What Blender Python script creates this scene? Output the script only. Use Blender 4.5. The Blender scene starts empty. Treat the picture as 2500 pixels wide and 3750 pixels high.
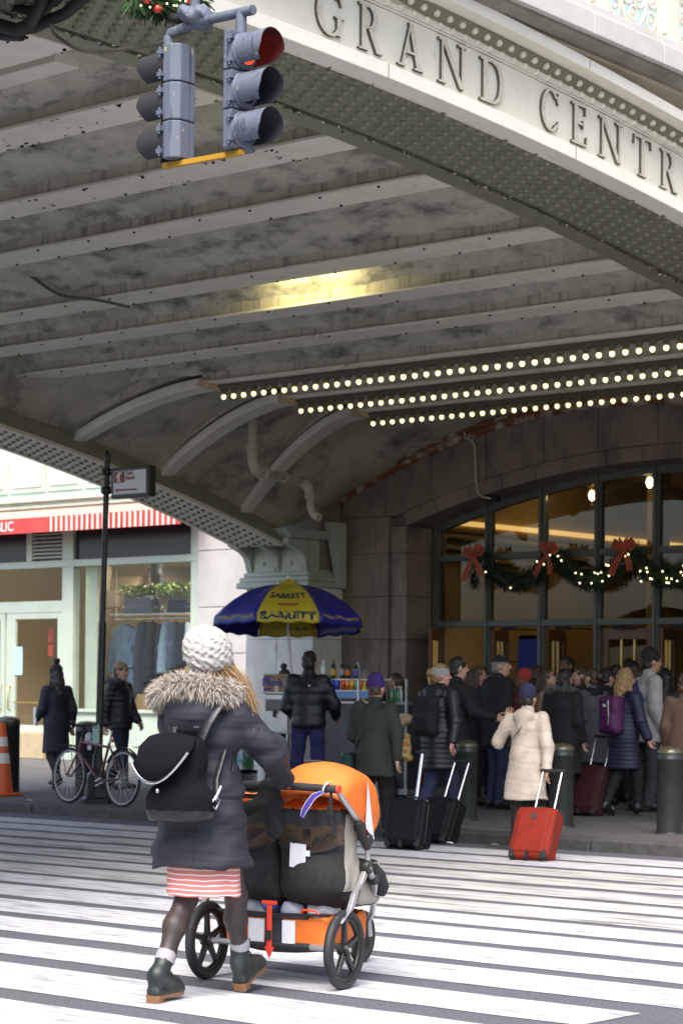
import bpy, bmesh, math, random
import numpy as np
from mathutils import Vector, Matrix
R = math.radians
SC = bpy.context.scene
COL = SC.collection
random.seed(7)
RNG = np.random.default_rng(11)

# ---------------------------------------------------------------- camera, sky, sun, exposure
FPX, THETA, ROLL, EYE = 8000.0, R(41), R(0.55), 1.55      # focal length in photo pixels, heading west of north
cam = bpy.data.cameras.new('camera')
cam.sensor_fit = 'VERTICAL'; cam.sensor_height = 22.3; cam.sensor_width = 14.9
cam.lens = FPX / 3750 * 22.3
cam.shift_y = 645 / 3750
cam.clip_start = 0.1; cam.clip_end = 2000
cam.dof.use_dof = True; cam.dof.focus_distance = 11.9; cam.dof.aperture_fstop = 3.5
camo = bpy.data.objects.new('camera', cam); COL.objects.link(camo)
camo.matrix_world = (Matrix.Translation((0, 0, EYE)) @ Matrix.Rotation(THETA, 4, 'Z')
                     @ Matrix.Rotation(R(90), 4, 'X') @ Matrix.Rotation(ROLL, 4, 'Z'))
SC.camera = camo

SUN_EL, SUN_AZ = R(56), R(150)        # azimuth clockwise from north
W = bpy.data.worlds.new('World'); SC.world = W; W.use_nodes = True
nt = W.node_tree; nt.nodes.clear()
sky = nt.nodes.new('ShaderNodeTexSky'); sky.sky_type = 'NISHITA'; sky.sun_disc = False
sky.sun_elevation = SUN_EL; sky.sun_rotation = SUN_AZ; sky.air_density = 1.0; sky.dust_density = 3.0; sky.ozone_density = 1.0
bgn = nt.nodes.new('ShaderNodeBackground'); bgn.inputs[1].default_value = 0.13
won = nt.nodes.new('ShaderNodeOutputWorld')
nt.links.new(sky.outputs[0], bgn.inputs[0]); nt.links.new(bgn.outputs[0], won.inputs[0])
sun = bpy.data.lights.new('sun', 'SUN'); sun.energy = 1.5; sun.angle = R(45); sun.color = (1, .95, .88)
suno = bpy.data.objects.new('sun', sun); COL.objects.link(suno)
_d = Vector((math.sin(SUN_AZ) * math.cos(SUN_EL), math.cos(SUN_AZ) * math.cos(SUN_EL), math.sin(SUN_EL)))
suno.rotation_euler = (-_d).to_track_quat('-Z', 'Y').to_euler()
SC.view_settings.view_transform = 'Standard'; SC.view_settings.look = 'None'
SC.view_settings.gamma = 1.0; SC.view_settings.use_curve_mapping = False
SC.view_settings.exposure = 1.6
SC.render.engine = 'CYCLES'
SC.cycles.use_denoising = True
SC.cycles.max_bounces = 8; SC.cycles.diffuse_bounces = 5; SC.cycles.glossy_bounces = 3
SC.cycles.transmission_bounces = 6; SC.cycles.transparent_max_bounces = 12
SC.cycles.sample_clamp_indirect = 4.0
SC.cycles.caustics_reflective = False; SC.cycles.caustics_refractive = False

# ---------------------------------------------------------------- where things stand: a sight line met with a plane of the place
_c, _s = math.cos(THETA), math.sin(THETA)
def _ray(px, py):
    dx, dy = px - 1250.0, 2520.0 - py
    a = dx * math.cos(ROLL) - dy * math.sin(ROLL); b = dx * math.sin(ROLL) + dy * math.cos(ROLL)
    u, v = a / FPX, b / FPX
    return (u * _c - _s, u * _s + _c, v)
def PX(px, py, X):
    r = _ray(px, py); z = X / r[0]; return Vector((X, z * r[1], EYE + z * r[2]))
def PY(px, py, Y):
    r = _ray(px, py); z = Y / r[1]; return Vector((z * r[0], Y, EYE + z * r[2]))
def PZ(px, py, Z=0.0):
    r = _ray(px, py); z = (Z - EYE) / r[2]; return Vector((z * r[0], z * r[1], Z))

# ---------------------------------------------------------------- materials
MATS = {}
def srgb(h):
    h = h.lstrip('#'); v = [int(h[i:i + 2], 16) / 255 for i in (0, 2, 4)]
    return tuple(x / 12.92 if x <= .04045 else ((x + .055) / 1.055) ** 2.4 for x in v)
def M(name, col, rough=.6, metal=0., col2=None, vs=4., lo=.35, hi=.65, detail=6., stretch=None, bump=0., bs=60., spec=.5,
      emit=None, es=0., rand=0., coat=0., sheen=0., dirt=None, ds=1.2, dlo=.5, dhi=.7, dstretch=None, rvar=0., sss=0.):
    if name in MATS: return MATS[name]
    m = bpy.data.materials.new(name); m.use_nodes = True; MATS[name] = m
    t = m.node_tree; n = t.nodes; b = n['Principled BSDF']; L = t.links.new
    if isinstance(col, str): col = srgb(col)
    if isinstance(col2, str): col2 = srgb(col2)
    if isinstance(dirt, str): dirt = srgb(dirt)
    b.inputs['Base Color'].default_value = (*col, 1); b.inputs['Roughness'].default_value = rough
    b.inputs['Metallic'].default_value = metal; b.inputs['Specular IOR Level'].default_value = spec
    if coat: b.inputs['Coat Weight'].default_value = coat; b.inputs['Coat Roughness'].default_value = .15
    if sheen: b.inputs['Sheen Weight'].default_value = sheen; b.inputs['Sheen Roughness'].default_value = .5
    if sss: b.inputs['Subsurface Weight'].default_value = sss; b.inputs['Subsurface Radius'].default_value = (.02, .008, .004)
    if emit:
        if isinstance(emit, str): emit = srgb(emit)
        b.inputs['Emission Color'].default_value = (*emit, 1); b.inputs['Emission Strength'].default_value = es
    geo = n.new('ShaderNodeNewGeometry')
    def noise(scale, det, st=None, rg=.6):
        x = n.new('ShaderNodeTexNoise'); x.inputs['Scale'].default_value = scale; x.inputs['Detail'].default_value = det
        x.inputs['Roughness'].default_value = rg
        if st:
            mp = n.new('ShaderNodeMapping'); mp.inputs['Scale'].default_value = st
            L(geo.outputs['Position'], mp.inputs[0]); L(mp.outputs[0], x.inputs['Vector'])
        else: L(geo.outputs['Position'], x.inputs['Vector'])
        return x
    def ramp(src, lo, hi):
        r = n.new('ShaderNodeMapRange'); r.inputs['From Min'].default_value = lo; r.inputs['From Max'].default_value = hi
        L(src, r.inputs['Value']); return r.outputs[0]
    def mix(fac, a, bcol):
        x = n.new('ShaderNodeMix'); x.data_type = 'RGBA'
        for sock, v in ((x.inputs[0], fac), (x.inputs[6], a), (x.inputs[7], bcol)):
            if isinstance(v, tuple): sock.default_value = (*v, 1)
            elif isinstance(v, float): sock.default_value = v
            else: L(v, sock)
        return x.outputs[2]
    cur = tuple(col)
    if col2 is not None:
        cur = mix(ramp(noise(vs, detail, stretch).outputs[0], lo, hi), cur, tuple(col2))
    if dirt is not None:
        cur = mix(ramp(noise(ds, 8., dstretch, .68).outputs[0], dlo, dhi), cur, tuple(dirt))
    if rand:
        oi = n.new('ShaderNodeObjectInfo'); h = n.new('ShaderNodeHueSaturation')
        mr = n.new('ShaderNodeMapRange'); mr.inputs['To Min'].default_value = 1 - rand; mr.inputs['To Max'].default_value = 1 + rand
        L(oi.outputs['Random'], mr.inputs['Value']); L(mr.outputs[0], h.inputs['Value'])
        if isinstance(cur, tuple): h.inputs['Color'].default_value = (*cur, 1)
        else: L(cur, h.inputs['Color'])
        cur = h.outputs[0]
    if not isinstance(cur, tuple): L(cur, b.inputs['Base Color'])
    if rvar:
        rr = n.new('ShaderNodeMapRange'); rr.inputs['To Min'].default_value = max(0, rough - rvar); rr.inputs['To Max'].default_value = min(1, rough + rvar)
        L(noise(vs * 2, 4.).outputs[0], rr.inputs['Value']); L(rr.outputs[0], b.inputs['Roughness'])
    if bump:
        bp = n.new('ShaderNodeBump'); bp.inputs['Strength'].default_value = bump; bp.inputs['Distance'].default_value = .02
        L(noise(bs, 5.).outputs[0], bp.inputs['Height']); L(bp.outputs[0], b.inputs['Normal'])
    return m
def glass_mat(name, tint=(1, 1, 1), refl=1.0, rough=.01, base=.04):
    m = bpy.data.materials.new(name); m.use_nodes = True; MATS[name] = m
    t = m.node_tree; n = t.nodes; L = t.links.new
    for x in list(n):
        if x.type != 'OUTPUT_MATERIAL': n.remove(x)
    tr = n.new('ShaderNodeBsdfTransparent'); tr.inputs[0].default_value = (*tint, 1)
    gl = n.new('ShaderNodeBsdfGlossy'); gl.inputs['Roughness'].default_value = rough
    lw = n.new('ShaderNodeLayerWeight'); lw.inputs[0].default_value = .5
    fr = n.new('ShaderNodeMath'); fr.operation = 'POWER'; fr.inputs[1].default_value = 4.0; L(lw.outputs['Facing'], fr.inputs[0])
    mu = n.new('ShaderNodeMath'); mu.operation = 'MULTIPLY_ADD'; mu.inputs[1].default_value = .9 * refl; mu.inputs[2].default_value = base
    mx = n.new('ShaderNodeMixShader')
    L(fr.outputs[0], mu.inputs[0]); L(mu.outputs[0], mx.inputs[0]); L(tr.outputs[0], mx.inputs[1]); L(gl.outputs[0], mx.inputs[2])
    L(mx.outputs[0], n['Material Output'].inputs[0]); return m

# ---------------------------------------------------------------- objects
def tag(o, label=None, cat=None, group=None, kind=None):
    if label: o['label'] = label
    if cat: o['category'] = cat
    if group: o['group'] = group
    if kind: o['kind'] = kind
    return o
def thing(name, label, cat, loc=(0, 0, 0), rz=0., group=None, rx=0., ry=0.):
    o = bpy.data.objects.new(name, None); COL.objects.link(o); o.empty_display_size = .1
    o.location = loc; o.rotation_euler = (rx, ry, rz)
    return tag(o, label, cat, group)
def link(name, me, parent=None, loc=None, rot=None, bevel=0., seg=2):
    o = bpy.data.objects.new(name, me); COL.objects.link(o)
    if parent: o.parent = parent
    if loc is not None: o.location = loc
    if rot is not None: o.rotation_euler = rot
    if bevel:
        b = o.modifiers.new('bevel', 'BEVEL'); b.width = bevel; b.segments = seg; b.limit_method = 'ANGLE'; b.angle_limit = R(40)
    return o
def copy_tree(o, parent=None):
    c = o.copy(); COL.objects.link(c); c.parent = parent
    for ch in list(o.children): copy_tree(ch, c)
    return c

class B:
    """collects shapes and links them as one mesh object"""
    def __init__(self): self.v = []; self.f = []; self.mi = []; self.sm = []; self.m = 0; self.T = None
    def _add(self, vs, fs, smooth=False):
        o = len(self.v)
        if self.T is not None: vs = [self.T @ Vector(p) for p in vs]
        self.v += [tuple(p) for p in vs]
        for f in fs: self.f.append([i + o for i in f]); self.mi.append(self.m); self.sm.append(smooth)
        return self
    def box(self, x0, x1, y0, y1, z0, z1):
        v = [(x, y, z) for x in (x0, x1) for y in (y0, y1) for z in (z0, z1)]
        return self._add(v, [(0, 1, 3, 2), (4, 6, 7, 5), (0, 4, 5, 1), (2, 3, 7, 6), (0, 2, 6, 4), (1, 5, 7, 3)])
    def hexa(self, p):      # eight corners: bottom four (ccw from above), top four
        return self._add(p, [(3, 2, 1, 0), (4, 5, 6, 7), (0, 1, 5, 4), (1, 2, 6, 5), (2, 3, 7, 6), (3, 0, 4, 7)])
    def beam(self, a, b, w, h, up=(0, 0, 1)):
        a, b = Vector(a), Vector(b); d = (b - a).normalized(); s = d.cross(Vector(up))
        if s.length < 1e-4: s = d.cross(Vector((1, 0, 0)))
        s.normalize(); u = s.cross(d); s *= w / 2; u *= h / 2
        return self._add([a - s - u, a + s - u, a + s + u, a - s + u, b - s - u, b + s - u, b + s + u, b - s + u],
                         [(0, 1, 2, 3), (7, 6, 5, 4), (0, 4, 5, 1), (1, 5, 6, 2), (2, 6, 7, 3), (3, 7, 4, 0)])
    def tube(self, path, r, n=8, caps=True, smooth=True, flat=1.0, up=None, closed=False):
        P = [Vector(p) for p in path]; k = len(P); rr = r if isinstance(r, (list, tuple)) else [r] * k
        vs = []; ref = Vector(up) if up else None
        for i, p in enumerate(P):
            if closed: d = P[(i + 1) % k] - P[i - 1]
            else: d = P[min(i + 1, k - 1)] - P[max(i - 1, 0)]
            d.normalize()
            if ref is None:
                ref = Vector((0, 0, 1)) if abs(d.z) < .9 else Vector((1, 0, 0))
            s = d.cross(ref)
            if s.length < 1e-5: s = d.orthogonal()
            s.normalize(); u = s.cross(d); u.normalize()
            if up is None: ref = u
            for j in range(n):
                a = 2 * math.pi * j / n
                vs.append(p + s * (math.cos(a) * rr[i]) + u * (math.sin(a) * rr[i] * flat))
        fs = []
        for i in range(k if closed else k - 1):
            for j in range(n):
                a = i * n + j; b_ = i * n + (j + 1) % n; i2 = (i + 1) % k
                fs.append((a, b_, i2 * n + (j + 1) % n, i2 * n + j))
        self._add(vs, fs, smooth)
        if caps and not closed:
            self._add(vs[:n], [tuple(range(n - 1, -1, -1))]); self._add(vs[-n:], [tuple(range(n))])
        return self
    def cyl(self, a, b, r0, r1=None, n=12, caps=True, smooth=True):
        return self.tube([a, b], [r0, r0 if r1 is None else r1], n, caps, smooth)
    def lathe(self, prof, c=(0, 0, 0), n=16, axis='z', smooth=True, caps=True):
        c = Vector(c); vs = []
        def pt(r, h, a):
            x, y = r * math.cos(a), r * math.sin(a)
            return c + Vector({'z': (x, y, h), 'x': (h, x, y), 'y': (y, h, x)}[axis])
        for r, h in prof:
            for j in range(n): vs.append(pt(r, h, 2 * math.pi * j / n))
        fs = [(i * n + j, i * n + (j + 1) % n, (i + 1) * n + (j + 1) % n, (i + 1) * n + j) for i in range(len(prof) - 1) for j in range(n)]
        self._add(vs, fs, smooth)
        if caps:
            self._add(vs[:n], [tuple(range(n - 1, -1, -1))]); self._add(vs[-n:], [tuple(range(n))])
        return self
    def ball(self, c, r, s=(1, 1, 1), n=12, m=8, half=False):
        c = Vector(c); prof = []
        for i in range(m + 1):
            t = (-math.pi / 2 if not half else 0) + (math.pi if not half else math.pi / 2) * i / m
            prof.append((max(r * math.cos(t), 1e-4), r * math.sin(t)))
        vs = [c + Vector((q * math.cos(2 * math.pi * j / n) * s[0], q * math.sin(2 * math.pi * j / n) * s[1], h * s[2])) for q, h in prof for j in range(n)]
        fs = [(i * n + j, i * n + (j + 1) % n, (i + 1) * n + (j + 1) % n, (i + 1) * n + j) for i in range(m) for j in range(n)]
        return self._add(vs, fs, True)
    def prism(self, poly, fn0, fn1):    # 2-d polygon, carried to 3-d twice
        k = len(poly); vs = [fn0(*p) for p in poly] + [fn1(*p) for p in poly]
        return self._add(vs, [tuple(range(k - 1, -1, -1)), tuple(range(k, 2 * k))] + [(i, (i + 1) % k, k + (i + 1) % k, k + i) for i in range(k)])
    def strip(self, secs, smooth=False, closed=False, caps=False):   # cross-sections of equal length
        n = len(secs[0]); vs = [p for s_ in secs for p in s_]; fs = []
        for i in range(len(secs) - 1):
            for j in range(n if closed else n - 1):
                fs.append((i * n + j, i * n + (j + 1) % n, (i + 1) * n + (j + 1) % n, (i + 1) * n + j))
        self._add(vs, fs, smooth)
        if caps: self._add(secs[0], [tuple(range(n - 1, -1, -1))]); self._add(secs[-1], [tuple(range(n))])
        return self
    def mesh(self, name, mats):
        me = bpy.data.meshes.new(name); me.from_pydata(self.v, [], self.f)
        for m in (mats if isinstance(mats, (list, tuple)) else [mats]): me.materials.append(m)
        me.polygons.foreach_set('material_index', self.mi); me.polygons.foreach_set('use_smooth', self.sm); me.update()
        bm = bmesh.new(); bm.from_mesh(me); bmesh.ops.recalc_face_normals(bm, faces=bm.faces); bm.to_mesh(me); bm.free()
        return me
    def obj(self, name, mats, parent=None, bevel=0., loc=None, rot=None, seg=2):
        return link(name, self.mesh(name, mats), parent, loc, rot, bevel, seg)

def text_mesh(s, size, ext=.002, off=0., spacing=1., shear=0.):
    cu = bpy.data.curves.new('lettering', 'FONT'); cu.body = s; cu.size = size; cu.extrude = ext; cu.offset = off
    cu.space_character = spacing; cu.shear = shear; cu.align_x = 'CENTER'; cu.align_y = 'CENTER'; cu.resolution_u = 3
    o = bpy.data.objects.new('lettering', cu); COL.objects.link(o)
    dg = bpy.context.evaluated_depsgraph_get(); me = bpy.data.meshes.new_from_object(o.evaluated_get(dg))
    bpy.data.objects.remove(o); bpy.data.curves.remove(cu); return me
def text(s, size, mat, parent, mw, name='lettering', off=0., ext=.002, spacing=1., warp=None):
    me = text_mesh(s, size, ext, off, spacing)
    if warp:
        for v in me.vertices: v.co = warp(v.co)
    me.materials.clear(); me.materials.append(mat)
    o = bpy.data.objects.new(name, me); COL.objects.link(o); o.parent = parent
    if mw is not None: o.matrix_local = mw
    return o

# ---------------------------------------------------------------- soft organic shapes: a distance field meshed with surface nets
class Sdf:
    def __init__(self, lo, hi, h):
        self.lo = np.array(lo, float); self.h = h
        self.n = np.ceil((np.array(hi) - self.lo) / h).astype(int) + 1
        self.a = np.full(self.n, 1.0, np.float32)
        self.ax = [self.lo[i] + h * np.arange(self.n[i]) for i in range(3)]
    def _sl(self, lo, hi):
        i0 = np.maximum(np.floor((np.array(lo) - self.lo) / self.h).astype(int), 0)
        i1 = np.minimum(np.ceil((np.array(hi) - self.lo) / self.h).astype(int) + 1, self.n)
        if (i1 <= i0).any(): return None, None
        sl = tuple(slice(a, b) for a, b in zip(i0, i1))
        return sl, np.meshgrid(*[self.ax[i][sl[i]] for i in range(3)], indexing='ij', sparse=True)
    def _join(self, sl, d, k, op='u'):
        a = self.a[sl]
        if op == 'u':
            if k <= 0: self.a[sl] = np.minimum(a, d); return
            h = np.clip(.5 + .5 * (a - d) / k, 0, 1); self.a[sl] = a * (1 - h) + d * h - k * h * (1 - h)
        elif op == 'd':
            if k <= 0: self.a[sl] = np.maximum(a, -d); return
            h = np.clip(.5 - .5 * (a + d) / k, 0, 1); self.a[sl] = a * (1 - h) - d * h + k * h * (1 - h)
    def cone(self, a, b, ra, rb=None, k=.02, op='u', fl=(1, 1, 1)):
        rb = ra if rb is None else rb
        a, b = np.array(a, float), np.array(b, float); m = max(ra, rb) + k + 3 * self.h
        fl = np.array(fl, float)
        sl, P = self._sl(np.minimum(a, b) - m * fl, np.maximum(a, b) + m * fl)
        if sl is None: return self
        ab = (b - a) / fl; q = max(float(ab @ ab), 1e-9)
        px, py, pz = [(P[i] - a[i]) / fl[i] for i in range(3)]
        t = np.clip((px * ab[0] + py * ab[1] + pz * ab[2]) / q, 0, 1)
        d = np.sqrt((px - t * ab[0]) ** 2 + (py - t * ab[1]) ** 2 + (pz - t * ab[2]) ** 2) - (ra + t * (rb - ra))
        self._join(sl, (d * min(fl)).astype(np.float32), k, op); return self
    def chain(self, pts, rs, k=.02, op='u', fl=(1, 1, 1)):
        for i in range(len(pts) - 1): self.cone(pts[i], pts[i + 1], rs[i], rs[i + 1], k, op, fl)
        return self
    def ell(self, c, r, k=.02, op='u', rot=None):
        c = np.array(c, float); r = np.array(r, float); m = max(r) + k + 3 * self.h
        sl, P = self._sl(c - m, c + m)
        if sl is None: return self
        p = [P[i] - c[i] for i in range(3)]
        if rot is not None:
            Mt = np.array(rot.to_3x3().transposed()) if hasattr(rot, 'to_3x3') else rot
            p = [Mt[i][0] * p[0] + Mt[i][1] * p[1] + Mt[i][2] * p[2] for i in range(3)]
        k0 = np.sqrt(sum((p[i] / r[i]) ** 2 for i in range(3))); k1 = np.sqrt(sum((p[i] / r[i] ** 2) ** 2 for i in range(3))) + 1e-6
        self._join(sl, (k0 * (k0 - 1) / k1).astype(np.float32), k, op); return self
    def box(self, c, hs, r=.02, k=.01, op='u', rot=None):
        c = np.array(c, float); hs = np.array(hs, float); m = float(np.linalg.norm(hs)) + r + k + 3 * self.h
        sl, P = self._sl(c - m, c + m)
        if sl is None: return self
        p = [P[i] - c[i] for i in range(3)]
        if rot is not None:
            Mt = np.array(rot.to_3x3().transposed())
            p = [Mt[i][0] * p[0] + Mt[i][1] * p[1] + Mt[i][2] * p[2] for i in range(3)]
        q = [np.abs(p[i]) - (hs[i] - r) for i in range(3)]
        d = np.sqrt(np.maximum(q[0], 0) ** 2 + np.maximum(q[1], 0) ** 2 + np.maximum(q[2], 0) ** 2) + np.minimum(np.maximum(np.maximum(q[0], q[1]), q[2]), 0) - r
        self._join(sl, d.astype(np.float32), k, op); return self
    def grid(self): return np.meshgrid(*self.ax, indexing='ij', sparse=True)
    def disp(self, fn): X, Y, Z = self.grid(); self.a += fn(X, Y, Z).astype(np.float32); return self
    def above(self, z, k=.0):      # keep what lies above z
        Z = self.grid()[2]; self.a = np.maximum(self.a, z - Z).astype(np.float32); return self
    def below(self, z): Z = self.grid()[2]; self.a = np.maximum(self.a, Z - z).astype(np.float32); return self
    def keep(self, fn): X, Y, Z = self.grid(); self.a = np.maximum(self.a, fn(X, Y, Z)).astype(np.float32); return self
    def mesh(self, name, mats, matfn=None):
        a = np.pad(self.a, 1, constant_values=1.0); lo = self.lo - self.h; h = self.h
        s = a < 0
        cs = [s[i:s.shape[0] - 1 + i, j:s.shape[1] - 1 + j, k:s.shape[2] - 1 + k] for i in (0, 1) for j in (0, 1) for k in (0, 1)]
        cnt = sum(c.astype(np.uint8) for c in cs); mixed = (cnt > 0) & (cnt < 8)
        I = np.argwhere(mixed); idx = np.full(mixed.shape, -1, np.int64); idx[tuple(I.T)] = np.arange(len(I))
        val = {(i, j, k): a[I[:, 0] + i, I[:, 1] + j, I[:, 2] + k] for i in (0, 1) for j in (0, 1) for k in (0, 1)}
        acc = np.zeros((len(I), 3)); num = np.zeros(len(I))
        for c0 in val:
            for ax in range(3):
                if c0[ax]: continue
                c1 = list(c0); c1[ax] = 1; c1 = tuple(c1)
                v0, v1 = val[c0], val[c1]; cr = (v0 < 0) != (v1 < 0)
                t = np.where(cr, v0 / np.where(cr, v0 - v1, 1), 0)
                p = np.tile(np.array(c0, float), (len(I), 1)); p[:, ax] = t
                acc[cr] += p[cr]; num[cr] += 1
        V = lo + h * (I + acc / np.maximum(num, 1)[:, None])
        Q = []
        for ax in range(3):
            s0 = np.take(s, range(s.shape[ax] - 1), ax); s1 = np.take(s, range(1, s.shape[ax]), ax)
            E = np.argwhere(s0 != s1); o1, o2 = [(1, 2), (2, 0), (0, 1)][ax]
            E = E[(E[:, o1] > 0) & (E[:, o2] > 0)]
            E = E[(E[:, o1] < idx.shape[o1]) & (E[:, o2] < idx.shape[o2])]
            def g(d1, d2):
                e = E.copy(); e[:, o1] -= d1; e[:, o2] -= d2; return idx[e[:, 0], e[:, 1], e[:, 2]]
            q = np.stack([g(1, 1), g(0, 1), g(0, 0), g(1, 0)], 1)
            fl = ~s[E[:, 0], E[:, 1], E[:, 2]]; q[fl] = q[fl][:, ::-1]; Q.append(q)
        Q = np.concatenate(Q); Q = Q[(Q >= 0).all(1)]
        me = bpy.data.meshes.new(name); me.vertices.add(len(V)); me.vertices.foreach_set('co', V.astype(np.float32).ravel())
        me.loops.add(len(Q) * 4); me.loops.foreach_set('vertex_index', Q.ravel().astype(np.int32))
        me.polygons.add(len(Q)); me.polygons.foreach_set('loop_start', np.arange(0, len(Q) * 4, 4, dtype=np.int32))
        me.polygons.foreach_set('loop_total', np.full(len(Q), 4, np.int32))
        for m in (mats if isinstance(mats, (list, tuple)) else [mats]): me.materials.append(m)
        if matfn is not None:
            C = V[Q].mean(1); me.polygons.foreach_set('material_index', matfn(C).astype(np.int32))
        me.polygons.foreach_set('use_smooth', np.ones(len(Q), bool)); me.update(calc_edges=True); return me
    def obj(self, name, mats, parent=None, matfn=None): return link(name, self.mesh(name, mats, matfn), parent)
def wrinkle(amp, f=14., seed=0, st=(1, 1, 1.6)):
    r = np.random.default_rng(seed); D = r.normal(size=(5, 3)); D /= np.linalg.norm(D, axis=1)[:, None]; ph = r.uniform(0, 6, 5)
    def fn(X, Y, Z):
        X, Y, Z = X * st[0], Y * st[1], Z * st[2]
        w = np.sin(f * .6 * (D[0][0] * X + D[0][1] * Y + D[0][2] * Z) + ph[0]) * 1.5
        a = np.sin(f * (D[1][0] * X + D[1][1] * Y + D[1][2] * Z) + w + ph[1])
        b = np.sin(f * 1.9 * (D[2][0] * X + D[2][1] * Y + D[2][2] * Z) + w * 1.4 + ph[2])
        c = np.sin(f * 3.3 * (D[3][0] * X + D[3][1] * Y + D[3][2] * Z) + w * 2 + ph[3])
        return amp * (a + .6 * b + .3 * c)
    return fn
def quilt(amp, pitch, z0=0.): return lambda X, Y, Z: -amp * np.abs(np.sin(np.pi * (Z - z0) / pitch)) + 0 * X + 0 * Y

# ================================================================ the setting: road, markings, kerb, pavement
KERB_Y, PAVE = 17.45, .12
m_asph = M('asphalt', (.11, .11, .13), .9, col2=(.2, .2, .235), vs=60., lo=.4, hi=.62, bump=.9, bs=190., dirt=(.16, .155, .15), ds=.5, dlo=.5, dhi=.75)
road = tag(B()._add([(-90, -60, 0), (70, -60, 0), (70, KERB_Y + .1, 0), (-90, KERB_Y + .1, 0)], [(0, 1, 2, 3)]).obj('road', m_asph), kind='structure')
m_paint = M('road_paint', (.64, .645, .665), .8, col2=(.44, .44, .465), vs=5., stretch=(.6, 5, 1), detail=9., dirt=(.17, .17, .185), ds=7., dlo=.505, dhi=.68, dstretch=(.35, 2.2, 1), bump=.35, bs=190.)
m_paint_w = M('road_paint_worn', (.6, .59, .57), .8, col2=(.36, .35, .34), vs=2., stretch=(.7, 6, 1), dirt=(.1, .1, .1), ds=3., dlo=.5, dhi=.66, dstretch=(.35, 3, 1), bump=.2, bs=160.)
gaps = [(4.6, 4.85), (5.4, 5.64), (6.2, 6.45), (7.03, 7.28), (7.99, 8.26), (8.78, 9.05), (9.635, 9.835), (10.44, 10.63), (11.23, 11.39), (11.91, 12.07),
        (12.66, 12.81), (13.3, 13.45), (14.0, 14.2), (14.75, 14.93), (15.5, 15.68), (16.28, 16.44), (17.02, 17.2)]
rs = random.Random(3)
for k in range(len(gaps) - 1):
    ya, yb = gaps[k][1], gaps[k + 1][0]; x0, x1 = -30 + rs.uniform(-.3, .3), (-5.75 if ya < 9 else -4.6) + rs.uniform(-.04, .04)
    n = 60; st = B(); sl = lambda x: .026 * (x + 9)
    lo = [(x0 + (x1 - x0) * i / n, ya + sl(x0 + (x1 - x0) * i / n) + rs.uniform(-.008, .008), .004) for i in range(n + 1)]
    hi = [(x0 + (x1 - x0) * i / n, min(yb + sl(x0 + (x1 - x0) * i / n) + rs.uniform(-.008, .008), KERB_Y - .05), .004) for i in range(n + 1)]
    st.strip([lo, hi]).obj('crosswalk_stripe', m_paint_w if 11.6 < ya < 15.2 else m_paint, road)
# pavement north of the street and the granite kerb in front of it
m_pave = M('pavement_concrete', (.12, .116, .114), .9, col2=(.085, .082, .08), vs=3., bump=.3, bs=90., dirt=(.12, .115, .11), ds=1.5, dlo=.55, dhi=.75)
pav = tag(thing('pavement', None, None), kind='structure')
bb = B().box(-90, 40, KERB_Y + .30, 60, -.1, PAVE - .012).obj('pavement_bed', M('pavement_joint', (.07, .068, .065), .95), pav)
sx = 1.5
slab = B().box(.006, sx - .006, .006, sx - .006, 0, .012).mesh('paving_slab', m_pave)
rs = random.Random(5)
for i in range(26):
    for j in range(7):
        X, Y_ = -42 + i * sx, KERB_Y + .3 + j * sx
        if Y_ > 25.4 and X > -23: continue
        if X > -9: continue
        o = link('paving_slab', slab, pav, (X, Y_, PAVE - .012 + rs.uniform(0, .002)))
m_kerb = M('kerb_granite', (.1, .097, .095), .85, col2=(.06, .058, .056), vs=9., bump=.4, bs=70., dirt=(.05, .048, .045), ds=2., dlo=.5, dhi=.72, rand=.12)
krb = tag(thing('kerb', None, None), kind='structure')
kx = -42.
while kx < -4:
    ln = rs.uniform(1.5, 2.2); q = B()
    q.box(kx + .006, kx + ln - .006, KERB_Y, KERB_Y + .29, -.05, PAVE + rs.uniform(-.003, .006))
    q.obj('kerb_stone', m_kerb, krb, bevel=.022); kx += ln
# puddle-dark gutter litter
m_lit = M('litter_paper', (.7, .7, .68), .8)
for i, (px, py) in enumerate(((1810, 3100), (1850, 3082), (1640, 3092), (110, 2936))):
    p = PZ(px, py, .0 if i != 3 else PAVE); b = B(); r = random.Random(i)
    pts = [(p.x + .06 * math.cos(a) * r.uniform(.6, 1.3), p.y + .04 * math.sin(a) * r.uniform(.6, 1.3), p.z + .008 + r.uniform(0, .02)) for a in (0, .9, 1.9, 2.8, 3.9, 5.1)]
    b._add(pts + [(p.x, p.y, p.z + .03)], [(j, (j + 1) % 6, 6) for j in range(6)])
    tag(b.obj('paper_scrap', m_lit), ['small white paper scrap in the gutter beside the red suitcase', 'white scrap on the kerb just behind the red suitcase', 'pale scrap in the gutter left of the white coated woman', 'crumpled white scrap on the pavement beside the traffic cone'][i], 'litter', 'scraps of paper on the ground')

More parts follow.
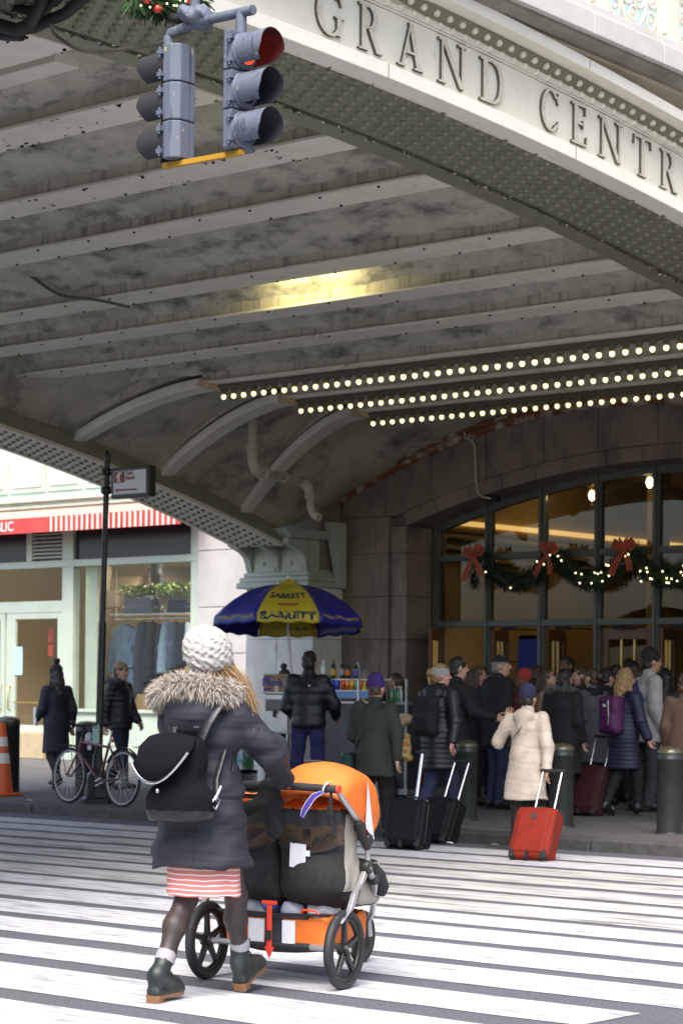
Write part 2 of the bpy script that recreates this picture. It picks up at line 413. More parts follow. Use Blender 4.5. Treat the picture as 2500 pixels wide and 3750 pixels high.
# ================================================================ the viaduct over the street
m_cream = M('bridge_cream_paint', (.76, .735, .61), .5, col2=(.71, .685, .565), vs=2.5, bump=.06, bs=50., dirt=(.36, .32, .23), ds=2.2, dlo=.6, dhi=.82)
m_creamb = M('bridge_bright_band', (.85, .83, .72), .5, col2=(.8, .78, .67), vs=2., dirt=(.45, .42, .34), ds=3., dlo=.64, dhi=.85)
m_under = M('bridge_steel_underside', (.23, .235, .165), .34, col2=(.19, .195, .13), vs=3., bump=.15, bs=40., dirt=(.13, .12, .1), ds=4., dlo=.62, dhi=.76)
m_rib = M('bridge_rib_paint', (.76, .735, .63), .65, col2=(.68, .655, .55), vs=3., bump=.25, bs=30., dirt=(.06, .055, .045), ds=5., dlo=.63, dhi=.72, dstretch=(.7, 1, 1))
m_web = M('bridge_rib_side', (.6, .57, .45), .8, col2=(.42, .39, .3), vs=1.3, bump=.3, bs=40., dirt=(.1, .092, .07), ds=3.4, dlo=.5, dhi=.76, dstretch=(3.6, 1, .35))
m_plas = M('bridge_soffit_concrete', (.56, .545, .44), .9, col2=(.42, .405, .32), vs=3.4, bump=1., bs=13., dirt=(.085, .08, .064), ds=2.8, dlo=.48, dhi=.70, dstretch=(.7, 1.6, 1))
m_cove = M('bridge_cove_concrete', (.5, .48, .37), .9, col2=(.37, .35, .26), vs=2., bump=.7, bs=9., dirt=(.05, .045, .038), ds=1.6, dlo=.48, dhi=.76)
m_black = M('soot_black', (.012, .012, .012), .95)
m_rust = M('rusty_iron', (.2, .075, .025), .9, col2=(.5, .44, .34), vs=3., lo=.46, hi=.58, bump=.5, bs=30.)
m_white_st = M('white_stone', (.62, .6, .56), .7, col2=(.54, .52, .48), vs=2., dirt=(.4, .33, .2), ds=2., dlo=.62, dhi=.85, dstretch=(1, 1.5, .3))
m_green = M('pale_green_iron', (.42, .46, .38), .5, col2=(.36, .4, .33), vs=3., bump=.1, bs=30., dirt=(.16, .16, .12), ds=3., dlo=.6, dhi=.8)
XE, XI, XW0, XW1 = -10.3, -11.3, -21.7, -22.6
ZE = lambda y: 6.045 - .0091 * (y - 10) ** 2
ZW = lambda y: 5.317 - .0134 * (y - 12.4) ** 2
RIB_ = {6: (10.35, 6.03), 7: (11.9, 6.0), 8: (13.65, 6.0)}
via = thing('viaduct', 'cream steel arch viaduct with riveted underside, lettering and ribbed concrete ceiling over the street', 'viaduct')
YS = list(np.linspace(-4, 24, 71))
def arch_solid(x0, x1, z0, z1, ys=YS, fn=ZE):
    """a bar that follows the arch: offsets z0..z1 above the arch line, between two x planes"""
    return B().strip([[(x0, y, fn(y) + z0), (x1, y, fn(y) + z0), (x1, y, fn(y) + z1), (x0, y, fn(y) + z1)] for y in ys], closed=True, caps=True)
arch_solid(XE + .08, XE - .1, 0, .108).obj('lower_band', m_creamb, via, bevel=.006)
b = arch_solid(XE, XE - .1, .11, .53); b.obj('name_panel', m_cream, via)
m_joint = M('paint_joint', (.28, .27, .22), .8)
arch_solid(XE + .012, XE - .05, .533, .548).obj('panel_bead', m_cream, via)
arch_solid(XE + .02, XE - .09, .55, .60).obj('rivet_rail', m_cream, via)
# riveted angle that slopes outward under the upper band
B().strip([[(XE + .02, y, ZE(y) + .602), (XE + .1, y, ZE(y) + .678), (XE - .08, y, ZE(y) + .678), (XE - .08, y, ZE(y) + .602)] for y in YS], closed=True, caps=True).obj('riveted_angle', m_under, via)
arch_solid(XE + .24, XE - .1, .682, .775).obj('upper_band', m_creamb, via, bevel=.008)
# thin sheet joints on the two bright bands
for px, py in ((1422, 275), (2107, 585)):
    p = PX(px, py, XE + .08); B().box(XE + .0795, XE + .0825, p.y - .004, p.y + .004, ZE(p.y) + .002, ZE(p.y) + .106).obj('band_joint', m_joint, via)
p = PX(2158, 245, XE + .24); B().box(XE + .2395, XE + .2425, p.y - .004, p.y + .004, ZE(p.y) + .686, ZE(p.y) + .772).obj('band_joint', m_joint, via)
# spandrel wall, cove and the stone course of the parapet
zc = lambda y: 6.74 - .016 * (y - 14)
YC = list(np.linspace(-4, 24, 29))
B().strip([[(XE - .02, y, min(ZE(y) + .77, zc(y) - .02)), (XE - .02, y, zc(y)), (XE - .3, y, zc(y)), (XE - .3, y, min(ZE(y) + .77, zc(y) - .02))] for y in YC], closed=True, caps=True).obj('spandrel', M('spandrel_paint', (.5, .46, .38), .7, col2=(.42, .36, .28), vs=2., dirt=(.3, .17, .08), ds=3., dlo=.6, dhi=.75), via)
B().strip([[(XE, y, zc(y) - .21), (XE + .06, y, zc(y) - .12), (XE + .2, y, zc(y) - .06), (XE + .2, y, zc(y) - .03), (XE - .02, y, zc(y) - .03), (XE - .02, y, zc(y) - .21)] for y in YC], closed=True, caps=True).obj('cove_moulding', M('cove_paint', (.52, .47, .37), .6, col2=(.42, .34, .22), vs=2.5, dirt=(.2, .09, .03), ds=4., dlo=.62, dhi=.74), via)
B().strip([[(XE + .24, y, zc(y) - .03), (XE + .34, y, zc(y) + .005), (XE + .34, y, zc(y) + .03), (XE - .1, y, zc(y) + .03), (XE - .1, y, zc(y) - .03)] for y in YC], closed=True, caps=True).obj('drip_moulding', M('drip_paint', (.3, .29, .24), .7, col2=(.2, .19, .15), vs=3.), via)
yb = -4.
rs = random.Random(9)
while yb < 24:
    ln = 1.02; z = zc(yb + ln / 2)
    B().hexa([(XE - .1, yb + .004, zc(yb) + .032), (XE + .4, yb + .004, zc(yb) + .032), (XE + .4, yb + ln - .004, zc(yb + ln) + .032), (XE - .1, yb + ln - .004, zc(yb + ln) + .032),
              (XE - .1, yb + .004, zc(yb) + .2), (XE + .4, yb + .004, zc(yb) + .2), (XE + .4, yb + ln - .004, zc(yb + ln) + .2), (XE - .1, yb + ln - .004, zc(yb + ln) + .2)]).obj('cornice_stone', m_white_st, via, bevel=.006)
    B().hexa([(XE - .1, yb + .004, zc(yb) + .203), (XE + .33, yb + .004, zc(yb) + .203), (XE + .33, yb + ln - .004, zc(yb + ln) + .203), (XE - .1, yb + ln - .004, zc(yb + ln) + .203),
              (XE - .1, yb + .004, zc(yb) + .3), (XE + .33, yb + .004, zc(yb) + .3), (XE + .33, yb + ln - .004, zc(yb + ln) + .3), (XE - .1, yb + ln - .004, zc(yb + ln) + .3)]).obj('coping_stone', m_white_st, via, bevel=.006)
    yb += ln
# cast iron railing on the parapet
rail = B().box(XE + .12, XE + .2, 4, 24, 7.66, 7.74).obj('railing', m_cream, via)
def ring(c, r, t, n=20): return [Vector((c[0], c[1] + r * math.cos(2 * math.pi * i / n), c[2] + r * math.sin(2 * math.pi * i / n) * 1.0)) for i in range(n)]
pm = B()
pm.box(-.02, .02, -.42, -.36, .02, .64); pm.box(-.02, .02, .36, .42, .02, .64); pm.box(-.02, .02, -.36, .36, .6, .64); pm.box(-.02, .02, -.36, .36, .02, .05)
pm.tube([(0, .2 * math.cos(2 * math.pi * i / 24), .33 + .27 * math.sin(2 * math.pi * i / 24)) for i in range(24)], .022, 6, closed=True)
for yy, zz, rr in ((0, .45, .08), (-.09, .3, .07), (.09, .3, .07), (0, .17, .06), (-.27, .16, .07), (.27, .16, .07), (-.27, .5, .07), (.27, .5, .07), (-.29, .33, .055), (.29, .33, .055)):
    pm.tube(ring((0, yy, zz), rr, 0, 14), .017, 6, closed=True); pm.ball((0, yy, zz), .025, n=8, m=5)
    pm.tube([(0, yy - rr, zz), (0, yy * .6, zz + .02)], .012, 5)
pmesh = pm.mesh('railing_panel', m_cream)
for i in range(9):
    y = 13.15 + (i - 4) * 1.06
    link('railing_panel', pmesh, rail, (XE + .16, y, zc(y) + .3))
    q = B().box(-.07, .07, -.065, .065, 0, .72); q.box(-.05, .05, -.085, .085, .1, .62); q.obj('railing_post', m_cream, rail, bevel=.008, loc=(XE + .16, y + .53, zc(y) + .3))
# lettering on the name panel
def letter(ch):
    """outline pieces of a roman capital, one unit high"""
    T, t, sr = .15, .055, .05
    def arc(cx, cy, ro, rv, a0, a1, th, tv, n=18):
        o = []; inn = []
        for i in range(n + 1):
            a = R(a0 + (a1 - a0) * i / n); o.append((cx + ro * math.cos(a), cy + rv * math.sin(a))); inn.append((cx + (ro - th) * math.cos(a), cy + (rv - tv) * math.sin(a)))
        return [[o[i], o[i + 1], inn[i + 1], inn[i]] for i in range(n)]
    def ser(x, y, w=.17, up=1): return [[(x - w, y), (x + w, y), (x + w, y + up * .035), (x + .07, y + up * sr), (x - .07, y + up * sr), (x - w, y + up * .035)][::1 if up > 0 else -1]]
    def bar(a, b, w): dx, dy = b[0] - a[0], b[1] - a[1]; return [[(a[0] - w / 2, a[1]), (a[0] + w / 2, a[1]), (b[0] + w / 2, b[1]), (b[0] - w / 2, b[1])]]
    def hb(x0, x1, y, w=t): return [[(x0, y - w / 2), (x1, y - w / 2), (x1, y + w / 2), (x0, y + w / 2)]]
    P = []
    if ch in 'GC':
        P += arc(.42, .5, .42, .51, 42, 318, T, t)
        P += [[(.70, .80), (.76, .68), (.78, .68), (.78, .97), (.76, .97)]]
        if ch == 'C': P += [[(.70, .2), (.77, .3), (.79, .29), (.74, .1)]]
        if ch == 'G': P += bar((.70, .05), (.70, .42), T * .9); P += ser(.72, .42, .15, 1)
        return P, .84
    if ch == 'R':
        P += bar((.17, 0), (.17, 1), T); P += ser(.17, 0); P += ser(.17, 1, .17, -1)[:0]; P += hb(0, .34, .975); P += hb(.2, .36, .50)
        P += hb(.2, .36, .965); P += arc(.34, .735, .31, .262, -90, 90, T, t); P += bar((.70, 0), (.38, .5), T); P += ser(.72, 0, .12); return P, .86
    if ch == 'A':
        P += bar((.12, 0), (.42, 1), t); P += bar((.70, 0), (.42, 1), T * .95); P += hb(.22, .6, .34); P += ser(.12, 0, .13); P += ser(.70, 0, .16); return P, .84
    if ch == 'N':
        P += bar((.13, 0), (.13, 1), t * 1.15); P += bar((.8, 0), (.8, 1), t * 1.15); P += bar((.79, 0), (.16, 1), T); P += ser(.13, 0, .13); P += hb(0, .26, .975); P += hb(.66, .94, .975); return P, .94
    if ch == 'D':
        P += bar((.17, 0), (.17, 1), T); P += hb(0, .4, .03); P += hb(0, .4, .97); P += arc(.38, .5, .42, .5, -90, 90, T, t); return P, .8
    if ch == 'E':
        P += bar((.17, 0), (.17, 1), T); P += hb(0, .6, .03); P += hb(0, .58, .97); P += hb(.2, .48, .52); P += bar((.6, .02), (.63, .25), .04); P += bar((.57, .98), (.57, .76), .04); P += bar((.47, .42), (.47, .62), .035); return P, .64
    if ch == 'T':
        P += bar((.38, 0), (.38, 1), T); P += ser(.38, 0); P += hb(0, .76, .97); P += bar((.03, .98), (.0, .76), .04); P += bar((.73, .98), (.76, .76), .04); return P, .76
    if ch == 'L':
        P += bar((.17, 0), (.17, 1), T); P += hb(0, .34, .975); P += hb(0, .6, .03); P += bar((.6, .02), (.63, .27), .04); return P, .64
m_let = M('letter_paint', (.62, .6, .5), .5, col2=(.52, .48, .37), vs=14., dirt=(.3, .24, .14), ds=12., dlo=.62, dhi=.78)
m_lets = M('letter_side', (.1, .09, .06), .8)
LET = [('G', 11.485, 11.778), ('R', 11.945, 12.217), ('A', 12.391, 12.681), ('N', 12.866, 13.207), ('D', 13.383, 13.684), ('C', 14.184, 14.438), ('E', 14.608, 14.825),
       ('N', 15.0, 15.346), ('T', 15.521, 15.785), ('R', 15.936, 16.209), ('A', 16.38, 16.67), ('L', 16.84, 17.06)]
for ch, ya, yb_ in LET:
    P, w = letter(ch); hgt = .335; sx_ = (yb_ - ya) / w; ym = (ya + yb_) / 2
    z0 = ZE(ym) + .165; sl = -.0182 * (ym - 10) * .55; bq = B()
    for i, pl in enumerate(P):
        e = .026 + .0004 * (i % 9)
        f0 = lambda u, v: (XE - .005, ya + u * sx_, z0 + v * hgt + (ya + u * sx_ - ym) * sl)
        f1 = lambda u, v: (XE + e, ya + u * sx_, z0 + v * hgt + (ya + u * sx_ - ym) * sl)
        k = len(pl); vs = [f0(*p) for p in pl] + [f1(*p) for p in pl]
        bq.m = 0; bq._add(vs, [tuple(range(k, 2 * k))]); bq.m = 1; bq._add(vs, [(j, (j + 1) % k, k + (j + 1) % k, k + j) for j in range(k)])
    bq.obj('letter', [m_let, m_lets], via)
# riveted undersides of the two edge girders
def under_plate(xa, xb, fn, ys, th=.05):
    return B().strip([[(xa, y, fn(y)), (xb, y, fn(y)), (xb, y, fn(y) + th), (xa, y, fn(y) + th)] for y in ys], closed=True, caps=True)
under_plate(XE - .02, XI, lambda y: ZE(y) + .012, YS).obj('girder_underside', m_under, via)
under_plate(XI - .04, XI - .26, lambda y: ZE(y) + .0, YS, .08).obj('inner_angle', m_under, via)
under_plate(XI + .0, XI - .04, lambda y: ZE(y) + .07, YS, .03).obj('girder_gap', m_black, via)
# raised edge strip with broken sealant just inside the bright band
st = B(); rs = random.Random(21); y = 7.
while y < 18:
    ln = rs.uniform(.35, .8)
    st.strip([[(XE - .1, q, ZE(q) + .002), (XE - .125, q, ZE(q) - .004), (XE - .125, q, ZE(q) + .014), (XE - .1, q, ZE(q) + .014)] for q in np.linspace(y, y + ln, 4)], closed=True, caps=True); y += ln + rs.uniform(.02, .07)
st.obj('sealant_strip', m_rib, via)
def half_ball(bq, c, nrm, r, n=7):
    c = Vector(c); nrm = Vector(nrm).normalized(); a = nrm.orthogonal().normalized(); b2 = nrm.cross(a); vs = []
    for rr, hh in ((1., 0), (.88, .5), (.5, .9)):
        for j in range(n):
            q = 2 * math.pi * j / n; vs.append(c + a * (math.cos(q) * rr * r) + b2 * (math.sin(q) * rr * r) + nrm * (hh * r))
    fs = [(i * n + j, i * n + (j + 1) % n, (i + 1) * n + (j + 1) % n, (i + 1) * n + j) for i in range(2) for j in range(n)]
    fs.append(tuple(range(2 * n, 3 * n))); bq._add(vs, fs, True)
rv = B()
for i, y in enumerate(np.arange(7.2, 19., .15)):
    for j in range(7):
        x = XE - .17 - j * .12
        yy = y + (.075 if j % 2 else 0)
        half_ball(rv, (x, yy, ZE(yy) + .012), (0, 0, -1), .036)
tag(rv.obj('rivet_heads', m_under, via), kind='stuff')
rv = B()
for i, y in enumerate(np.arange(9., 19, .155)):
    half_ball(rv, (XE + .02, y, ZE(y) + .577), (1, 0, 0), .03); half_ball(rv, (XE + .062, y + .07, ZE(y + .07) + .642), (.7, 0, -.7), .03)
tag(rv.obj('rivet_heads', m_cream, via), kind='stuff')
# flakes of old paint and soot along the open joint beside the girder
fk = B(); rs = random.Random(31)
for _ in range(420):
    y = rs.uniform(8., 18.5); x = XI - .02 + rs.gauss(0, .018); z = ZE(y) + .008 - rs.random() * .015; L_ = rs.uniform(.008, .035)
    fk.m = 0 if rs.random() < .75 else 1; a = rs.uniform(0, 6.28); fk._add([(x, y, z), (x + L_ * math.cos(a), y + L_ * 1.5 * math.sin(a), z - rs.uniform(0, .02)), (x + L_ * math.cos(a + .8), y + L_ * 1.5 * math.sin(a + .8), z - rs.uniform(0, .012))], [(0, 1, 2)])
for _ in range(260):
    i = rs.choice((6, 7, 8)); yn, z = RIB_[i]; x = rs.uniform(-17, -11.6); L_ = rs.uniform(.02, .09); a = rs.uniform(0, 6.28); y = yn - rs.choice((.02, .44, rs.uniform(.05, .4)))
    x = round(x * 1.3) / 1.3 + rs.gauss(0, .12)
    fk.m = 0; fk._add([(x, y, z - .002), (x + L_ * math.cos(a), y + .5 * L_ * math.sin(a), z - .003), (x + L_ * math.cos(a + .7), y + .5 * L_ * math.sin(a + .7), z - .012)], [(0, 1, 2)])
tag(fk.obj('paint_flakes', [m_black, m_rib], via), kind='stuff')
# the far (west) girder
YW = list(np.linspace(-2, 23.6, 65))
under_plate(XW0, XW1, ZW, YW).obj('girder_underside', m_cream, via)
under_plate(XW1 - .03, XW1 + .05, lambda y: ZW(y) - .02, YW, .1).obj('girder_edge', m_cream, via)
under_plate(XW0 + .03, XW0 - .05, lambda y: ZW(y) - .01, YW, .05).obj('girder_edge', m_cream, via)
under_plate(XW0 + .1, XW0, lambda y: ZW(y) + .045, YW, .16).obj('inner_web', m_under, via)
b = B(); b.strip([[(XW1 + .0, y, ZW(y) + .05), (XW1 + .12, y, ZW(y) + .05), (XW1 + .12, y, 7.0), (XW1, y, 7.0)] for y in YW], closed=True, caps=True); b.obj('outer_web', m_cream, via)
rv = B()
for i, y in enumerate(np.arange(15.5, 23.6, .14)):
    for j in range(5):
        x = XW0 - .12 - j * .165; yy = y + (.07 if j % 2 else 0)
        half_ball(rv, (x, yy, ZW(yy)), (0, 0, -1), .034)
tag(rv.obj('rivet_heads', m_under, via), kind='stuff')
# deck over everything
B().box(XW1 + .13, XE - .32, -6, 24.64, 6.45, 6.7).obj('deck', m_plas, via)
B().box(XW1 + .1, XE - .1, -8, -4.1, 0, 6.4).obj('south_abutment', m_white_st, via)
# ribs across the street ceiling: north edge y, underside z
RIB = [(-2.2, 5.4), (0, 5.6), (2.2, 5.8), (4.4, 5.95), (6.6, 6.02), (8.6, 6.03), (10.35, 6.03), (11.9, 6.0), (13.65, 6.0), (14.97, 5.93), (16.66, 5.76), (17.67, 5.61), (18.7, 5.48), (19.75, 5.31), (21.35, 5.31), (22.95, 5.31)]
RW = .46
XR0, XR1 = -21.68, XI - .24
TAN = {13: -19.15, 14: -19.3, 15: -19.42}
for i, (yn, z) in enumerate(RIB):
    ys = yn - RW; x0 = TAN.get(i, XR0)
    b = B(); b.m = 0; b.box(x0, XR1, ys, yn, z, z + .03); b.m = 1; b.box(x0 + .002, XR1, ys + .035, yn - .035, z + .031, z + .5)
    b.obj('rib', [m_rib, m_web], via, bevel=.006)
    # bolt heads and drips under the flange
    bt = B(); r = random.Random(i)
    for x in np.arange(-21.3, XR1, .75):
        for yy in (ys + .05, yn - .05):
            if r.random() < .75 and i < 13: half_ball(bt, (x + r.uniform(-.1, .1), yy, z), (0, 0, -1), .017, 5)
    if bt.v: tag(bt.obj('bolts', m_black, via), kind='stuff')
def plaster(x, y): return .012 * math.sin(x * 3.1 + 2 * math.sin(y * 2.3)) + .008 * math.sin(x * 7.7 + y * 5) + .006 * math.sin(x * 13 - y * 17)
for i in range(len(RIB) - 1):
    (ya, za), (yb_, zb) = RIB[i], RIB[i + 1]; y0, y1 = ya - .034, yb_ - RW + .036; secs = []
    nx = 60 if i > 4 else 8
    for s in range(nx + 1):
        x = XR0 + (XR1 - XR0) * s / nx
        secs.append([(x, y0 + (y1 - y0) * q / 12, za + .035 + (zb + .10 - za) * q / 12 + .27 * math.sin(math.pi * (q / 12) ** .85) + plaster(x, y0 + (y1 - y0) * q / 12)) for q in range(13)])
    B().strip(secs, smooth=True).obj('vault_panel', m_plas, via)
# the strip between the last rib and the station wall, and the western cove
def Xs(y): return float(np.interp(y, [17.9, 19.4, 21.35, 22.95, 23.5, 24.64], [-21.3, -19.5, -19.3, -19.4, -19.1, -17.3]))
def cove(x, y):
    xs = Xs(y); top = float(np.interp(y, [18, 18.7, 19.7, 24.64], [5.9, 5.75, 5.56, 5.49])); zw = ZW(min(y, 24)) + .2 + (max(0, y - 23.4) * .45)
    t = min(1, max(0, (xs - x) / (xs + 21.66)))
    return zw + (top - zw) * (1 - t ** 1.7)
secs = []
for y in np.linspace(17.75, 24.6, 56):
    xs = Xs(y); secs.append([(x, y, cove(x, y) + plaster(x * 1.5, y * 1.5) * .8) for x in xs + (-21.66 - xs) * np.linspace(0, 1, 26) ** .8])
B().strip(secs, smooth=True).obj('cove_panel', m_cove, via)
secs = []
for x in np.linspace(-20.6, XR1, 50):
    zt = 5.49 - .0 * x; wallz = 5.49 - .046 * (x + 16.6) ** 2 if x > -20.6 else 4.75
    secs.append([(x, 22.93 + 1.7 * q / 6, 5.46 + (max(wallz, 4.3) + .03 - 5.46) * (q / 6) ** 1.6 + .05 * math.sin(math.pi * q / 6)) for q in range(7)])
B().strip(secs, smooth=True).obj('end_panel', m_cove, via)
# curved bracket ends of the last three ribs
m_tan = M('tan_bracket_face', (.5, .4, .23), .7)
for i in (13, 14, 15):
    yn, z = RIB[i]; xt = TAN[i]; yw = yn - RW; zf = ZW(yn) + .2
    n = 18; secs = []
    for q in range(n + 1):
        t = q / n; x = xt + (-21.66 - xt) * t ** .9
        zz = z + (zf - z) * t ** 1.55; nd = .09; yA, yB = yw + .06 + .08 * t, yn - .04 - .06 * t
        secs.append([(x, yA, zz - .03), (x, yB, zz - .03), (x, yB, zz + nd), (x, yA, zz + nd)])
    B().strip(secs, closed=True, caps=True).obj('bracket', m_rib, via, bevel=.015)
    B().box(xt - .02, xt + .16, yw - .004, yn + .004, z - .05, z + .06).obj('bracket_cap', m_tan, via, bevel=.02)
    # web plate behind the bracket, leaving a dark slot
    secs = []
    for q in range(n + 1):
        t = q / n; x = xt - .35 + (-21.64 - xt + .35) * t; tt = min(1, max(0, (xt - x) / (xt + 21.66)))
        zz = z + (zf - z) * tt ** 1.55
        secs.append([(x, yw + .12, zz + .17), (x, yn - .1, zz + .17), (x, yn - .1, max(5.55, zz + .3)), (x, yw + .12, max(5.55, zz + .3))])
    B().strip(secs, closed=True, caps=True).obj('bracket_web', m_web, via)
# small riveted stiffener under the vault at upper left
for (pa, pb, yy) in (((0, 262), (220, 250), 11.0),):
    a, c = PY(*pa, yy), PY(*pb, yy)
    B().box(a.x - 1.5, c.x, yy - .05, yy + .2, a.z - .06, a.z + .06).obj('stiffener', m_rib, via, bevel=.01)
# iron shoe where the west girder lands on its pier
PIERX0, PIERX1, PIERY = -22.79, -21.43, 24.0
sh = B()
def slab_(x0, x1, y0, y1, z0, z1): sh.box(x0, x1, y0, y1, z0, z1)
slab_(PIERX0 - .05, PIERX1 + .05, PIERY - .18, PIERY + .7, 3.03, 3.12); slab_(PIERX0 - .02, PIERX1 + .02, PIERY - .14, PIERY + .7, 3.12, 3.2); slab_(PIERX0 + .03, PIERX1 - .03, PIERY - .1, PIERY + .7, 3.2, 3.27)
shoe = sh.obj('girder_shoe', m_green, via, bevel=.02, seg=3)
def console(x):     # scroll bracket seen from the side
    prof = [(0, 3.27), (-.04, 3.34), (-.06, 3.42), (-.1, 3.5), (-.2, 3.57), (-.34, 3.62), (-.44, 3.66), (-.44, 3.74), (0, 3.74)]
    return B().prism(prof, lambda a, z: (x - .06, PIERY - .05 + a, z), lambda a, z: (x + .06, PIERY - .05 + a, z))
for x in (PIERX0 + .12, PIERX0 + .68, PIERX1 - .12): console(x).obj('console', m_green, shoe, bevel=.008)
B().box(PIERX0 + .06, PIERX1 - .06, PIERY - .04, PIERY + .6, 3.27, 3.74).obj('shoe_body', m_green, shoe)
B().hexa([(PIERX0 - .04, PIERY - .5, 3.741), (PIERX1 + .04, PIERY - .5, 3.741), (PIERX1 + .04, PIERY + .6, 3.741), (PIERX0 - .04, PIERY + .6, 3.741),
          (PIERX0 - .02, PIERY - .75, 3.86), (PIERX1 + .12, PIERY - .75, 3.86), (PIERX1 + .12, PIERY + .6, 3.86), (PIERX0 - .02, PIERY + .6, 3.86)]).obj('bearing_plate', m_green, shoe)
B().prism([(0, 3.03), (-.1, 3.04), (-.14, 3.3), (-.34, 4.0), (0, 4.0)], lambda a, z: (PIERX1 + .02, PIERY + .55 + a, z), lambda a, z: (PIERX1 + .16, PIERY + .55 + a, z)).obj('cheek_plate', m_green, shoe)
for x in (PIERX0 + .4, PIERX1 - .4): half_ball(q := B(), (x, PIERY - .04, 3.4), (0, -1, 0), .035); q.obj('bolt', m_green, shoe)

# rows of bare bulbs under the last three ribs
m_sock = M('bulb_socket', (.09, .085, .06), .6); m_sockb = M('bulb_brass', (.5, .34, .1), .35, metal=.8)
m_bulb = M('lit_bulb', (1, .96, .8), .4, emit=(1, .84, .4), es=.75)
bm_ = B().ball((0, 0, -.105), .031, (1, 1, 1.12), 10, 8).mesh('bulb', m_bulb)
sm_ = B(); sm_.m = 0; sm_.lathe([(.05, 0), (.05, -.03), (.036, -.04), (.036, -.06)], n=10); sm_.m = 1; sm_.lathe([(.02, -.058), (.024, -.082)], n=8)
sm_ = sm_.mesh('socket', [m_sock, m_sockb])
for (i, lab) in ((13, 'upper row of round lit bulbs along a viaduct rib'), (14, 'middle row of round lit bulbs along a viaduct rib'), (15, 'lowest row of round lit bulbs just in front of the station wall')):
    yn, z = RIB[i]; x0 = TAN[i] + .1
    t = thing('bulb_row', lab, 'lights', (x0, yn - .19, z), group='rows of bulbs under the viaduct')
    B().box(0, XR1 - x0, -.1, .1, -.045, -.002).obj('wiring_channel', m_sock, t)
    n = 0; x = .06
    while x < XR1 - x0 - .1:
        link('socket', sm_, t, (x, 0, -.04)); link('bulb', bm_, t, (x, 0, -.04)); x += .170; n += 1
# lamp on the hidden north side of a rib that lights one vault bay
t = thing('vault_lamp', 'yellow strip lamp washing one ceiling bay behind a viaduct rib', 'lamp', (-15.35, 16.82, 5.84))
B().box(-.34, .34, -.06, .0, .05, .1).obj('lamp_housing', m_under, t)
B().box(-.3, .3, -.01, .03, .03, .07).obj('lamp_tube', M('lamp_tube', (1, .9, .5), .5, emit=(1, .84, .4), es=2.), t)
la = bpy.data.lights.new('vault_lamp_light', 'AREA'); la.shape = 'RECTANGLE'; la.size = 1.1; la.size_y = .05; la.energy = 5; la.color = (1, .85, .42)
lo_ = bpy.data.objects.new('vault_lamp_light', la); COL.objects.link(lo_); lo_.parent = t; lo_.location = (0, .04, .06); lo_.rotation_euler = (R(100), 0, 0)

# ================================================================ the station entrance under the viaduct
m_gran = M('station_granite', (.25, .2, .155), .75, col2=(.19, .15, .115), vs=2.2, bump=.15, bs=60., dirt=(.07, .06, .054), ds=1.6, dlo=.5, dhi=.76, dstretch=(1.5, 1, .6), rand=.09)
m_pier = M('pier_granite', (.72, .7, .66), .7, col2=(.62, .6, .56), vs=2.4, bump=.12, bs=60., dirt=(.2, .185, .17), ds=1.8, dlo=.6, dhi=.8, dstretch=(2, 2, .6), rand=.07)
m_mort = M('mortar', (.12, .1, .088), .95)
m_fr = M('bronze_green_frame', (.1, .115, .1), .5, col2=(.075, .085, .075), vs=4.)
m_wood = M('door_oak', (.15, .06, .025), .4, col2=(.09, .035, .015), vs=5., stretch=(6, 6, .6))
m_brass = M('brass', (.6, .42, .14), .3, metal=.9)
m_glass = glass_mat('window_glass', (.62, .62, .56), .8, base=.04)
WY, FY = 24.64, 25.3
ZR = lambda x: 4.634 - (x + 15.85) ** 2 / 27.2
ZT = lambda x: 5.49 - .046 * (x + 16.6) ** 2
sta = thing('station_building', 'granite station front with arched glazed entrance under the viaduct', 'building')
B().box(-22.75, -21.3, WY + .12, WY + 1.2, 0, 6.4).obj('wall_core', m_mort, sta)
B().box(-21.4, -20.28, WY + .12, WY + .9, 0, 5.9).obj('wall_core', m_mort, sta)
B().box(-11.5, 40, WY - .3, WY + .6, 0, 22).obj('east_wall', m_gran, sta)
zj = [.12, .365, 1.0, 1.635, 2.27, 2.905]
def block(x0, x1, y0, y1, z0, z1, mat=m_gran, j=.003, bev=.005): return B().box(x0 + j, x1 - j, y0, y1, z0 + j, z1 - j).obj('ashlar_block', mat, sta, bevel=bev)
for i in range(5):      # the pier that carries the west girder
    cut = (-22.16,) if i % 2 else ((-22.42,) if i == 0 else ())
    xs = [PIERX0, *cut, PIERX1]
    for a, c in zip(xs[:-1], xs[1:]): block(a, c, PIERY, WY + .3, zj[i], zj[i + 1], m_pier)
B().box(PIERX0, PIERX1, PIERY + .01, WY + .2, 2.9, 3.025).obj('pier_cap', m_pier, sta)
B().box(PIERX0 + .05, PIERX1 - .05, PIERY + .2, WY + .2, 3.3, 6.2).obj('pier_backing', m_gran, sta)
zj2 = [.12, .365, 1.0, 1.635, 2.27, 2.905, 3.54, 4.08]
for i in range(7):      # wall left of the opening, then the architrave of the jamb
    block(-21.43, -20.78 + .1 * (i % 2), WY, WY + .3, zj2[i], zj2[i + 1]); block(-20.78 + .1 * (i % 2), -20.53, WY, WY + .3, zj2[i], zj2[i + 1])
    if zj2[i + 1] < 4: block(-20.525, -20.23, WY + .05, FY + .02, zj2[i], zj2[i + 1])
block(-20.525, -20.23, WY + .05, FY + .02, 3.54, 3.925)
nv = 15     # stones of the arch ring
xv = np.linspace(-20.235, -11.5, nv + 1)
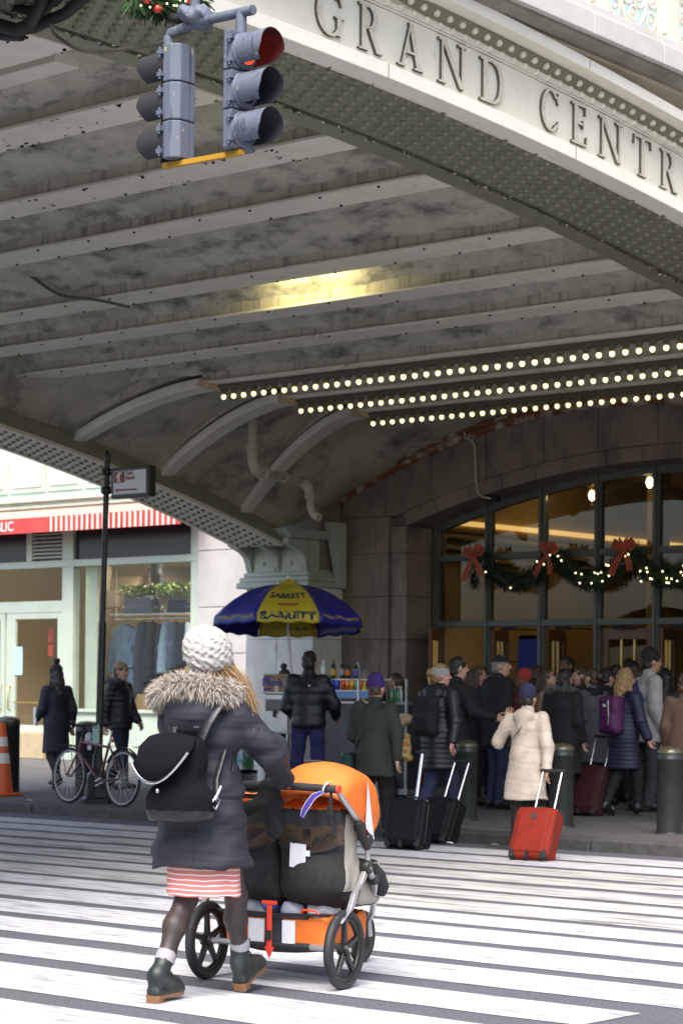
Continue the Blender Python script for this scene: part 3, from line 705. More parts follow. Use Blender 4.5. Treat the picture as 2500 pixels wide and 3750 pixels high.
for i in range(nv):
    xs = np.linspace(xv[i] + .005, xv[i + 1] - .005, 5)
    lean = lambda x, dz: x + (x + 15.85) / 13.6 * dz
    B().strip([[(x, WY + .04, ZR(x)), (lean(x, .2), WY + .04, ZR(x) + .2), (lean(x, .2), FY + .1, ZR(x) + .2), (x, FY + .1, ZR(x))] for x in xs], closed=True, caps=True).obj('voussoir', m_gran, sta, bevel=.006)
xo = [-21.43, -20.6, -19.75, -18.75, -17.75, -16.85, -15.9, -15.0, -14.0, -13, -12.2, -11.45]
for i in range(len(xo) - 1):
    xs = np.linspace(xo[i] + .006, xo[i + 1] - .006, 5); lean = lambda x, dz: x + (x + 15.85) / 13.6 * (dz - .2)
    B().strip([[(x, WY, max(ZR(x) + .205, 4.085)), (x, WY, ZT(x) + .1), (x, WY + .4, ZT(x) + .1), (x, WY + .4, max(ZR(x) + .205, 4.085))] for x in xs], closed=True, caps=True).obj('ashlar_block', m_gran, sta, bevel=.006)
# rusted angle iron along the top of the wall
for i in range(14):
    xs = np.linspace(-21.75 + i * .74, -21.75 + (i + 1) * .74 - .004, 6)
    B().strip([[(x, WY - .02, ZT(x) - .11), (x, WY - .05, ZT(x) - .1), (x, WY - .06, ZT(x) - .03), (x, WY - .15, ZT(x) - .015), (x, WY - .15, ZT(x) + .02), (x, WY - .02, ZT(x) + .05)] for x in xs], closed=True, caps=True).obj('rusty_angle', m_rust, sta)
# glazed screen: frame, transoms, panes
MX = [-20.17 + .957 * i for i in range(10)]
scr = B().box(-20.22, -11.5, FY, FY + .1, 3.43, 3.53).obj('transom', m_fr, sta, bevel=.008)
B().box(-20.22, -11.5, FY - .03, FY + .1, 2.46, 2.55).obj('transom', m_fr, sta, bevel=.008)
B().box(-20.22, -11.5, FY - .02, FY, 3.445, 3.515).obj('transom_bead', m_fr, scr)
for x in MX:
    b = B(); b.box(x - .05, x + .05, FY - .015, FY + .12, PAVE, min(ZR(x), 4.62)); b.box(x - .022, x + .022, FY - .05, FY - .015, PAVE, min(ZR(x), 4.62)); b.obj('mullion', m_fr, sta, bevel=.006)
B().strip([[(x, FY - .02, ZR(x) - .1), (x, FY - .02, ZR(x)), (x, FY + .1, ZR(x)), (x, FY + .1, ZR(x) - .1)] for x in np.linspace(-20.22, -11.5, 40)], closed=True, caps=True).obj('arch_frame', m_fr, sta)
for i in range(9):
    a, c = MX[i] + .052, MX[i + 1] - .052
    xs = np.linspace(a, c, 5)
    B().prism([(a, 3.532), (c, 3.532)] + [(x, ZR(x) - .102) for x in xs[::-1]], lambda x, z: (x, FY + .04, z), lambda x, z: (x, FY + .048, z)).obj('window_pane', m_glass, sta)
    B().box(a, c, FY + .04, FY + .048, 2.552, 3.428).obj('window_pane', m_glass, sta)
# oak door leaves with glazed lights
def door(x, ang, y=FY + .06, w=.86):
    d = B()
    st = .11
    for (u0, u1, z0, z1) in ((0, st, 0, 2.3), (w - st, w, 0, 2.3), (st, w - st, 2.14, 2.3), (st, w - st, 0, .28), (st, w - st, .95, 1.07)):
        d.box(u0, u1, -.022, .022, z0 + .001, z1 - .001)
    o = d.obj('door', m_wood, sta, bevel=.006, loc=(x, y, PAVE), rot=(0, 0, R(ang)))
    for i in range(1, 3): B().box(st + (w - 2 * st) * i / 3 - .014, st + (w - 2 * st) * i / 3 + .014, -.02, .02, 1.07, 2.139).obj('glazing_bar', m_brass, o)
    B().box(st, w - st, -.019, .019, 1.6, 1.625).obj('glazing_bar', m_brass, o)
    B().box(st, w - st, -.004, .004, 1.071, 2.139).obj('door_glass', m_glass, o)
    B().box(st, w - st, -.004, .004, .281, .949).obj('door_glass', m_glass, o)
    h = B(); h.tube([(w - .06, -.022, 1.0), (w - .06, -.075, 1.0), (w - .06, -.075, 1.28), (w - .06, -.022, 1.28)], .011, 6); h.obj('door_handle', m_brass, o)
    return o
for x, a in ((MX[0] + .06, -62), (MX[1] + .06, 112), (MX[2] + .06, 108), (MX[3] + .06, 0), (MX[4] + .06, 110), (MX[5] + .06, 0), (MX[6] + .06, 0), (MX[7] + .06, 0), (MX[8] + .06, 0)): door(x, a)
for i in range(1, 5):   # door closers under the head
    b = B(); b.box(MX[i] + .3, MX[i] + .55, FY - .06, FY - .03, 2.4, 2.45); b.beam((MX[i] + .55, FY - .05, 2.42), (MX[i] + .78, FY + .15, 2.41), .02, .02); b.obj('door_closer', m_black, sta)
# hall behind the glass
m_hallw = M('hall_wall', (.4, .27, .11), .8, col2=(.3, .2, .08), vs=1.5); m_hallc = M('hall_ceiling', (.3, .22, .1), .8)
hall = B().box(-20.6, -20.3, FY + .4, 33.6, 0, 5.6).obj('hall_wall', m_hallw, sta)
B().box(-20.3, -6, 33.3, 33.6, 0, 5.6).obj('hall_wall', m_hallw, sta)
B().box(-20.6, -3, FY + .13, 33.6, 5.05, 5.2).obj('hall_ceiling', m_hallc, sta)
B().box(-21, -3, FY + .1, 33.6, -.02, PAVE).obj('hall_floor', M('hall_floor', (.35, .3, .24), .35, col2=(.28, .24, .19), vs=2.), sta)
B().box(-3.3, -3, WY, 33.6, 0, 5.6).obj('hall_wall', m_hallw, sta)
for z, d in ((3.98, .1), (3.86, .2), (3.7, .14), (3.55, .08)): B().box(-20.3, -20.3 + d, FY + .4, 33.3, z - .07, z).obj('hall_cornice', m_hallw, sta, bevel=.02)
B().box(-20.29, -20.22, FY + .45, 33.2, 4.02, 4.09).obj('cove_light', M('cove_light', (1, .8, .45), .5, emit=(1, .62, .22), es=.6), sta)
# inner partition with an arched pale opening
b = B(); b.box(-18.9, -18.6, 29.0, 29.2, PAVE, 5.05); b.obj('hall_pilaster', m_hallw, sta)
b = B(); b.box(-15.6, -6, 30.4, 30.6, PAVE, 5.05); b.obj('hall_partition', M('hall_dark_panel', (.12, .1, .08), .6), sta)
m_lg = M('globe_lamp', (1, .95, .8), .4, emit=(1, .84, .5), es=3.)
for k, (px, py, zd) in enumerate(((1966, 1874, 36.5), (2166, 1814, 33.6), (2377, 1766, 31.4))):
    r = _ray(px, py); p = Vector((r[0] * zd, r[1] * zd, EYE + r[2] * zd))
    t = thing('ceiling_lamp', ['small brass ceiling lamp with lit globe, leftmost behind the arched window', 'brass ceiling lamp with lit globe, middle of three behind the arched window', 'brass ceiling lamp with lit globe, rightmost of three behind the arched window'][k], 'lamp', p, group='globe lamps in the station hall')
    B().ball((0, 0, 0), .055, (1, 1, 1.5), 10, 8).obj('globe', m_lg, t)
    B().lathe([(.03, .08), (.05, .12), (.16, .2), (.17, .23), (.05, .26), (.02, 5.05 - p.z)], n=12).obj('lamp_holder', m_brass, t)
    pl = bpy.data.lights.new('ceiling_lamp_light', 'POINT'); pl.energy = 7; pl.color = (1, .74, .36); pl.shadow_soft_size = .06
    po = bpy.data.objects.new('ceiling_lamp_light', pl); COL.objects.link(po); po.parent = t; po.location = (0, 0, -.12)
t = thing('advert_screen', 'glowing dark blue advertising screen inside the leftmost doorway', 'screen', (-19.9, 27.6, 0))
b = B(); b.box(-.45, .45, -.04, .04, .4, 2.4); b.obj('screen_case', m_black, t)
b = B(); b.box(-.42, .42, -.046, -.042, .5, 2.34); b.obj('screen_face', M('screen_blue', (.01, .015, .06), .3, emit=(.012, .02, .09), es=.15), t)
b = B(); b.ball((.12, -.05, 1.75), .06, (.7, .08, 2.4), 10, 8); b.obj('screen_figure', M('screen_figure', (.05, .08, .3), .4, emit=(.05, .09, .4), es=.25), t)
# cast iron drain pipe in the corner of the cove
m_pipe = M('pipe_paint', (.5, .47, .38), .55, col2=(.4, .37, .29), vs=5., bump=.2, bs=30., dirt=(.12, .09, .06), ds=6., dlo=.64, dhi=.75)
t = thing('drain_pipe', 'beige cast iron drain pipe bending along the corner beneath the viaduct', 'pipe')
P_ = [PY(925, 1480, 21.5), PY(925, 1640, 21.5), PY(926, 1690, 21.5), PY(938, 1722, 21.55), PY(965, 1733, 21.7), PY(1040, 1748, 22.3), PY(1105, 1763, 22.8), PY(1130, 1785, 22.9), PY(1138, 1820, 22.9), PY(1139, 1862, 22.9), PY(1150, 1885, 22.9), PY(1168, 1895, 22.9)]
B().tube(P_[:3], .062, 12).obj('pipe_run', m_pipe, t); B().tube(P_[1:5], .075, 12).obj('elbow', m_pipe, t); B().tube(P_[4:7], .058, 12).obj('pipe_run', m_pipe, t)
B().tube(P_[6:9], .072, 12).obj('elbow', m_pipe, t); B().tube(P_[8:], .06, 12).obj('pipe_run', m_pipe, t)
def collar(p, d, r, w=.03): p = Vector(p); d = Vector(d).normalized(); return B().cyl(p - d * w, p + d * w, r, n=14)
for i, r in ((1, .1), (4, .105), (5, .08), (8, .09)): collar(P_[i], P_[min(i + 1, 11)] - P_[i - 1], r).obj('collar', m_pipe, t)
# electric conduit down the stone
t = thing('conduit', 'thin grey conduit running down the granite above the entrance', 'conduit')
B().tube([PY(1700, 1560, WY - .14), PY(1701, 1605, WY - .12), PY(1728, 1612, WY - .05), PY(1738, 1640, WY - .03), PY(1742, 1760, WY - .03), PY(1748, 1805, WY - .03), PY(1765, 1820, WY - .03), PY(1800, 1826, WY + .1)], .016, 8).obj('conduit_tube', m_pipe, t)
a = PY(1803, 1826, WY + .12); B().cyl(a + Vector((-.1, 0, 0)), a + Vector((.12, 0, 0)), .05, n=10).obj('junction_box', m_black, t)

# Christmas garland with ribbon bows over the doors
m_fir = M('fir_needles', (.022, .045, .022), .7, col2=(.04, .07, .03), vs=30.); m_fairy = M('fairy_light', (1, .9, .6), .4, emit=(1, .82, .4), es=2.5)
m_rib_r = M('ribbon_red', (.42, .045, .012), .6, col2=(.28, .025, .008), vs=9.); m_rib_g = M('ribbon_gold', (.3, .17, .05), .5)
def needles(path, rad, n, L=.11, seed=0, w=.012):
    r = random.Random(seed); b = B(); k = len(path) - 1
    for _ in range(n):
        u = r.random() * k; i = min(int(u), k - 1); p = Vector(path[i]).lerp(Vector(path[i + 1]), u - i); d = (Vector(path[i + 1]) - Vector(path[i])).normalized()
        o = Vector((r.gauss(0, 1), r.gauss(0, 1), r.gauss(0, 1))); o = (o - d * o.dot(d)).normalized()
        p = p + o * rad * r.random() ** .6; q = p + (o * .8 + d * r.uniform(-.7, .7) + Vector((0, 0, -.15))).normalized() * L * r.uniform(.6, 1.2)
        s = d.cross(o) * w * r.uniform(.7, 1.4); b._add([p - s, p + s, q + s * .3, q - s * .3], [(0, 1, 2, 3)])
    return b
GX = [PY(1757, 2075, FY - .16), PY(2030, 2055, FY - .16), PY(2305, 2050, FY - .16), PY(2580, 2045, FY - .16), PY(2850, 2045, FY - .16)]
GX = [Vector((g.x, FY - .16, 3.5)) for g in GX]
sw = ['dark fir garland swag between the first and second red bows', 'fir garland swag with fairy lights between the second and third red bows', 'fir garland swag with many fairy lights right of the third red bow']
for i in range(3):
    a, c = GX[i], GX[i + 1]; path = [a.lerp(c, q / 12) + Vector((0, 0, -.42 * 4 * (q / 12) * (1 - q / 12) + (.02 if q in (0, 12) else 0))) for q in range(13)]
    t = thing('garland', sw[i], 'garland', group='fir garlands over the station doors')
    needles(path, .09, 1500, .11, i).obj('foliage', m_fir, t); B().tube(path, .02, 5).obj('wire', m_fir, t)
    r = random.Random(40 + i)
    for q in range((4, 14, 26)[i]):
        u = r.uniform(.5, 11.5); p = path[int(u)].lerp(path[int(u) + 1], u - int(u)) + Vector((r.uniform(-.06, .06), -.14 - r.uniform(0, .05), r.uniform(-.16, .1)))
        B().ball(p, .011, n=6, m=4).obj('fairy_light', m_fairy, t)
needles([GX[0] + Vector((-.12, 0, -.05)), GX[0] + Vector((-.1, 0, -.5))], .07, 260, .1, 9).obj('foliage', m_fir, bpy.data.objects['garland'])
def ribbon(b, pts, w, nrm=(0, -1, 0), gold=True):
    P = [Vector(p) for p in pts]; n = Vector(nrm)
    for (o0, o1, m) in ((-.5, .5, 0), (-.5, -.42, 1), (.42, .5, 1)):
        b.m = m; secs = []
        for i, p in enumerate(P):
            d = (P[min(i + 1, len(P) - 1)] - P[max(i - 1, 0)]).normalized(); s = d.cross(n).normalized(); ww = w[i] if isinstance(w, list) else w
            off = n * (.003 if m else 0); secs.append([p + s * ww * o0 + off, p + s * ww * o1 + off])
        b.strip(secs, smooth=True)
bw = ['leftmost red and gold ribbon bow on the garland', 'red and gold ribbon bow above the middle doors, second from the left', 'third red and gold ribbon bow from the left on the garland']
for i in range(3):
    p = GX[i] + Vector((0, -.15, 0)); t = thing('ribbon_bow', bw[i], 'bow', p, group='ribbon bows on the garland'); t.scale = (.74, .74, .74); t.rotation_euler = (0, R((-8, 6, -3)[i]), R((5, -9, 8)[i]))
    for s in (-1, 1):
        b = B(); ribbon(b, [(0, 0, 0), (s * .07, -.04, .07), (s * .17, -.03, .12), (s * .2, 0, .06), (s * .12, .03, -.01), (0, .02, 0)], [.05, .1, .14, .15, .1, .05]); b.obj('loop', [m_rib_r, m_rib_g], t)
        b = B(); ribbon(b, [(0, 0, 0), (s * .04, -.03, .1), (s * .09, -.02, .17), (s * .05, .02, .1)], [.04, .08, .1, .05]); b.obj('loop', [m_rib_r, m_rib_g], t)
        b = B(); ribbon(b, [(0, -.01, 0), (s * .05, -.05, -.14), (s * .14 + (-.05 if s < 0 else -.04), -.03, -.3), (s * .17 + (-.1 if s < 0 else -.05), -.05, -.46 + .03 * s)], [.05, .09, .12, .13]); b.obj('tail', [m_rib_r, m_rib_g], t)
    B().ball((0, -.03, 0), .04, (1, .7, 1.1), 10, 8).obj('knot', m_rib_r, t)

# ================================================================ the clothing shop beyond the viaduct
SY = 28.2
m_mint = M('mint_paint', (.5, .575, .47), .45, col2=(.45, .52, .43), vs=2.)
m_lime = M('limestone', (.52, .5, .475), .8, col2=(.44, .42, .4), vs=2., bump=.1, bs=60., rand=.05, dirt=(.45, .42, .4), ds=2., dlo=.6, dhi=.8)
m_tanst = M('tan_stone', (.5, .4, .24), .8, col2=(.42, .33, .2), vs=4., rand=.05)
m_dark = M('dark_panel', (.008, .01, .02), .25, spec=.6)
m_sglass = glass_mat('shop_glass', (.95, .97, .97), .8, base=.03)
m_red = M('awning_red', (.62, .07, .06), .75, col2=(.52, .05, .045), vs=3.); m_cremest = M('awning_stripe', (.82, .76, .62), .75)
def RY(px0, py0, px1, py1, Y):
    xm, ym = (px0 + px1) / 2, (py0 + py1) / 2
    return PY(px0, ym, Y).x, PY(px1, ym, Y).x, PY(xm, py1, Y).z, PY(xm, py0, Y).z
shop = thing('shop_building', 'pale mint green clothing shop front with limestone pilaster beyond the viaduct', 'building')
def panel(name, px0, py0, px1, py1, d0, d1, mat, parent=shop, bev=.01, lo=None, hi=None):
    x0, x1, z0, z1 = RY(px0, py0, px1, py1, SY)
    if lo is not None: z0 = lo
    if hi is not None: z1 = hi
    return B().box(x0, x1, SY - d0, SY + d1, z0, z1).obj(name, mat, parent, bevel=bev)
ZB = RY(278, 2600, 706, 2738, SY)[2]
zt0, zt1 = PY(490, 2066, SY).z, PY(490, 2040, SY).z        # bar over the display window
zu1 = PY(490, 1925, SY).z
xa = PY(-420, 2200, SY).x; xm0, xm1 = PY(236, 2200, SY).x, PY(276, 2200, SY).x; xw1, xf1 = PY(706, 2200, SY).x, PY(742, 2200, SY).x
zc0 = PY(150, 1868, SY).z
B().box(xa - 6, xf1 + .0, SY, SY + .5, zc0, 14).obj('upper_wall', m_mint, shop)
# panels on the wall above the awning
px = -95
for a, c in ((-95, 32), (42, 170), (178, 306), (314, 442), (450, 578), (586, 714)):
    x0, x1 = PY(a, 1740, SY).x, PY(c, 1740, SY).x; z0, z1 = PY(120, 1805, SY).z, PY(120, 1690, SY).z
    p = B().box(x0, x1, SY - .03, SY - .001, z0, z1).obj('wall_panel', m_mint, shop, bevel=.008)
    B().box(x0 + .1, x1 - .1, SY - .05, SY - .031, z0 + .1, z1 - .14).obj('panel_field', m_mint, p, bevel=.012)
for k, (d, za, zb) in enumerate(((.1, 0, .07), (.16, .07, .13), (.12, .13, .19), (.22, .19, .24))):
    B().box(xa - 4, xf1, SY - d, SY - .0005, zc0 - .05 + za, zc0 - .05 + zb).obj('cornice_mould', m_mint, shop, bevel=.015)
# fascia frame, dark clerestory panes, louvre
B().box(xa, xm1, SY - .06, SY + .1, zt0, zt1).obj('head_bar', m_mint, shop, bevel=.01); B().box(xm1, xf1, SY - .06, SY + .1, zt0, zt1).obj('head_bar', m_mint, shop, bevel=.01)
for a, c in ((105, 125), (236, 276), (706, 742)):
    B().box(PY(a, 2000, SY).x, PY(c, 2000, SY).x, SY - .05, SY + .12, zt1 + .001, zc0 - .06).obj('mullion', m_mint, shop, bevel=.008)
for a, c in ((-420, 105), (276, 706)):
    B().box(PY(a, 2000, SY).x, PY(c, 2000, SY).x, SY + .03, SY + .06, zt1, zc0 - .06).obj('clerestory_pane', m_dark, shop)
x0, x1 = PY(125, 2000, SY).x, PY(236, 2000, SY).x
lv = B().box(x0, x1, SY + .06, SY + .08, zt1, zc0 - .06).obj('louvre', m_dark, shop); zz = zt1 + .05
while zz < zc0 - .1:
    B().hexa([(x0 + .01, SY - .03, zz), (x1 - .01, SY - .03, zz), (x1 - .01, SY + .05, zz + .03), (x0 + .01, SY + .05, zz + .03), (x0 + .01, SY - .03, zz + .025), (x1 - .01, SY - .03, zz + .025), (x1 - .01, SY + .05, zz + .055), (x0 + .01, SY + .05, zz + .055)]).obj('slat', m_mint, lv); zz += .075
# display window
B().box(xm0, xm1, SY - .06, SY + .12, PAVE, zt0 - .001).obj('mullion', m_mint, shop, bevel=.01)
B().box(xw1, xf1, SY - .06, SY + .35, PAVE, zt0 - .001).obj('mullion', m_mint, shop, bevel=.01)
zs = PY(490, 2600, SY).z
B().box(xm1, xw1, SY - .08, SY + .12, zs - .06, zs).obj('window_sill', m_mint, shop, bevel=.01)
B().box(xm1, xw1, SY - .01, SY + .12, PAVE, zs - .06).obj('bulkhead', m_mint, shop)
for k in range(4):
    w = (xw1 - xm1) / 4; a = xm1 + k * w
    B().box(a + .08, a + w - .08, SY - .03, SY - .011, PAVE + .3, zs - .14).obj('panel_field', m_mint, shop, bevel=.012)
B().box(xm1, xw1, SY + .02, SY + .03, zs, zt0).obj('window_pane', m_sglass, shop)
B().box(PY(278, 2300, SY).x, PY(320, 2300, SY).x, SY + .25, SY + .3, zs, zt0).obj('window_return', m_mint, shop)
# entrance doors
zh0, zh1 = PY(120, 2245, SY).z, PY(120, 2203, SY).z; zd0 = PY(120, 2682, SY).z
B().box(xa, xm0, SY - .04, SY + .1, zh0, zh1).obj('door_head', m_mint, shop, bevel=.01)
B().box(xa, xm0, SY + .03, SY + .04, zh1, zt0).obj('window_pane', m_sglass, shop)
for a, c in ((-190, 22), (28, 232)):
    X0, X1 = PY(a, 2450, SY).x, PY(c, 2450, SY).x; w = X1 - X0
    d = B()
    d.box(X0, X0 + .26, SY - .03, SY + .03, zd0, zh0); d.box(X1 - .14, X1, SY - .03, SY + .03, zd0, zh0); d.box(X0 + .26, X1 - .14, SY - .03, SY + .03, zh0 - .12, zh0); d.box(X0 + .26, X1 - .14, SY - .03, SY + .03, zd0, zd0 + .14)
    o = d.obj('door', m_mint, shop, bevel=.008)
    B().box(X0 + .261, X1 - .141, SY - .004, SY + .004, zd0 + .141, zh0 - .121).obj('door_glass', m_sglass, o)
    hx = X0 + .14 if a > 0 else X1 - .07
    B().tube([(hx, SY - .03, 1.05), (hx, SY - .1, 1.08), (hx, SY - .1, 1.5), (hx, SY - .03, 1.53)], .014, 6).obj('door_handle', m_brass, o)
    B().box(X0 + .262, X1 - .142, SY - .09, SY - .07, 1.2, 1.225).obj('push_bar', m_brass, o)
x = PY(72, 2420, SY).x; B().box(x - .13, x + .13, SY - .037, SY - .031, 1.75, 2.3).obj('door_notice', M('pale_blue_notice', (.45, .72, .8), .6), shop)
B().box(xa, PY(175, 2720, SY).x, SY - .12, SY + .2, PAVE, zd0 - .002).obj('stone_step', m_tanst, shop, bevel=.015)
for px_, py_, h_ in ((186, 2330, .16), (186, 2378, .13)): x = PY(px_, py_, SY + .3).x; z = PY(px_, py_, SY + .3).z; B().box(x - .07, x + .07, SY + .3, SY + .305, z - h_, z + h_).obj('red_notice', M('red_notice', (.45, .05, .03), .6), shop)
# limestone pilaster at the corner
zz = [PAVE, .75, 1.28, 1.62, 2.15, 2.98, 4.0, 5.1, 6.4]
for i in range(8):
    pr = .06 if i == 2 else 0
    B().box(xf1 + .006, PY(930, 2200, SY).x, SY - .15 - pr, SY + .6, zz[i] + .006, zz[i + 1] - .006).obj('ashlar_block', m_lime, shop, bevel=.01)
B().box(xf1, -22.9, SY - .1, SY + 2, 6.4, 12).obj('upper_wall', m_lime, shop)
# awning with striped valance
aw = thing('awning', 'red canvas awning with cream stripes over the shop front', 'awning')
AY = SY - .9
ax0, ax1 = PY(-420, 1900, AY).x, PY(660, 1900, AY).x
zv0, zv1, zb = PY(255, 1943, AY).z, PY(255, 1889, AY).z, PY(255, 1860, SY).z
axs = ax0; sw_ = .112; r = random.Random(2)
xplain = PY(183, 1920, AY).x
cb = B(); nseg = 60
for i in range(nseg + 1): pass
cb.strip([[(ax0 + (ax1 - ax0) * i / nseg, SY - .02, zb), (ax0 + (ax1 - ax0) * i / nseg, SY - .45, zb + (zv1 - zb) * .5 - .02 + .012 * math.sin(i * 1.7)), (ax0 + (ax1 - ax0) * i / nseg, AY, zv1 + .008 * math.sin(i * 2.3))] for i in range(nseg + 1)], smooth=True)
cb.obj('canopy', m_red, aw)
cb = B(); cb.strip([[(ax0 + (ax1 - ax0) * i / 90, AY + .012 * math.sin(i * .9), zv1), (ax0 + (ax1 - ax0) * i / 90, AY + .02 * math.sin(i * .7 + 1), zv0)] for i in range(91)], smooth=True); cb.obj('valance', m_red, aw)
x = xplain + .04
while x < ax1 - .05:
    B().box(x, x + .05, AY - .025, AY - .021, zv0 + .004, zv1).obj('stripe', m_cremest, aw); x += .142
x = ax0
while x < ax1 - .05:
    B().hexa([(x, SY - .03, zb + .012), (x + .05, SY - .03, zb + .012), (x + .05, AY, zv1 + .012), (x, AY, zv1 + .012), (x, SY - .03, zb + .016), (x + .05, SY - .03, zb + .016), (x + .05, AY, zv1 + .016), (x, AY, zv1 + .016)]).obj('stripe', m_cremest, aw); x += .142
xr = PY(54, 1930, AY).x
me = text_mesh('REPUBLIC', .26, .004, .0); wd = max(v.co.x for v in me.vertices)
bpy.data.meshes.remove(me)
text('REPUBLIC', .26, M('white_print', (.85, .83, .8), .7), aw, Matrix.Translation((xr - wd, AY - .03, (zv0 + zv1) / 2 - .005)) @ Matrix.Rotation(R(90), 4, 'X'))
# shop interior
m_beige = M('shop_wall', (.62, .5, .33), .8); m_sh = M('shop_shelf', (.1, .08, .06), .6); m_chrome = M('chrome_rail', (.7, .7, .72), .2, metal=1.)
B().box(xa, -22.9, 33.4, 33.5, 0, 5).obj('interior_wall', m_beige, shop); B().box(xa, -22.9, SY + .1, 33.5, zc0 - .3, zc0 - .2).obj('interior_ceiling', M('shop_ceiling', (.5, .46, .4), .8), shop)
B().box(xa, -22.9, SY + .1, 33.5, -.02, PAVE).obj('interior_floor', m_sh, shop); B().box(-23.0, -22.9, SY + .5, 33.5, 0, 5).obj('interior_wall', m_beige, shop)
B().box(xa - .1, xa, SY + .1, 33.5, 0, 5).obj('interior_wall', m_beige, shop)
sp = B()
for (p0, q0, p1, q1, Y) in ((320, 2070, 395, 2600, 31.5), (545, 2075, 706, 2150, 30.5)): x0, x1, z0, z1 = RY(p0, q0, p1, q1, Y); sp.box(x0, x1, Y, Y + .1, z0, z1)
sp.obj('display_screen', m_sh, shop)
x0, x1, z0, z1 = RY(405, 2112, 510, 2180, 30.6); B().box(x0, x1, 30.6, 30.7, z0, z1).obj('display_panel', m_beige, shop)
x0, x1, z0, z1 = RY(325, 2165, 440, 2225, 30.0); B().box(x0, x1, 30, 30.5, z0, z1).obj('display_cabinet', m_sh, shop)
m_shl = M('shop_downlight', (1, .9, .7), .5, emit=(1, .82, .55), es=18.)
for k, (x, Y) in enumerate(((-31.5, 29.4), (-29.5, 29.4), (-27.5, 29.4), (-33.5, 31), (-30.5, 31.5), (-27.8, 31.5))):
    t = thing('downlight', ['round downlight above the left part of the shop window', 'round downlight above the middle of the clothes rail', 'round downlight above the right end of the clothes rail', 'round downlight behind the shop door', 'round downlight at the back of the shop, left', 'round downlight at the back of the shop, right'][k], 'lamp', (x, Y, zc0 - .31), group='downlights in the shop ceiling')
    B().lathe([(.02, 0), (.09, 0), (.1, .008)], n=12).obj('lens', m_shl, t); B().lathe([(.1, .002), (.125, -.006), (.125, .008)], n=14, caps=False).obj('trim', m_chrome, t)
    pl = bpy.data.lights.new('downlight_lamp', 'SPOT'); pl.energy = 190; pl.spot_size = R(120); pl.spot_blend = .6; pl.color = (1, .85, .62); pl.shadow_soft_size = .08
    po = bpy.data.objects.new('downlight_lamp', pl); COL.objects.link(po); po.parent = t; po.location = (0, 0, -.03)
RYK = 29.15
ra, rb = PY(425, 2268, RYK), PY(712, 2262, RYK); zr = ra.z
t = thing('clothes_rail', 'chrome clothes rail behind the shop window', 'rail')
B().cyl((ra.x, RYK, zr), (rb.x, RYK, zr), .022).obj('rail_tube', m_chrome, t)
for px in (427, 590): x = PY(px, 2268, RYK).x; B().cyl((x, RYK, zr), (x, RYK, zc0 - .2), .008).obj('hanger_rod', m_chrome, t)
def garment(px0, px1, py1, col, lab, side=False, nm='coat'):
    x0, x1 = PY(px0, 2450, RYK).x, PY(px1, 2450, RYK).x; z1 = zr - .09; z0 = PY((px0 + px1) / 2, py1, RYK).z; w = (x1 - x0) / 2; xc = (x0 + x1) / 2
    m = M('cloth_' + lab[:24].replace(' ', '_'), col, .85, col2=tuple(c * .75 for c in (srgb(col) if isinstance(col, str) else col)), vs=8.)
    t = thing(nm, lab, 'coat', (xc, RYK, z0), group='clothes hanging in the shop window')
    H = z1 - z0; th = .1 if not side else .2
    sd = Sdf((-w - .03, -th - .05, -.02), (w + .03, th + .05, H + .03), .018)
    if not side:
        sd.chain([(0, 0, H - .05), (0, 0, H * .55), (0, 0, .02)], [w * .62, w * .62, w * .78], .03, fl=(1, .35, 1))
        for s in (-1, 1): sd.chain([(s * w * .5, 0, H - .08), (s * w * .86, -.02, H * .66), (s * w * .92, -.03, H * .38)], [w * .2, w * .17, w * .15], .03, fl=(1, .7, 1))
        sd.keep(lambda X, Y, Z: np.abs(X) * .35 + (Z - H) + 0 * Y)
    else:
        sd.chain([(0, 0, H - .05), (0, 0, H * .5), (0, 0, .02)], [w * .6, w * .85, w * .95], .03, fl=(1, 1.6, 1))
    sd.above(0).disp(wrinkle(.006, 22, int(abs(px0)), (1.5, 1, .4))).obj('garment', m, t)
    B().tube([(-w * .5, 0, H - .06), (0, 0, H + .0), (0, 0, H + .07), (.02, 0, H + .1)], .008, 5).obj('hanger', m_sh, t)
    if not side:
        B().prism([(-.02, H * .95), (-.14 * w / .3, H * .86), (-.05, H * .62), (.0, H * .56)], lambda a, z: (a, -.1, z), lambda a, z: (a, -.085, z)).obj('lapel', m, t)
for a in ((405, 514, 2560, '#5a6f86', 'blue grey wool coat hanging face on at the left of the rail', False), (505, 548, 2540, '#2c3848', 'dark navy coat beside the blue grey one on the rail', True), (540, 580, 2500, '#252b36', 'charcoal coat in the middle of the shop rail', True), (574, 594, 2470, '#30384a', 'narrow slate garment on the shop rail', True),
          (592, 632, 2465, '#8598a8', 'light blue shirt jacket on the shop rail', True), (624, 662, 2450, '#46566a', 'steel blue jacket right of the light one on the rail', True), (656, 684, 2440, '#2a3444', 'dark jacket near the right end of the shop rail', True), (680, 706, 2420, '#b9ccd8', 'pale shirt at the right end of the shop rail', True)): garment(*a)
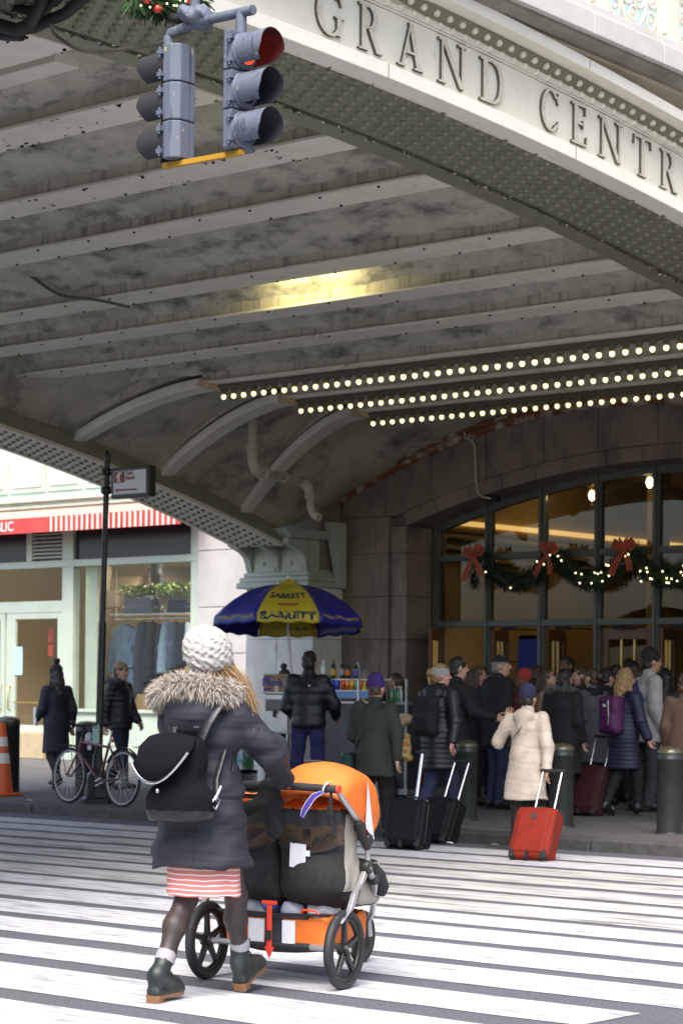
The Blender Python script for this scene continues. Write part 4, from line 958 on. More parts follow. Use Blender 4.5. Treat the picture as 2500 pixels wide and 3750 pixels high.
# folded clothes on the glass shelf above
x0, x1 = PY(430, 2255, RYK).x, PY(708, 2250, RYK).x; zsft = PY(560, 2248, RYK).z
tag(B().box(x0, x1, RYK - .2, RYK + .2, zsft - .02, zsft).obj('glass_shelf', M('shelf_glass', (.5, .56, .55), .15, spec=.8)), 'thin shelf above the clothes rail in the shop', 'shelf')
for k, (pa, pb, n, col, lab) in enumerate(((468, 585, 5, '#5d6474', 'heap of folded grey jeans on the shop shelf'), (630, 706, 4, '#2b3550', 'pile of folded navy trousers at the right of the shop shelf'))):
    a, c = PY(pa, 2220, RYK).x, PY(pb, 2220, RYK).x; t = thing('folded_clothes', lab, 'clothes', ((a + c) / 2, RYK, zsft), group='piles of folded clothes in the shop')
    for i in range(n):
        w = (c - a) / 2 * (1 - .06 * i + .04 * (i % 2)); sd = Sdf((-w - .05, -.25, -.02), (w + .05, .25, .12), .02); sd.box((0, 0, .04), (w, .17, .035), .03).disp(wrinkle(.008, 18, i + k * 9)); o = sd.obj('folded_garment', M('fold_%d_%d' % (k, i), tuple(q * (.8 + .15 * (i % 3)) for q in srgb(col)), .9), t); o.location.z = i * .062
# planter boxes with ivy, and a display torso
for k, (pa, pb, py, n) in enumerate(((470, 545, 2172, 260), (598, 706, 2165, 420))):
    a, c = PY(pa, py, RYK), PY(pb, py, RYK); t = thing('planter', ['trailing green plant in a dark box in the shop window', 'larger green plant in a dark box at the window right edge'][k], 'plant', group='plants in the shop window')
    B().box(a.x, c.x, RYK - .12, RYK + .12, a.z - .24, a.z - .03).obj('planter_box', m_sh, t, bevel=.01)
    r = random.Random(k); lf = B()
    for _ in range(n):
        p = Vector((r.uniform(a.x - .1, c.x + .1), RYK + r.uniform(-.2, .15), a.z + r.uniform(-.08, .14))); d = Vector((r.gauss(0, 1), r.gauss(0, 1), r.gauss(0, .6))).normalized() * .055; s = d.cross(Vector((r.gauss(0, 1), r.gauss(0, 1), r.gauss(0, 1)))).normalized() * .03
        lf._add([p - d, p + s, p + d, p - s], [(0, 1, 2, 3)])
    lf.obj('foliage', M('ivy_leaf', (.09, .16, .035), .6, col2=(.17, .26, .06), vs=14.), t)
p = PY(568, 2120, RYK); t = thing('mannequin', 'dark half mannequin in trousers on the planter of the shop window', 'mannequin', (p.x, RYK + .05, p.z))
sd = Sdf((-.25, -.15, -.3), (.25, .15, .4), .016); sd.chain([(-.06, 0, .05), (-.09, 0, -.25)], [.07, .05]); sd.chain([(.06, 0, .05), (.12, .02, -.25)], [.07, .05]); sd.ell((0, 0, .1), (.13, .09, .1), .05).chain([(0, 0, .1), (0, 0, .35)], [.1, .13], .05); sd.obj('torso', M('mannequin_black', (.012, .014, .02), .5), t)

# ================================================================ street furniture and things
m_sig = M('signal_grey_paint', (.115, .135, .18), .6, col2=(.05, .06, .085), vs=1.6, stretch=(24, 24, 1.1), lo=.55, hi=.63, dirt=(.46, .4, .18), ds=26., dlo=.645, dhi=.66, dstretch=(1, 1, .45), bump=.12, bs=40., rvar=.12)
m_sigd = M('signal_dark', (.03, .032, .038), .5); m_sigr = M('signal_red_hood', (.06, .006, .005), .6); m_lr = M('red_lens', (.35, .015, .01), .25, emit=(1, .08, .02), es=.45)
m_lo = M('dark_lens', (.03, .03, .035), .15); m_lb = M('green_lens_off', (.03, .09, .16), .15); m_yel = M('yellow_bracket', (.5, .28, .03), .5, col2=(.42, .22, .02), vs=9.)
tl = thing('traffic_light', 'pair of back to back grey three lamp traffic signals hanging beneath the viaduct', 'traffic light', (0, 0, 0))
SYC = 9.45
def visor(b, x0, sgn, z, r=.103, L=.22, n=26, m_out=0, m_in=1):
    for rr, mi in ((r, m_out), (r - .005, m_in)):
        b.m = mi; secs = []
        for i in range(n + 1):
            a = R(-90 + 32) + (2 * math.pi - 2 * R(32)) * i / n      # open at the bottom
            ln = L * (1 - .28 * max(0, -math.sin(a)))
            secs.append([(x0, SYC + rr * math.cos(a), z + rr * math.sin(a)), (x0 + sgn * ln, SYC + rr * math.cos(a), z + rr * math.sin(a))])
        b.strip(secs, smooth=True)
    return b
for sgn, xf, zb, nm in ((1, -9.03, 4.76, 'east'), (-1, -9.62, 4.775, 'west')):
    for k in range(3):
        z0 = zb + k * .235; b = B(); xb = xf - sgn * .11
        prof = [(-.105, 0), (.105, 0), (.105, .07), (.06, .115), (-.06, .115), (-.105, .07)]
        b.prism(prof, lambda y, d: (xf - sgn * d, SYC + y, z0 + .003), lambda y, d: (xf - sgn * d, SYC + y, z0 + .232))
        o = b.obj('signal_section', m_sig, tl, bevel=.008)
        ml = (m_lb, m_lo, m_lr)[k]
        visor(B(), xf + sgn * .012, sgn, z0 + .118).obj('visor', [m_sig if sgn > 0 else m_sigd, (m_sigd, m_sigd, m_sigr)[k]], o)
        B().lathe([(.112, 0), (.112, .016), (.1, .02)], c=(xf, SYC, z0 + .118), n=20, axis='x').obj('lens_ring', m_sig, o) if sgn > 0 else B().lathe([(.112, -.018), (.112, 0)], c=(xf, SYC, z0 + .118), n=20, axis='x').obj('lens_ring', m_sigd, o)
        B().ball((xf + sgn * .004, SYC, z0 + .118), .098, (.3, 1, 1), 16, 8).obj('lens', ml, o)
        for zz in (.05, .185):
            q = B(); q.box(xf - .03, xf + .014, SYC - .128, SYC - .1, z0 + zz - .014, z0 + zz + .014); q.cyl((xf - .01, SYC - .118, z0 + zz - .03), (xf - .01, SYC - .118, z0 + zz + .03), .008, n=8); q.obj('hinge', m_sig, o)
b = B(); b.beam((-9.68, SYC - .02, 4.757), (-9.02, SYC - .02, 4.742), .035, .03); b.obj('tie_bar', m_yel, tl)
b = B(); b.tube([(-9.68, SYC, 5.52), (-9.66, SYC, 5.58), (-9.4, SYC, 5.6), (-8.96, SYC, 5.585)], .03, 10); b.cyl((-9.06, SYC, 5.46), (-9.06, SYC, 5.6), .035); b.cyl((-9.67, SYC, 5.48), (-9.68, SYC, 5.56), .035); b.obj('hanger_arm', m_sig, tl)
sd = Sdf((-9.6, SYC - .16, 5.5), (-9.3, SYC + .16, 5.78), .012); sd.ell((-9.44, SYC, 5.64), (.1, .085, .06)).ell((-9.47, SYC - .04, 5.66), (.06, .06, .05)).ell((-9.4, SYC + .02, 5.62), (.07, .06, .07)); sd.disp(wrinkle(.008, 40, 3)); sd.obj('clamp', m_sig, tl)
B().cyl((-9.45, SYC, 5.66), (-9.45, SYC, 6.05), .032).obj('drop_pipe', m_sig, tl); B().lathe([(.075, 0), (.075, .012)], c=(-9.45, SYC, 5.81), n=14).obj('pipe_flange', m_sig, tl)
B().tube([(-9.45, SYC, 6.05), (-9.9, SYC + .2, 6.1), (-10.6, SYC + .4, 6.1)], .035, 8).obj('support_pipe', m_black, tl)
B().tube([(-9.45, SYC + .03, 5.72), (-9.7, SYC + .12, 5.7), (-9.95, SYC + .3, 5.8), (-10.4, SYC + .5, 6.02)], .03, 8).obj('feed_cable', m_black, tl)
# cables on the ceiling
def cable(lab, pts, r, mat, nm='cable'):
    P = [Vector(p) for p in pts]; Q = []
    for i in range(len(P) - 1):
        p0, p1, p2, p3 = P[max(i - 1, 0)], P[i], P[i + 1], P[min(i + 2, len(P) - 1)]
        for q in range(6):
            t = q / 6; Q.append(.5 * ((2 * p1) + (p2 - p0) * t + (2 * p0 - 5 * p1 + 4 * p2 - p3) * t * t + (3 * p1 - p0 - 3 * p2 + p3) * t ** 3))
    Q.append(P[-1]); return tag(B().tube(Q, r, 7).obj(nm, mat), lab, 'cable')
m_cab = M('old_cable', (.13, .12, .09), .8); m_rub = M('black_rubber', (.016, .016, .018), .6)
cable('thin cable drooping from the tangled bundle towards the traffic light', [PY(190, 92, 9.5), PY(204, 128, 9.6), PY(285, 180, 9.6), PY(367, 190, 9.7), PY(464, 178, 9.7), PY(571, 162, 9.7), PY(700, 110, 9.6)], .012, m_cab)
cable('long cable slanting across two ribs at the left edge', [PY(-60, 955, 15.9), PY(0, 962, 15.9), PY(77, 984, 15.9), PY(159, 1044, 16.0), PY(230, 1083, 16.1), PY(357, 1099, 16.2), PY(472, 1124, 16.3)], .017, m_cab)
t = thing('cable_bundle', 'tangled bundle of thick black cables in the upper left corner', 'cables')
for k, (pts, r) in enumerate((([(-40, 80), (60, 110), (110, 90), (150, 20), (170, -40)], .045), ([(-40, 5), (60, 30), (110, 40), (200, 10), (250, -40)], .03), ([(60, 112), (130, 100), (190, 70), (240, 50), (320, -20)], .04), ([(-30, 118), (20, 128), (80, 130)], .04), ([(100, 100), (160, 60), (185, 5), (180, -30)], .03))):
    B().tube([PY(*p, 9.45 + .05 * k) for p in pts], r, 8).obj('cable', m_rub, t)
# fir spray with baubles at the top edge
t = thing('fir_spray', 'fir spray with red baubles and fairy lights above the traffic light', 'garland')
g = [PX(480, -30, -10.05), PX(600, 5, -10.05), PX(730, -20, -10.05)]
needles(g, .09, 900, .09, 77).obj('foliage', M('fir_green', (.03, .075, .025), .6, col2=(.05, .11, .035), vs=30.), t)
m_bau = M('red_bauble', (.55, .03, .015), .15, coat=.6)
for px, py in ((578, 33), (537, -2), (690, 0)): p = PX(px, py, -9.93); B().ball(p, .027, n=14, m=10).obj('bauble', m_bau, t)
for px, py in ((517, 20), (550, 26), (612, 13), (637, 20), (648, 21), (680, 4), (660, 0), (700, 6)): B().ball(PX(px, py, -9.92), .006, n=6, m=4).obj('fairy_light', m_fairy, t)

# taxi stand sign on its pole
m_pblk = M('black_enamel', (.012, .013, .014), .4, bump=.05, bs=20.)
pb = PZ(357, 2942, PAVE); pt = PY(394, 1652, pb.y)
sp_ = thing('sign_pole', 'black pole with a small taxi stand sign behind the bicycle', 'sign post')
up = (pt - pb).normalized()
B().tube([pb + up * .4, pb + up * 2.2], .048, 12).obj('lower_pole', m_pblk, sp_); B().tube([pb + up * 2.2, pt - up * .05], .036, 12).obj('upper_pole', m_pblk, sp_)
B().ball(pt - up * .05, .042, (1, 1, 1.4), 10, 6).obj('finial', m_pblk, sp_)
B().lathe([(.2, 0), (.2, .06), (.17, .08), (.155, .3), (.13, .36), (.1, .38), (.075, .44), (.06, .6)], c=pb, n=8, smooth=False).obj('pole_base', m_pblk, sp_, bevel=.01)
def onpole(py): k = (2942 - py) / (2942 - 1652); return pb.lerp(pt, k)
s0 = onpole(1768); SGW, SGH, SGD = .66, .37, .12
sx0 = s0.x + .14; sz0 = s0.z - SGH / 2 - .02
sb = B().box(sx0, sx0 + SGW, s0.y - SGD / 2, s0.y + SGD / 2, sz0, sz0 + SGH).obj('sign_box', m_pblk, sp_, bevel=.014)
fy = s0.y - SGD / 2
B().box(sx0 + .05, sx0 + SGW - .05, fy - .003, fy + .002, sz0 + .045, sz0 + SGH - .045).obj('sign_face', M('sign_white', (.62, .64, .66), .4), sb)
m_sred = M('sign_red', (.24, .025, .02), .5)
B().box(sx0 + .06, sx0 + .245, fy - .006, fy - .0035, sz0 + SGH - .185, sz0 + SGH - .05).obj('red_square', m_sred, sb)
man = B(); mx, mz = sx0 + .145, sz0 + SGH - .18
T0 = M('sign_print_white', (.75, .76, .78), .5)
man.box(mx - .018, mx + .018, fy - .009, fy - .0065, mz + .05, mz + .095); man.box(mx - .022, mx - .006, fy - .009, fy - .0065, mz + .005, mz + .049); man.box(mx + .006, mx + .022, fy - .009, fy - .0065, mz + .005, mz + .049)
man.lathe([(.014, 0), (.014, .002)], c=(mx, fy - .009, mz + .112), n=10, axis='y'); man.beam((mx + .016, fy - .008, mz + .088), (mx + .055, fy - .008, mz + .118), .012, .012, (0, 1, 0)); man.beam((mx - .018, fy - .008, mz + .09), (mx - .04, fy - .008, mz + .06), .01, .012, (0, 1, 0)); man.obj('walking_figure', T0, sb)
for s, dz in (('Taxi', -.075), ('Stand', -.135)):
    me = text_mesh(s, .07, .001, .0012); w = max(v.co.x for v in me.vertices); bpy.data.meshes.remove(me)
    text(s, .07, m_sred, sb, Matrix.Translation((sx0 + .265 + w, fy - .006, sz0 + SGH + dz)) @ Matrix.Rotation(R(90), 4, 'X'), off=.0012, ext=.001)
ar = B(); ar.box(sx0 + .12, sx0 + .46, fy - .006, fy - .0035, sz0 + .085, sz0 + .105)
ar.prism([(sx0 + .075, sz0 + .095), (sx0 + .125, sz0 + .07), (sx0 + .125, sz0 + .12)], lambda x, z: (x, fy - .0065, z), lambda x, z: (x, fy - .0035, z)); ar.obj('arrow', m_sred, sb)
for py in (1728, 1796):
    q = onpole(py); B().lathe([(.05, -.045), (.068, -.03), (.068, .03), (.05, .045)], c=q, n=10).obj('bracket', m_pblk, sp_); B().cyl(q, (sx0 + .01, q.y, q.z), .02).obj('bracket', m_pblk, sp_)
q = onpole(2685); B().box(q.x - .055, q.x + .055, q.y - .062, q.y - .05, q.z - .12, q.z + .12).obj('notice', M('pale_green_notice', (.42, .6, .5), .6), sp_)
lines = B()
for k in range(6): lines.box(q.x - .04, q.x + .035 - .012 * (k % 3), q.y - .065, q.y - .0625, q.z + .085 - k * .032, q.z + .095 - k * .032)
lines.obj('notice_print', M('notice_print', (.15, .3, .22), .7), sp_)

# bollards and the traffic cone
m_bol = M('bollard_paint', (.05, .055, .052), .42, col2=(.035, .04, .037), vs=5., metal=.35, dirt=(.12, .12, .11), ds=6., dlo=.62, dhi=.75)
def bollard(p, lab, mat=m_bol, h=.88, r=.128):
    t = thing('bollard', lab, 'bollard', p, group='steel bollards along the kerb')
    B().lathe([(r, 0), (r, h - .14), (r + .004, h - .135), (r + .004, h - .12), (r, h - .115), (r, h - .07)], n=24).obj('post', mat, t)
    B().lathe([(r + .006, h - .07), (r + .006, h - .055), (r * .92, h - .03), (r * .6, h - .008), (.01, h)], n=24).obj('cap', M('bollard_cap', (.14, .13, .09), .35, metal=.6), t)
    B().lathe([(r + .02, 0), (r + .02, .015), (r, .02)], n=24).obj('collar', mat, t)
bollard((-11.9, 18.72, PAVE), 'steel bollard at the right edge of the picture'); bollard((-13.23, 18.73, PAVE), 'steel bollard just behind the woman in the white coat'); bollard((-14.62, 18.9, PAVE), 'steel bollard behind the woman with the headband')
m_bb = M('black_bollard_paint', (.014, .015, .016), .4)
bollard((-20.82, 19.0, PAVE), 'black bollard behind the bicycle frame', m_bb, .98, .15); bollard((-22.3, 18.95, PAVE), 'black bollard behind the traffic cone', m_bb, 1.02, .15)
m_con = M('cone_orange', (.75, .13, .025), .5, col2=(.6, .1, .02), vs=6., dirt=(.2, .06, .03), ds=5., dlo=.6, dhi=.75); m_conw = M('cone_band', (.75, .73, .7), .5, dirt=(.4, .3, .25), ds=9., dlo=.6, dhi=.75)
cp = PZ(6, 2914, PAVE); t = thing('traffic_cone', 'tall orange traffic cone with two white bands at the left edge', 'cone', cp)
rc = lambda z: .15 - (z - .04) / .9 * .105
B().lathe([(rc(z), z) for z in (.04, .3, .5, .7, .94)] + [(.035, .945), (.03, .9)], n=24, caps=False).obj('body', m_con, t)
for z0, z1 in ((.42, .55), (.64, .76)): B().lathe([(rc(z0) + .003, z0), (rc(z1) + .003, z1)], n=24, caps=False).obj('reflective_band', m_conw, t)
B().box(-.2, .2, -.2, .2, 0, .04).obj('base', m_con, t, bevel=.015)

# bicycle chained to the pole
m_mar = M('maroon_enamel', (.13, .02, .025), .3, coat=.4); m_tyre = M('bike_tyre', (.012, .012, .013), .7); m_alu = M('bike_alloy', (.5, .5, .52), .35, metal=.8); m_wall = M('tyre_sidewall', (.42, .42, .42), .6)
ba, bc = PZ(250, 2942, PAVE), PZ(445, 2957, PAVE); bmid = (ba + bc) / 2; bd = (ba - bc); blen = bd.length
bk = thing('bicycle', 'maroon city bicycle with mudguards leaning against the sign pole', 'bicycle', bmid, math.atan2(bd.y, bd.x), rx=R(3))
WR = .34; wb = blen / 2
def circ(c, r, n=40): return [Vector((c[0] + r * math.cos(2 * math.pi * i / n), c[1], c[2] + r * math.sin(2 * math.pi * i / n))) for i in range(n)]
for sx_ in (wb, -wb):
    w = bpy.data.objects.new('wheel', None); COL.objects.link(w); w.parent = bk; w.location = (sx_, 0, WR)
    B().tube(circ((0, 0, 0), WR - .016), .017, 8, closed=True, up=(0, 1, 0)).obj('tyre', m_tyre, w); B().tube(circ((0, 0, 0), WR - .036), .013, 8, closed=True, up=(0, 1, 0)).obj('rim', m_wall, w)
    sp2 = B()
    for i in range(28): a = 2 * math.pi * i / 28; sp2.beam((.02 * math.cos(a + .8), (.025 if i % 2 else -.025), .02 * math.sin(a + .8)), ((WR - .04) * math.cos(a), 0, (WR - .04) * math.sin(a)), .0022, .0022)
    sp2.obj('spokes', m_alu, w); B().cyl((0, -.045, 0), (0, .045, 0), .02, n=10).obj('hub', m_alu, w)
hd0, hd1 = Vector((.36, 0, .60)), Vector((.31, 0, .80)); bbk = Vector((-.08, 0, .29)); st0 = Vector((-.24, 0, .76)); rax = Vector((-wb, 0, WR)); fax = Vector((wb, 0, WR))
for a, c, r in ((hd0, hd1, .022), (hd1 - Vector((-.012, 0, .05)), st0 - Vector((0, 0, .06)), .017), (hd0 + Vector((0, 0, .03)), bbk, .02), (bbk, st0, .017)): B().cyl(a, c, r, n=10).obj('frame_tube', m_mar, bk)
for s in (-1, 1):
    o = Vector((0, .045 * s, 0)); B().cyl(st0 - Vector((0, 0, .04)), rax + o, .009, n=8).obj('seat_stay', m_mar, bk); B().cyl(bbk, rax + o, .011, n=8).obj('chain_stay', m_mar, bk)
    B().tube([hd0 + o * .9, hd0 + Vector((.08, 0, -.14)) + o, fax + o], .011, 8).obj('fork_blade', m_mar, bk)
    B().cyl(rax + o * 1.2, st0 + Vector((-.12, 0, -.1)), .005, n=6).obj('guard_stay', m_tyre, bk)
B().cyl(st0 - Vector((0, 0, .02)), st0 + Vector((-.035, 0, .14)), .013, n=8).obj('seat_post', m_alu, bk)
sd = Sdf((-.48, -.1, .86), (-.1, .1, 1.0), .01); sd.chain([(-.16, 0, .935), (-.28, 0, .93), (-.38, 0, .945)], [.022, .035, .07], .02, fl=(1, 1, .45)); sd.obj('saddle', m_tyre, bk)
B().tube([hd1, hd1 + Vector((-.02, 0, .12)), hd1 + Vector((.05, 0, .15))], .014, 8).obj('stem', m_tyre, bk)
hb_ = hd1 + Vector((.05, 0, .15)); B().tube([hb_ + Vector((-.22, -.27, .04)), hb_ + Vector((-.08, -.2, .03)), hb_ + Vector((0, -.1, 0)), hb_, hb_ + Vector((0, .1, 0)), hb_ + Vector((-.08, .2, .03)), hb_ + Vector((-.22, .27, .04))], .012, 8).obj('handlebar', m_tyre, bk)
for s in (-1, 1): B().cyl(hb_ + Vector((-.22, .27 * s, .04)), hb_ + Vector((-.1, .215 * s, .03)), .017, n=8).obj('grip', m_tyre, bk); B().tube([hb_ + Vector((-.03, .16 * s, -.01)), hb_ + Vector((-.12, .22 * s, -.03))], .007, 6).obj('brake_lever', m_alu, bk)
for c, a0, a1 in ((fax, 40, 150), (rax, 10, 140)): B().tube([c + Vector(((WR + .02) * math.cos(R(a)), 0, (WR + .02) * math.sin(R(a)))) for a in np.linspace(a0 if c is fax else 30, a1 + (0 if c is fax else 30), 14)], .022, 8, flat=.35).obj('mudguard', m_tyre, bk)
B().tube(circ((bbk.x, -.05, bbk.z), .085, 24), .006, 6, closed=True, up=(0, 1, 0)).obj('chainring', m_tyre, bk)
b = B(); b.beam(bbk + Vector((0, -.06, 0)), bbk + Vector((.15, -.06, -.06)), .02, .014); b.obj('crank', m_alu, bk); B().box(bbk.x + .1, bbk.x + .2, -.15, -.07, bbk.z - .075, bbk.z - .052).obj('pedal', m_tyre, bk)
b = B(); b.beam(bbk + Vector((0, .06, 0)), bbk + Vector((-.15, .06, .06)), .02, .014); b.obj('crank', m_alu, bk); B().box(bbk.x - .2, bbk.x - .1, .07, .15, bbk.z + .048, bbk.z + .07).obj('pedal', m_tyre, bk)
b = B(); b.beam(bbk + Vector((0, -.055, .08)), rax + Vector((0, -.055, .03)), .004, .012); b.beam(bbk + Vector((0, -.055, -.085)), rax + Vector((0, -.055, -.03)), .004, .012); b.obj('chain', m_tyre, bk)
B().ball((st0.x - .02, -.03, st0.z + .02), .022, n=8, m=6).obj('reflector', M('red_reflector', (.6, .05, .02), .3), bk)
B().box(hd1.x - .13, hd1.x - .07, -.05, -.03, hd1.z - .14, hd1.z - .02).obj('tag', M('bike_tag', (.6, .62, .68), .6), bk); sd = Sdf((.1, -.08, .68), (.34, .08, .92), .012); sd.ell((.22, -.02, .8), (.04, .045, .075)).disp(wrinkle(.006, 50, 8)); sd.obj('plastic_wrap', M('plastic_wrap', (.5, .52, .6), .25), bk)
b = B(); rk = fax + Vector((.02, 0, WR + .03)); 
for y in (-.07, .07): b.tube([rk + Vector((-.12, y, 0)), rk + Vector((.16, y, 0))], .006, 6); b.tube([rk + Vector((.08, y, 0)), fax + Vector((0, y * .8, 0))], .005, 6)
b.tube([rk + Vector((.16, -.07, 0)), rk + Vector((.16, .07, 0))], .006, 6); b.obj('front_rack', m_tyre, bk)

# wheeled suitcases
def suitcase(name, lab, loc, head, w, h, d, tilt, col, handle=.5, grip=.2, single=False, badge=None, panel=True):
    m = M(name + '_' + lab[:14].replace(' ', '_'), col, .7, col2=tuple(c * .8 for c in (srgb(col) if isinstance(col, str) else col)), vs=9., bump=.1, bs=220., spec=.25)
    t = thing(name, lab, 'suitcase', loc, head, rx=0, group='wheeled suitcases')
    t.rotation_euler = (-tilt, 0, head)
    sd = Sdf((-w / 2 - .05, -.05, .02), (w / 2 + .05, d + .12, h + .1), .012 if w > .3 else .014)
    sd.box((0, d / 2, .05 + h / 2), (w / 2, d / 2, h / 2), .045); sd.disp(wrinkle(.0025, 16, 4)); body = sd.obj('body', m, t)
    if panel:
        sd = Sdf((-w / 2, -.08, .02), (w / 2, .1, h + .06), .01); sd.box((0, .012, .05 + h * .5), (w * .4, .03, h * .42), .028); sd.obj('front_pocket', m, t)
    zp = B(); zl = w / 2 + .002
    zp.tube([(-zl, d * .3, .09), (-zl, d * .3, h), (-zl + .05, d * .3, h + .05), (zl - .05, d * .3, h + .05), (zl, d * .3, h), (zl, d * .3, .09)], .005, 6); zp.obj('zip', m_tyre if col != '#0c0d12' else m_pblk, t)
    for s in (-1, 1):
        wq = B(); wq.lathe([(.034, -.012), (.036, 0), (.034, .012)], c=(s * (w / 2 - .05), d * .5 - .06 + .0, .034), n=14, axis='x'); wq.obj('wheel', m_tyre, t)
        wq = B(); wq.box(s * (w / 2 - .05) - .03, s * (w / 2 - .05) + .03, d * .5 - .12, d * .5 + .0, .04, .13); wq.obj('wheel_housing', m_tyre, t, bevel=.012)
    B().box(-.012, .012, -.03, .02, .03, .1).obj('foot', m_tyre, t)
    hx = [0] if single else [-grip / 2, grip / 2]; hz = h + .05
    for x in hx: B().cyl((x, d * .8, hz - .02), (x, d * .8, hz + handle), .011 if not single else .017, n=8).obj('handle_tube', m_chrome, t)
    g = B(); g.box(-grip / 2 - .03 if not single else -.07, grip / 2 + .03 if not single else .07, d * .8 - .016, d * .8 + .016, hz + handle, hz + handle + .035); g.obj('handle_grip', m_tyre, t, bevel=.012)
    B().tube([(-.07, d * .45, hz - .005), (-.05, d * .45, hz + .03), (.05, d * .45, hz + .03), (.07, d * .45, hz - .005)], .011, 6).obj('carry_handle', m_tyre, t)
    if badge: B().box(-.028 + badge, .028 + badge, -.024, -.017, h * .84, h * .84 + .045).obj('badge', m_chrome, t)
    for s in (-1, 1): B().box(s * w * .42 - .01, s * w * .42 + .012, -.008 + d * .3, d * .3 + .02, h + .03, h + .055).obj('zip_pull', m_chrome, t)
    return t
suitcase('suitcase', 'bright red fabric suitcase with silver telescopic handle, pulled by the woman in the white coat', (-11.68, 15.98, 0), R(12), .40, .50, .22, R(27), '#8a2818', .42, .19, badge=.001)
suitcase('suitcase', 'black suitcase with a single white pole handle behind the orange canopy', (-13.32, 16.2, 0), R(10), .42, .46, .24, R(14), '#0c0d12', .48, single=True)
suitcase('suitcase', 'black suitcase with two silver handle bars pulled by the woman with the headband', (-13.68, 17.05, 0), R(4), .4, .48, .24, R(27), '#0b0c11', .46, .17)
suitcase('suitcase', 'dark maroon suitcase standing tilted behind the purple backpack', (-14.25, 20.5, PAVE), R(4), .42, .58, .24, R(22), '#3c1a1e', .4, .2)

# ================================================================ food cart, umbrella and goods
m_steel = M('stainless_steel', (.5, .5, .5), .35, metal=.85, col2=(.4, .4, .4), vs=6., stretch=(1, 1, 6), dirt=(.3, .28, .24), ds=3., dlo=.55, dhi=.75)
CY0, CY1 = 20.55, 21.45
cx0, cx1 = PY(968, 2600, CY0).x, PY(1492, 2600, CY0).x; cxa = PY(1060, 2600, CY0).x
ct = thing('food_cart', 'stainless steel hot dog cart standing against the station pier', 'food cart')
zt_ = PY(1010, 2541, CY0).z; zl_ = PY(1010, 2688, CY0).z
cab = B().box(cx0, cxa, CY0, CY1, zl_, zt_).obj('cabinet', m_steel, ct, bevel=.012)
zmid = PY(1010, 2612, CY0).z
B().box(cx0 + .03, cxa - .03, CY0 - .012, CY0 - .001, zmid + .03, zt_ - .07).obj('cabinet_door', M('smoked_panel', (.1, .1, .11), .25, metal=.5), cab, bevel=.006)
B().box(cx0 + .02, cxa - .02, CY0 - .014, CY0 - .001, zl_ + .02, zmid).obj('cabinet_door', m_steel, cab, bevel=.006)
B().box(cx0 + .18, cx0 + .21, CY0 - .04, CY0 - .014, zmid - .05, zmid + .04).obj('latch', m_pblk, cab)
B().box(cx0 - .02, cxa + .02, CY0 - .03, CY1 + .02, zt_, zt_ + .025).obj('cabinet_top', m_steel, cab, bevel=.006)
zk = PY(1250, 2568, CY0).z
B().box(cxa, cx1, CY0, CY1, zk - .03, zk).obj('counter', m_steel, ct, bevel=.006)
B().box(cxa + .01, cx1 - .01, CY0 + .03, CY1 - .03, .34, zk - .031).obj('cart_body', M('cart_dark_panel', (.05, .052, .06), .35, metal=.5, col2=(.09, .09, .1), vs=3.), ct)
B().box(cx0, cx1, CY0 - .0, CY1, .26, .33).obj('chassis', m_steel, ct)
for x in (cx0 + .02, cxa - .03, cxa + .5, cxa + 1.15, cx1 - .02):
    B().box(x - .015, x + .015, CY0 - .012, CY0 + .018, .33, zk + .28 if x > cxa else zl_).obj('upright', m_steel, ct)
zs1, zs2 = PY(1250, 2486, CY0 + .3).z, PY(1250, 2527, CY0 + .15).z
xs0, xs1 = PY(1165, 2480, CY0).x, PY(1375, 2480, CY0).x
B().box(xs0, xs1, CY0 + .3, CY0 + .55, zs1 - .015, zs1).obj('upper_shelf', m_steel, ct); B().box(xs0, xs1, CY0 + .02, CY0 + .29, zs2 - .015, zs2).obj('middle_shelf', m_steel, ct)
B().box(xs0 + .05, xs1 - .12, CY0 - .005, CY0 + .015, zs2 - .1, zs2 - .016).obj('blue_tray', M('blue_tray', (.12, .3, .6), .4), ct)
for x in (cx0 + .25, cx1 - .35):
    w = B(); w.lathe([(.19, -.03), (.2, -.02), (.2, .02), (.19, .03)], c=(x, CY0 - .03, .12 + .2), n=24, axis='y'); w.obj('wheel', m_tyre, ct); B().lathe([(.12, -.035), (.12, .035)], c=(x, CY0 - .03, .32), n=16, axis='y').obj('wheel_hub', m_steel, ct)
B().box(cxa + .02, cxa + .5, CY0 - .02, CY0 - .001, .6, zk - .1).obj('menu_board', M('menu_board', (.2, .2, .23), .3, col2=(.35, .3, .2), vs=12.), ct)
# drinks
def bottle(p, col, lab, cap='#202020', lbl=None, h=.24, r=.034, grp='bottles and cans on the food cart', nm='bottle'):
    t = thing(nm, lab, nm, p, group=grp); m = M('drink_' + col, col, .12, spec=.8)
    B().lathe([(r * .9, 0), (r, .02), (r, h * .55), (r * .8, h * .68), (r * .38, h * .82), (r * .36, h * .93)], n=12).obj('glass', m, t); B().lathe([(r * .42, h * .93), (r * .42, h)], n=10).obj('cap', M('cap_' + cap, cap, .4), t)
    if lbl: B().lathe([(r + .001, h * .2), (r + .001, h * .5)], n=12, caps=False).obj('bottle_label', M('lbl_' + lbl, lbl, .5), t)
def can(p, col, lab, h=.122, r=.032):
    t = thing('can', lab, 'can', p, group='bottles and cans on the food cart')
    B().lathe([(r * .85, 0), (r, .008), (r, h - .012), (r * .84, h)], n=12).obj('can_body', M('can_' + col, col, .25, metal=.4), t); B().lathe([(r * .84, h), (r * .8, h - .004)], n=12).obj('can_lid', m_steel, t)
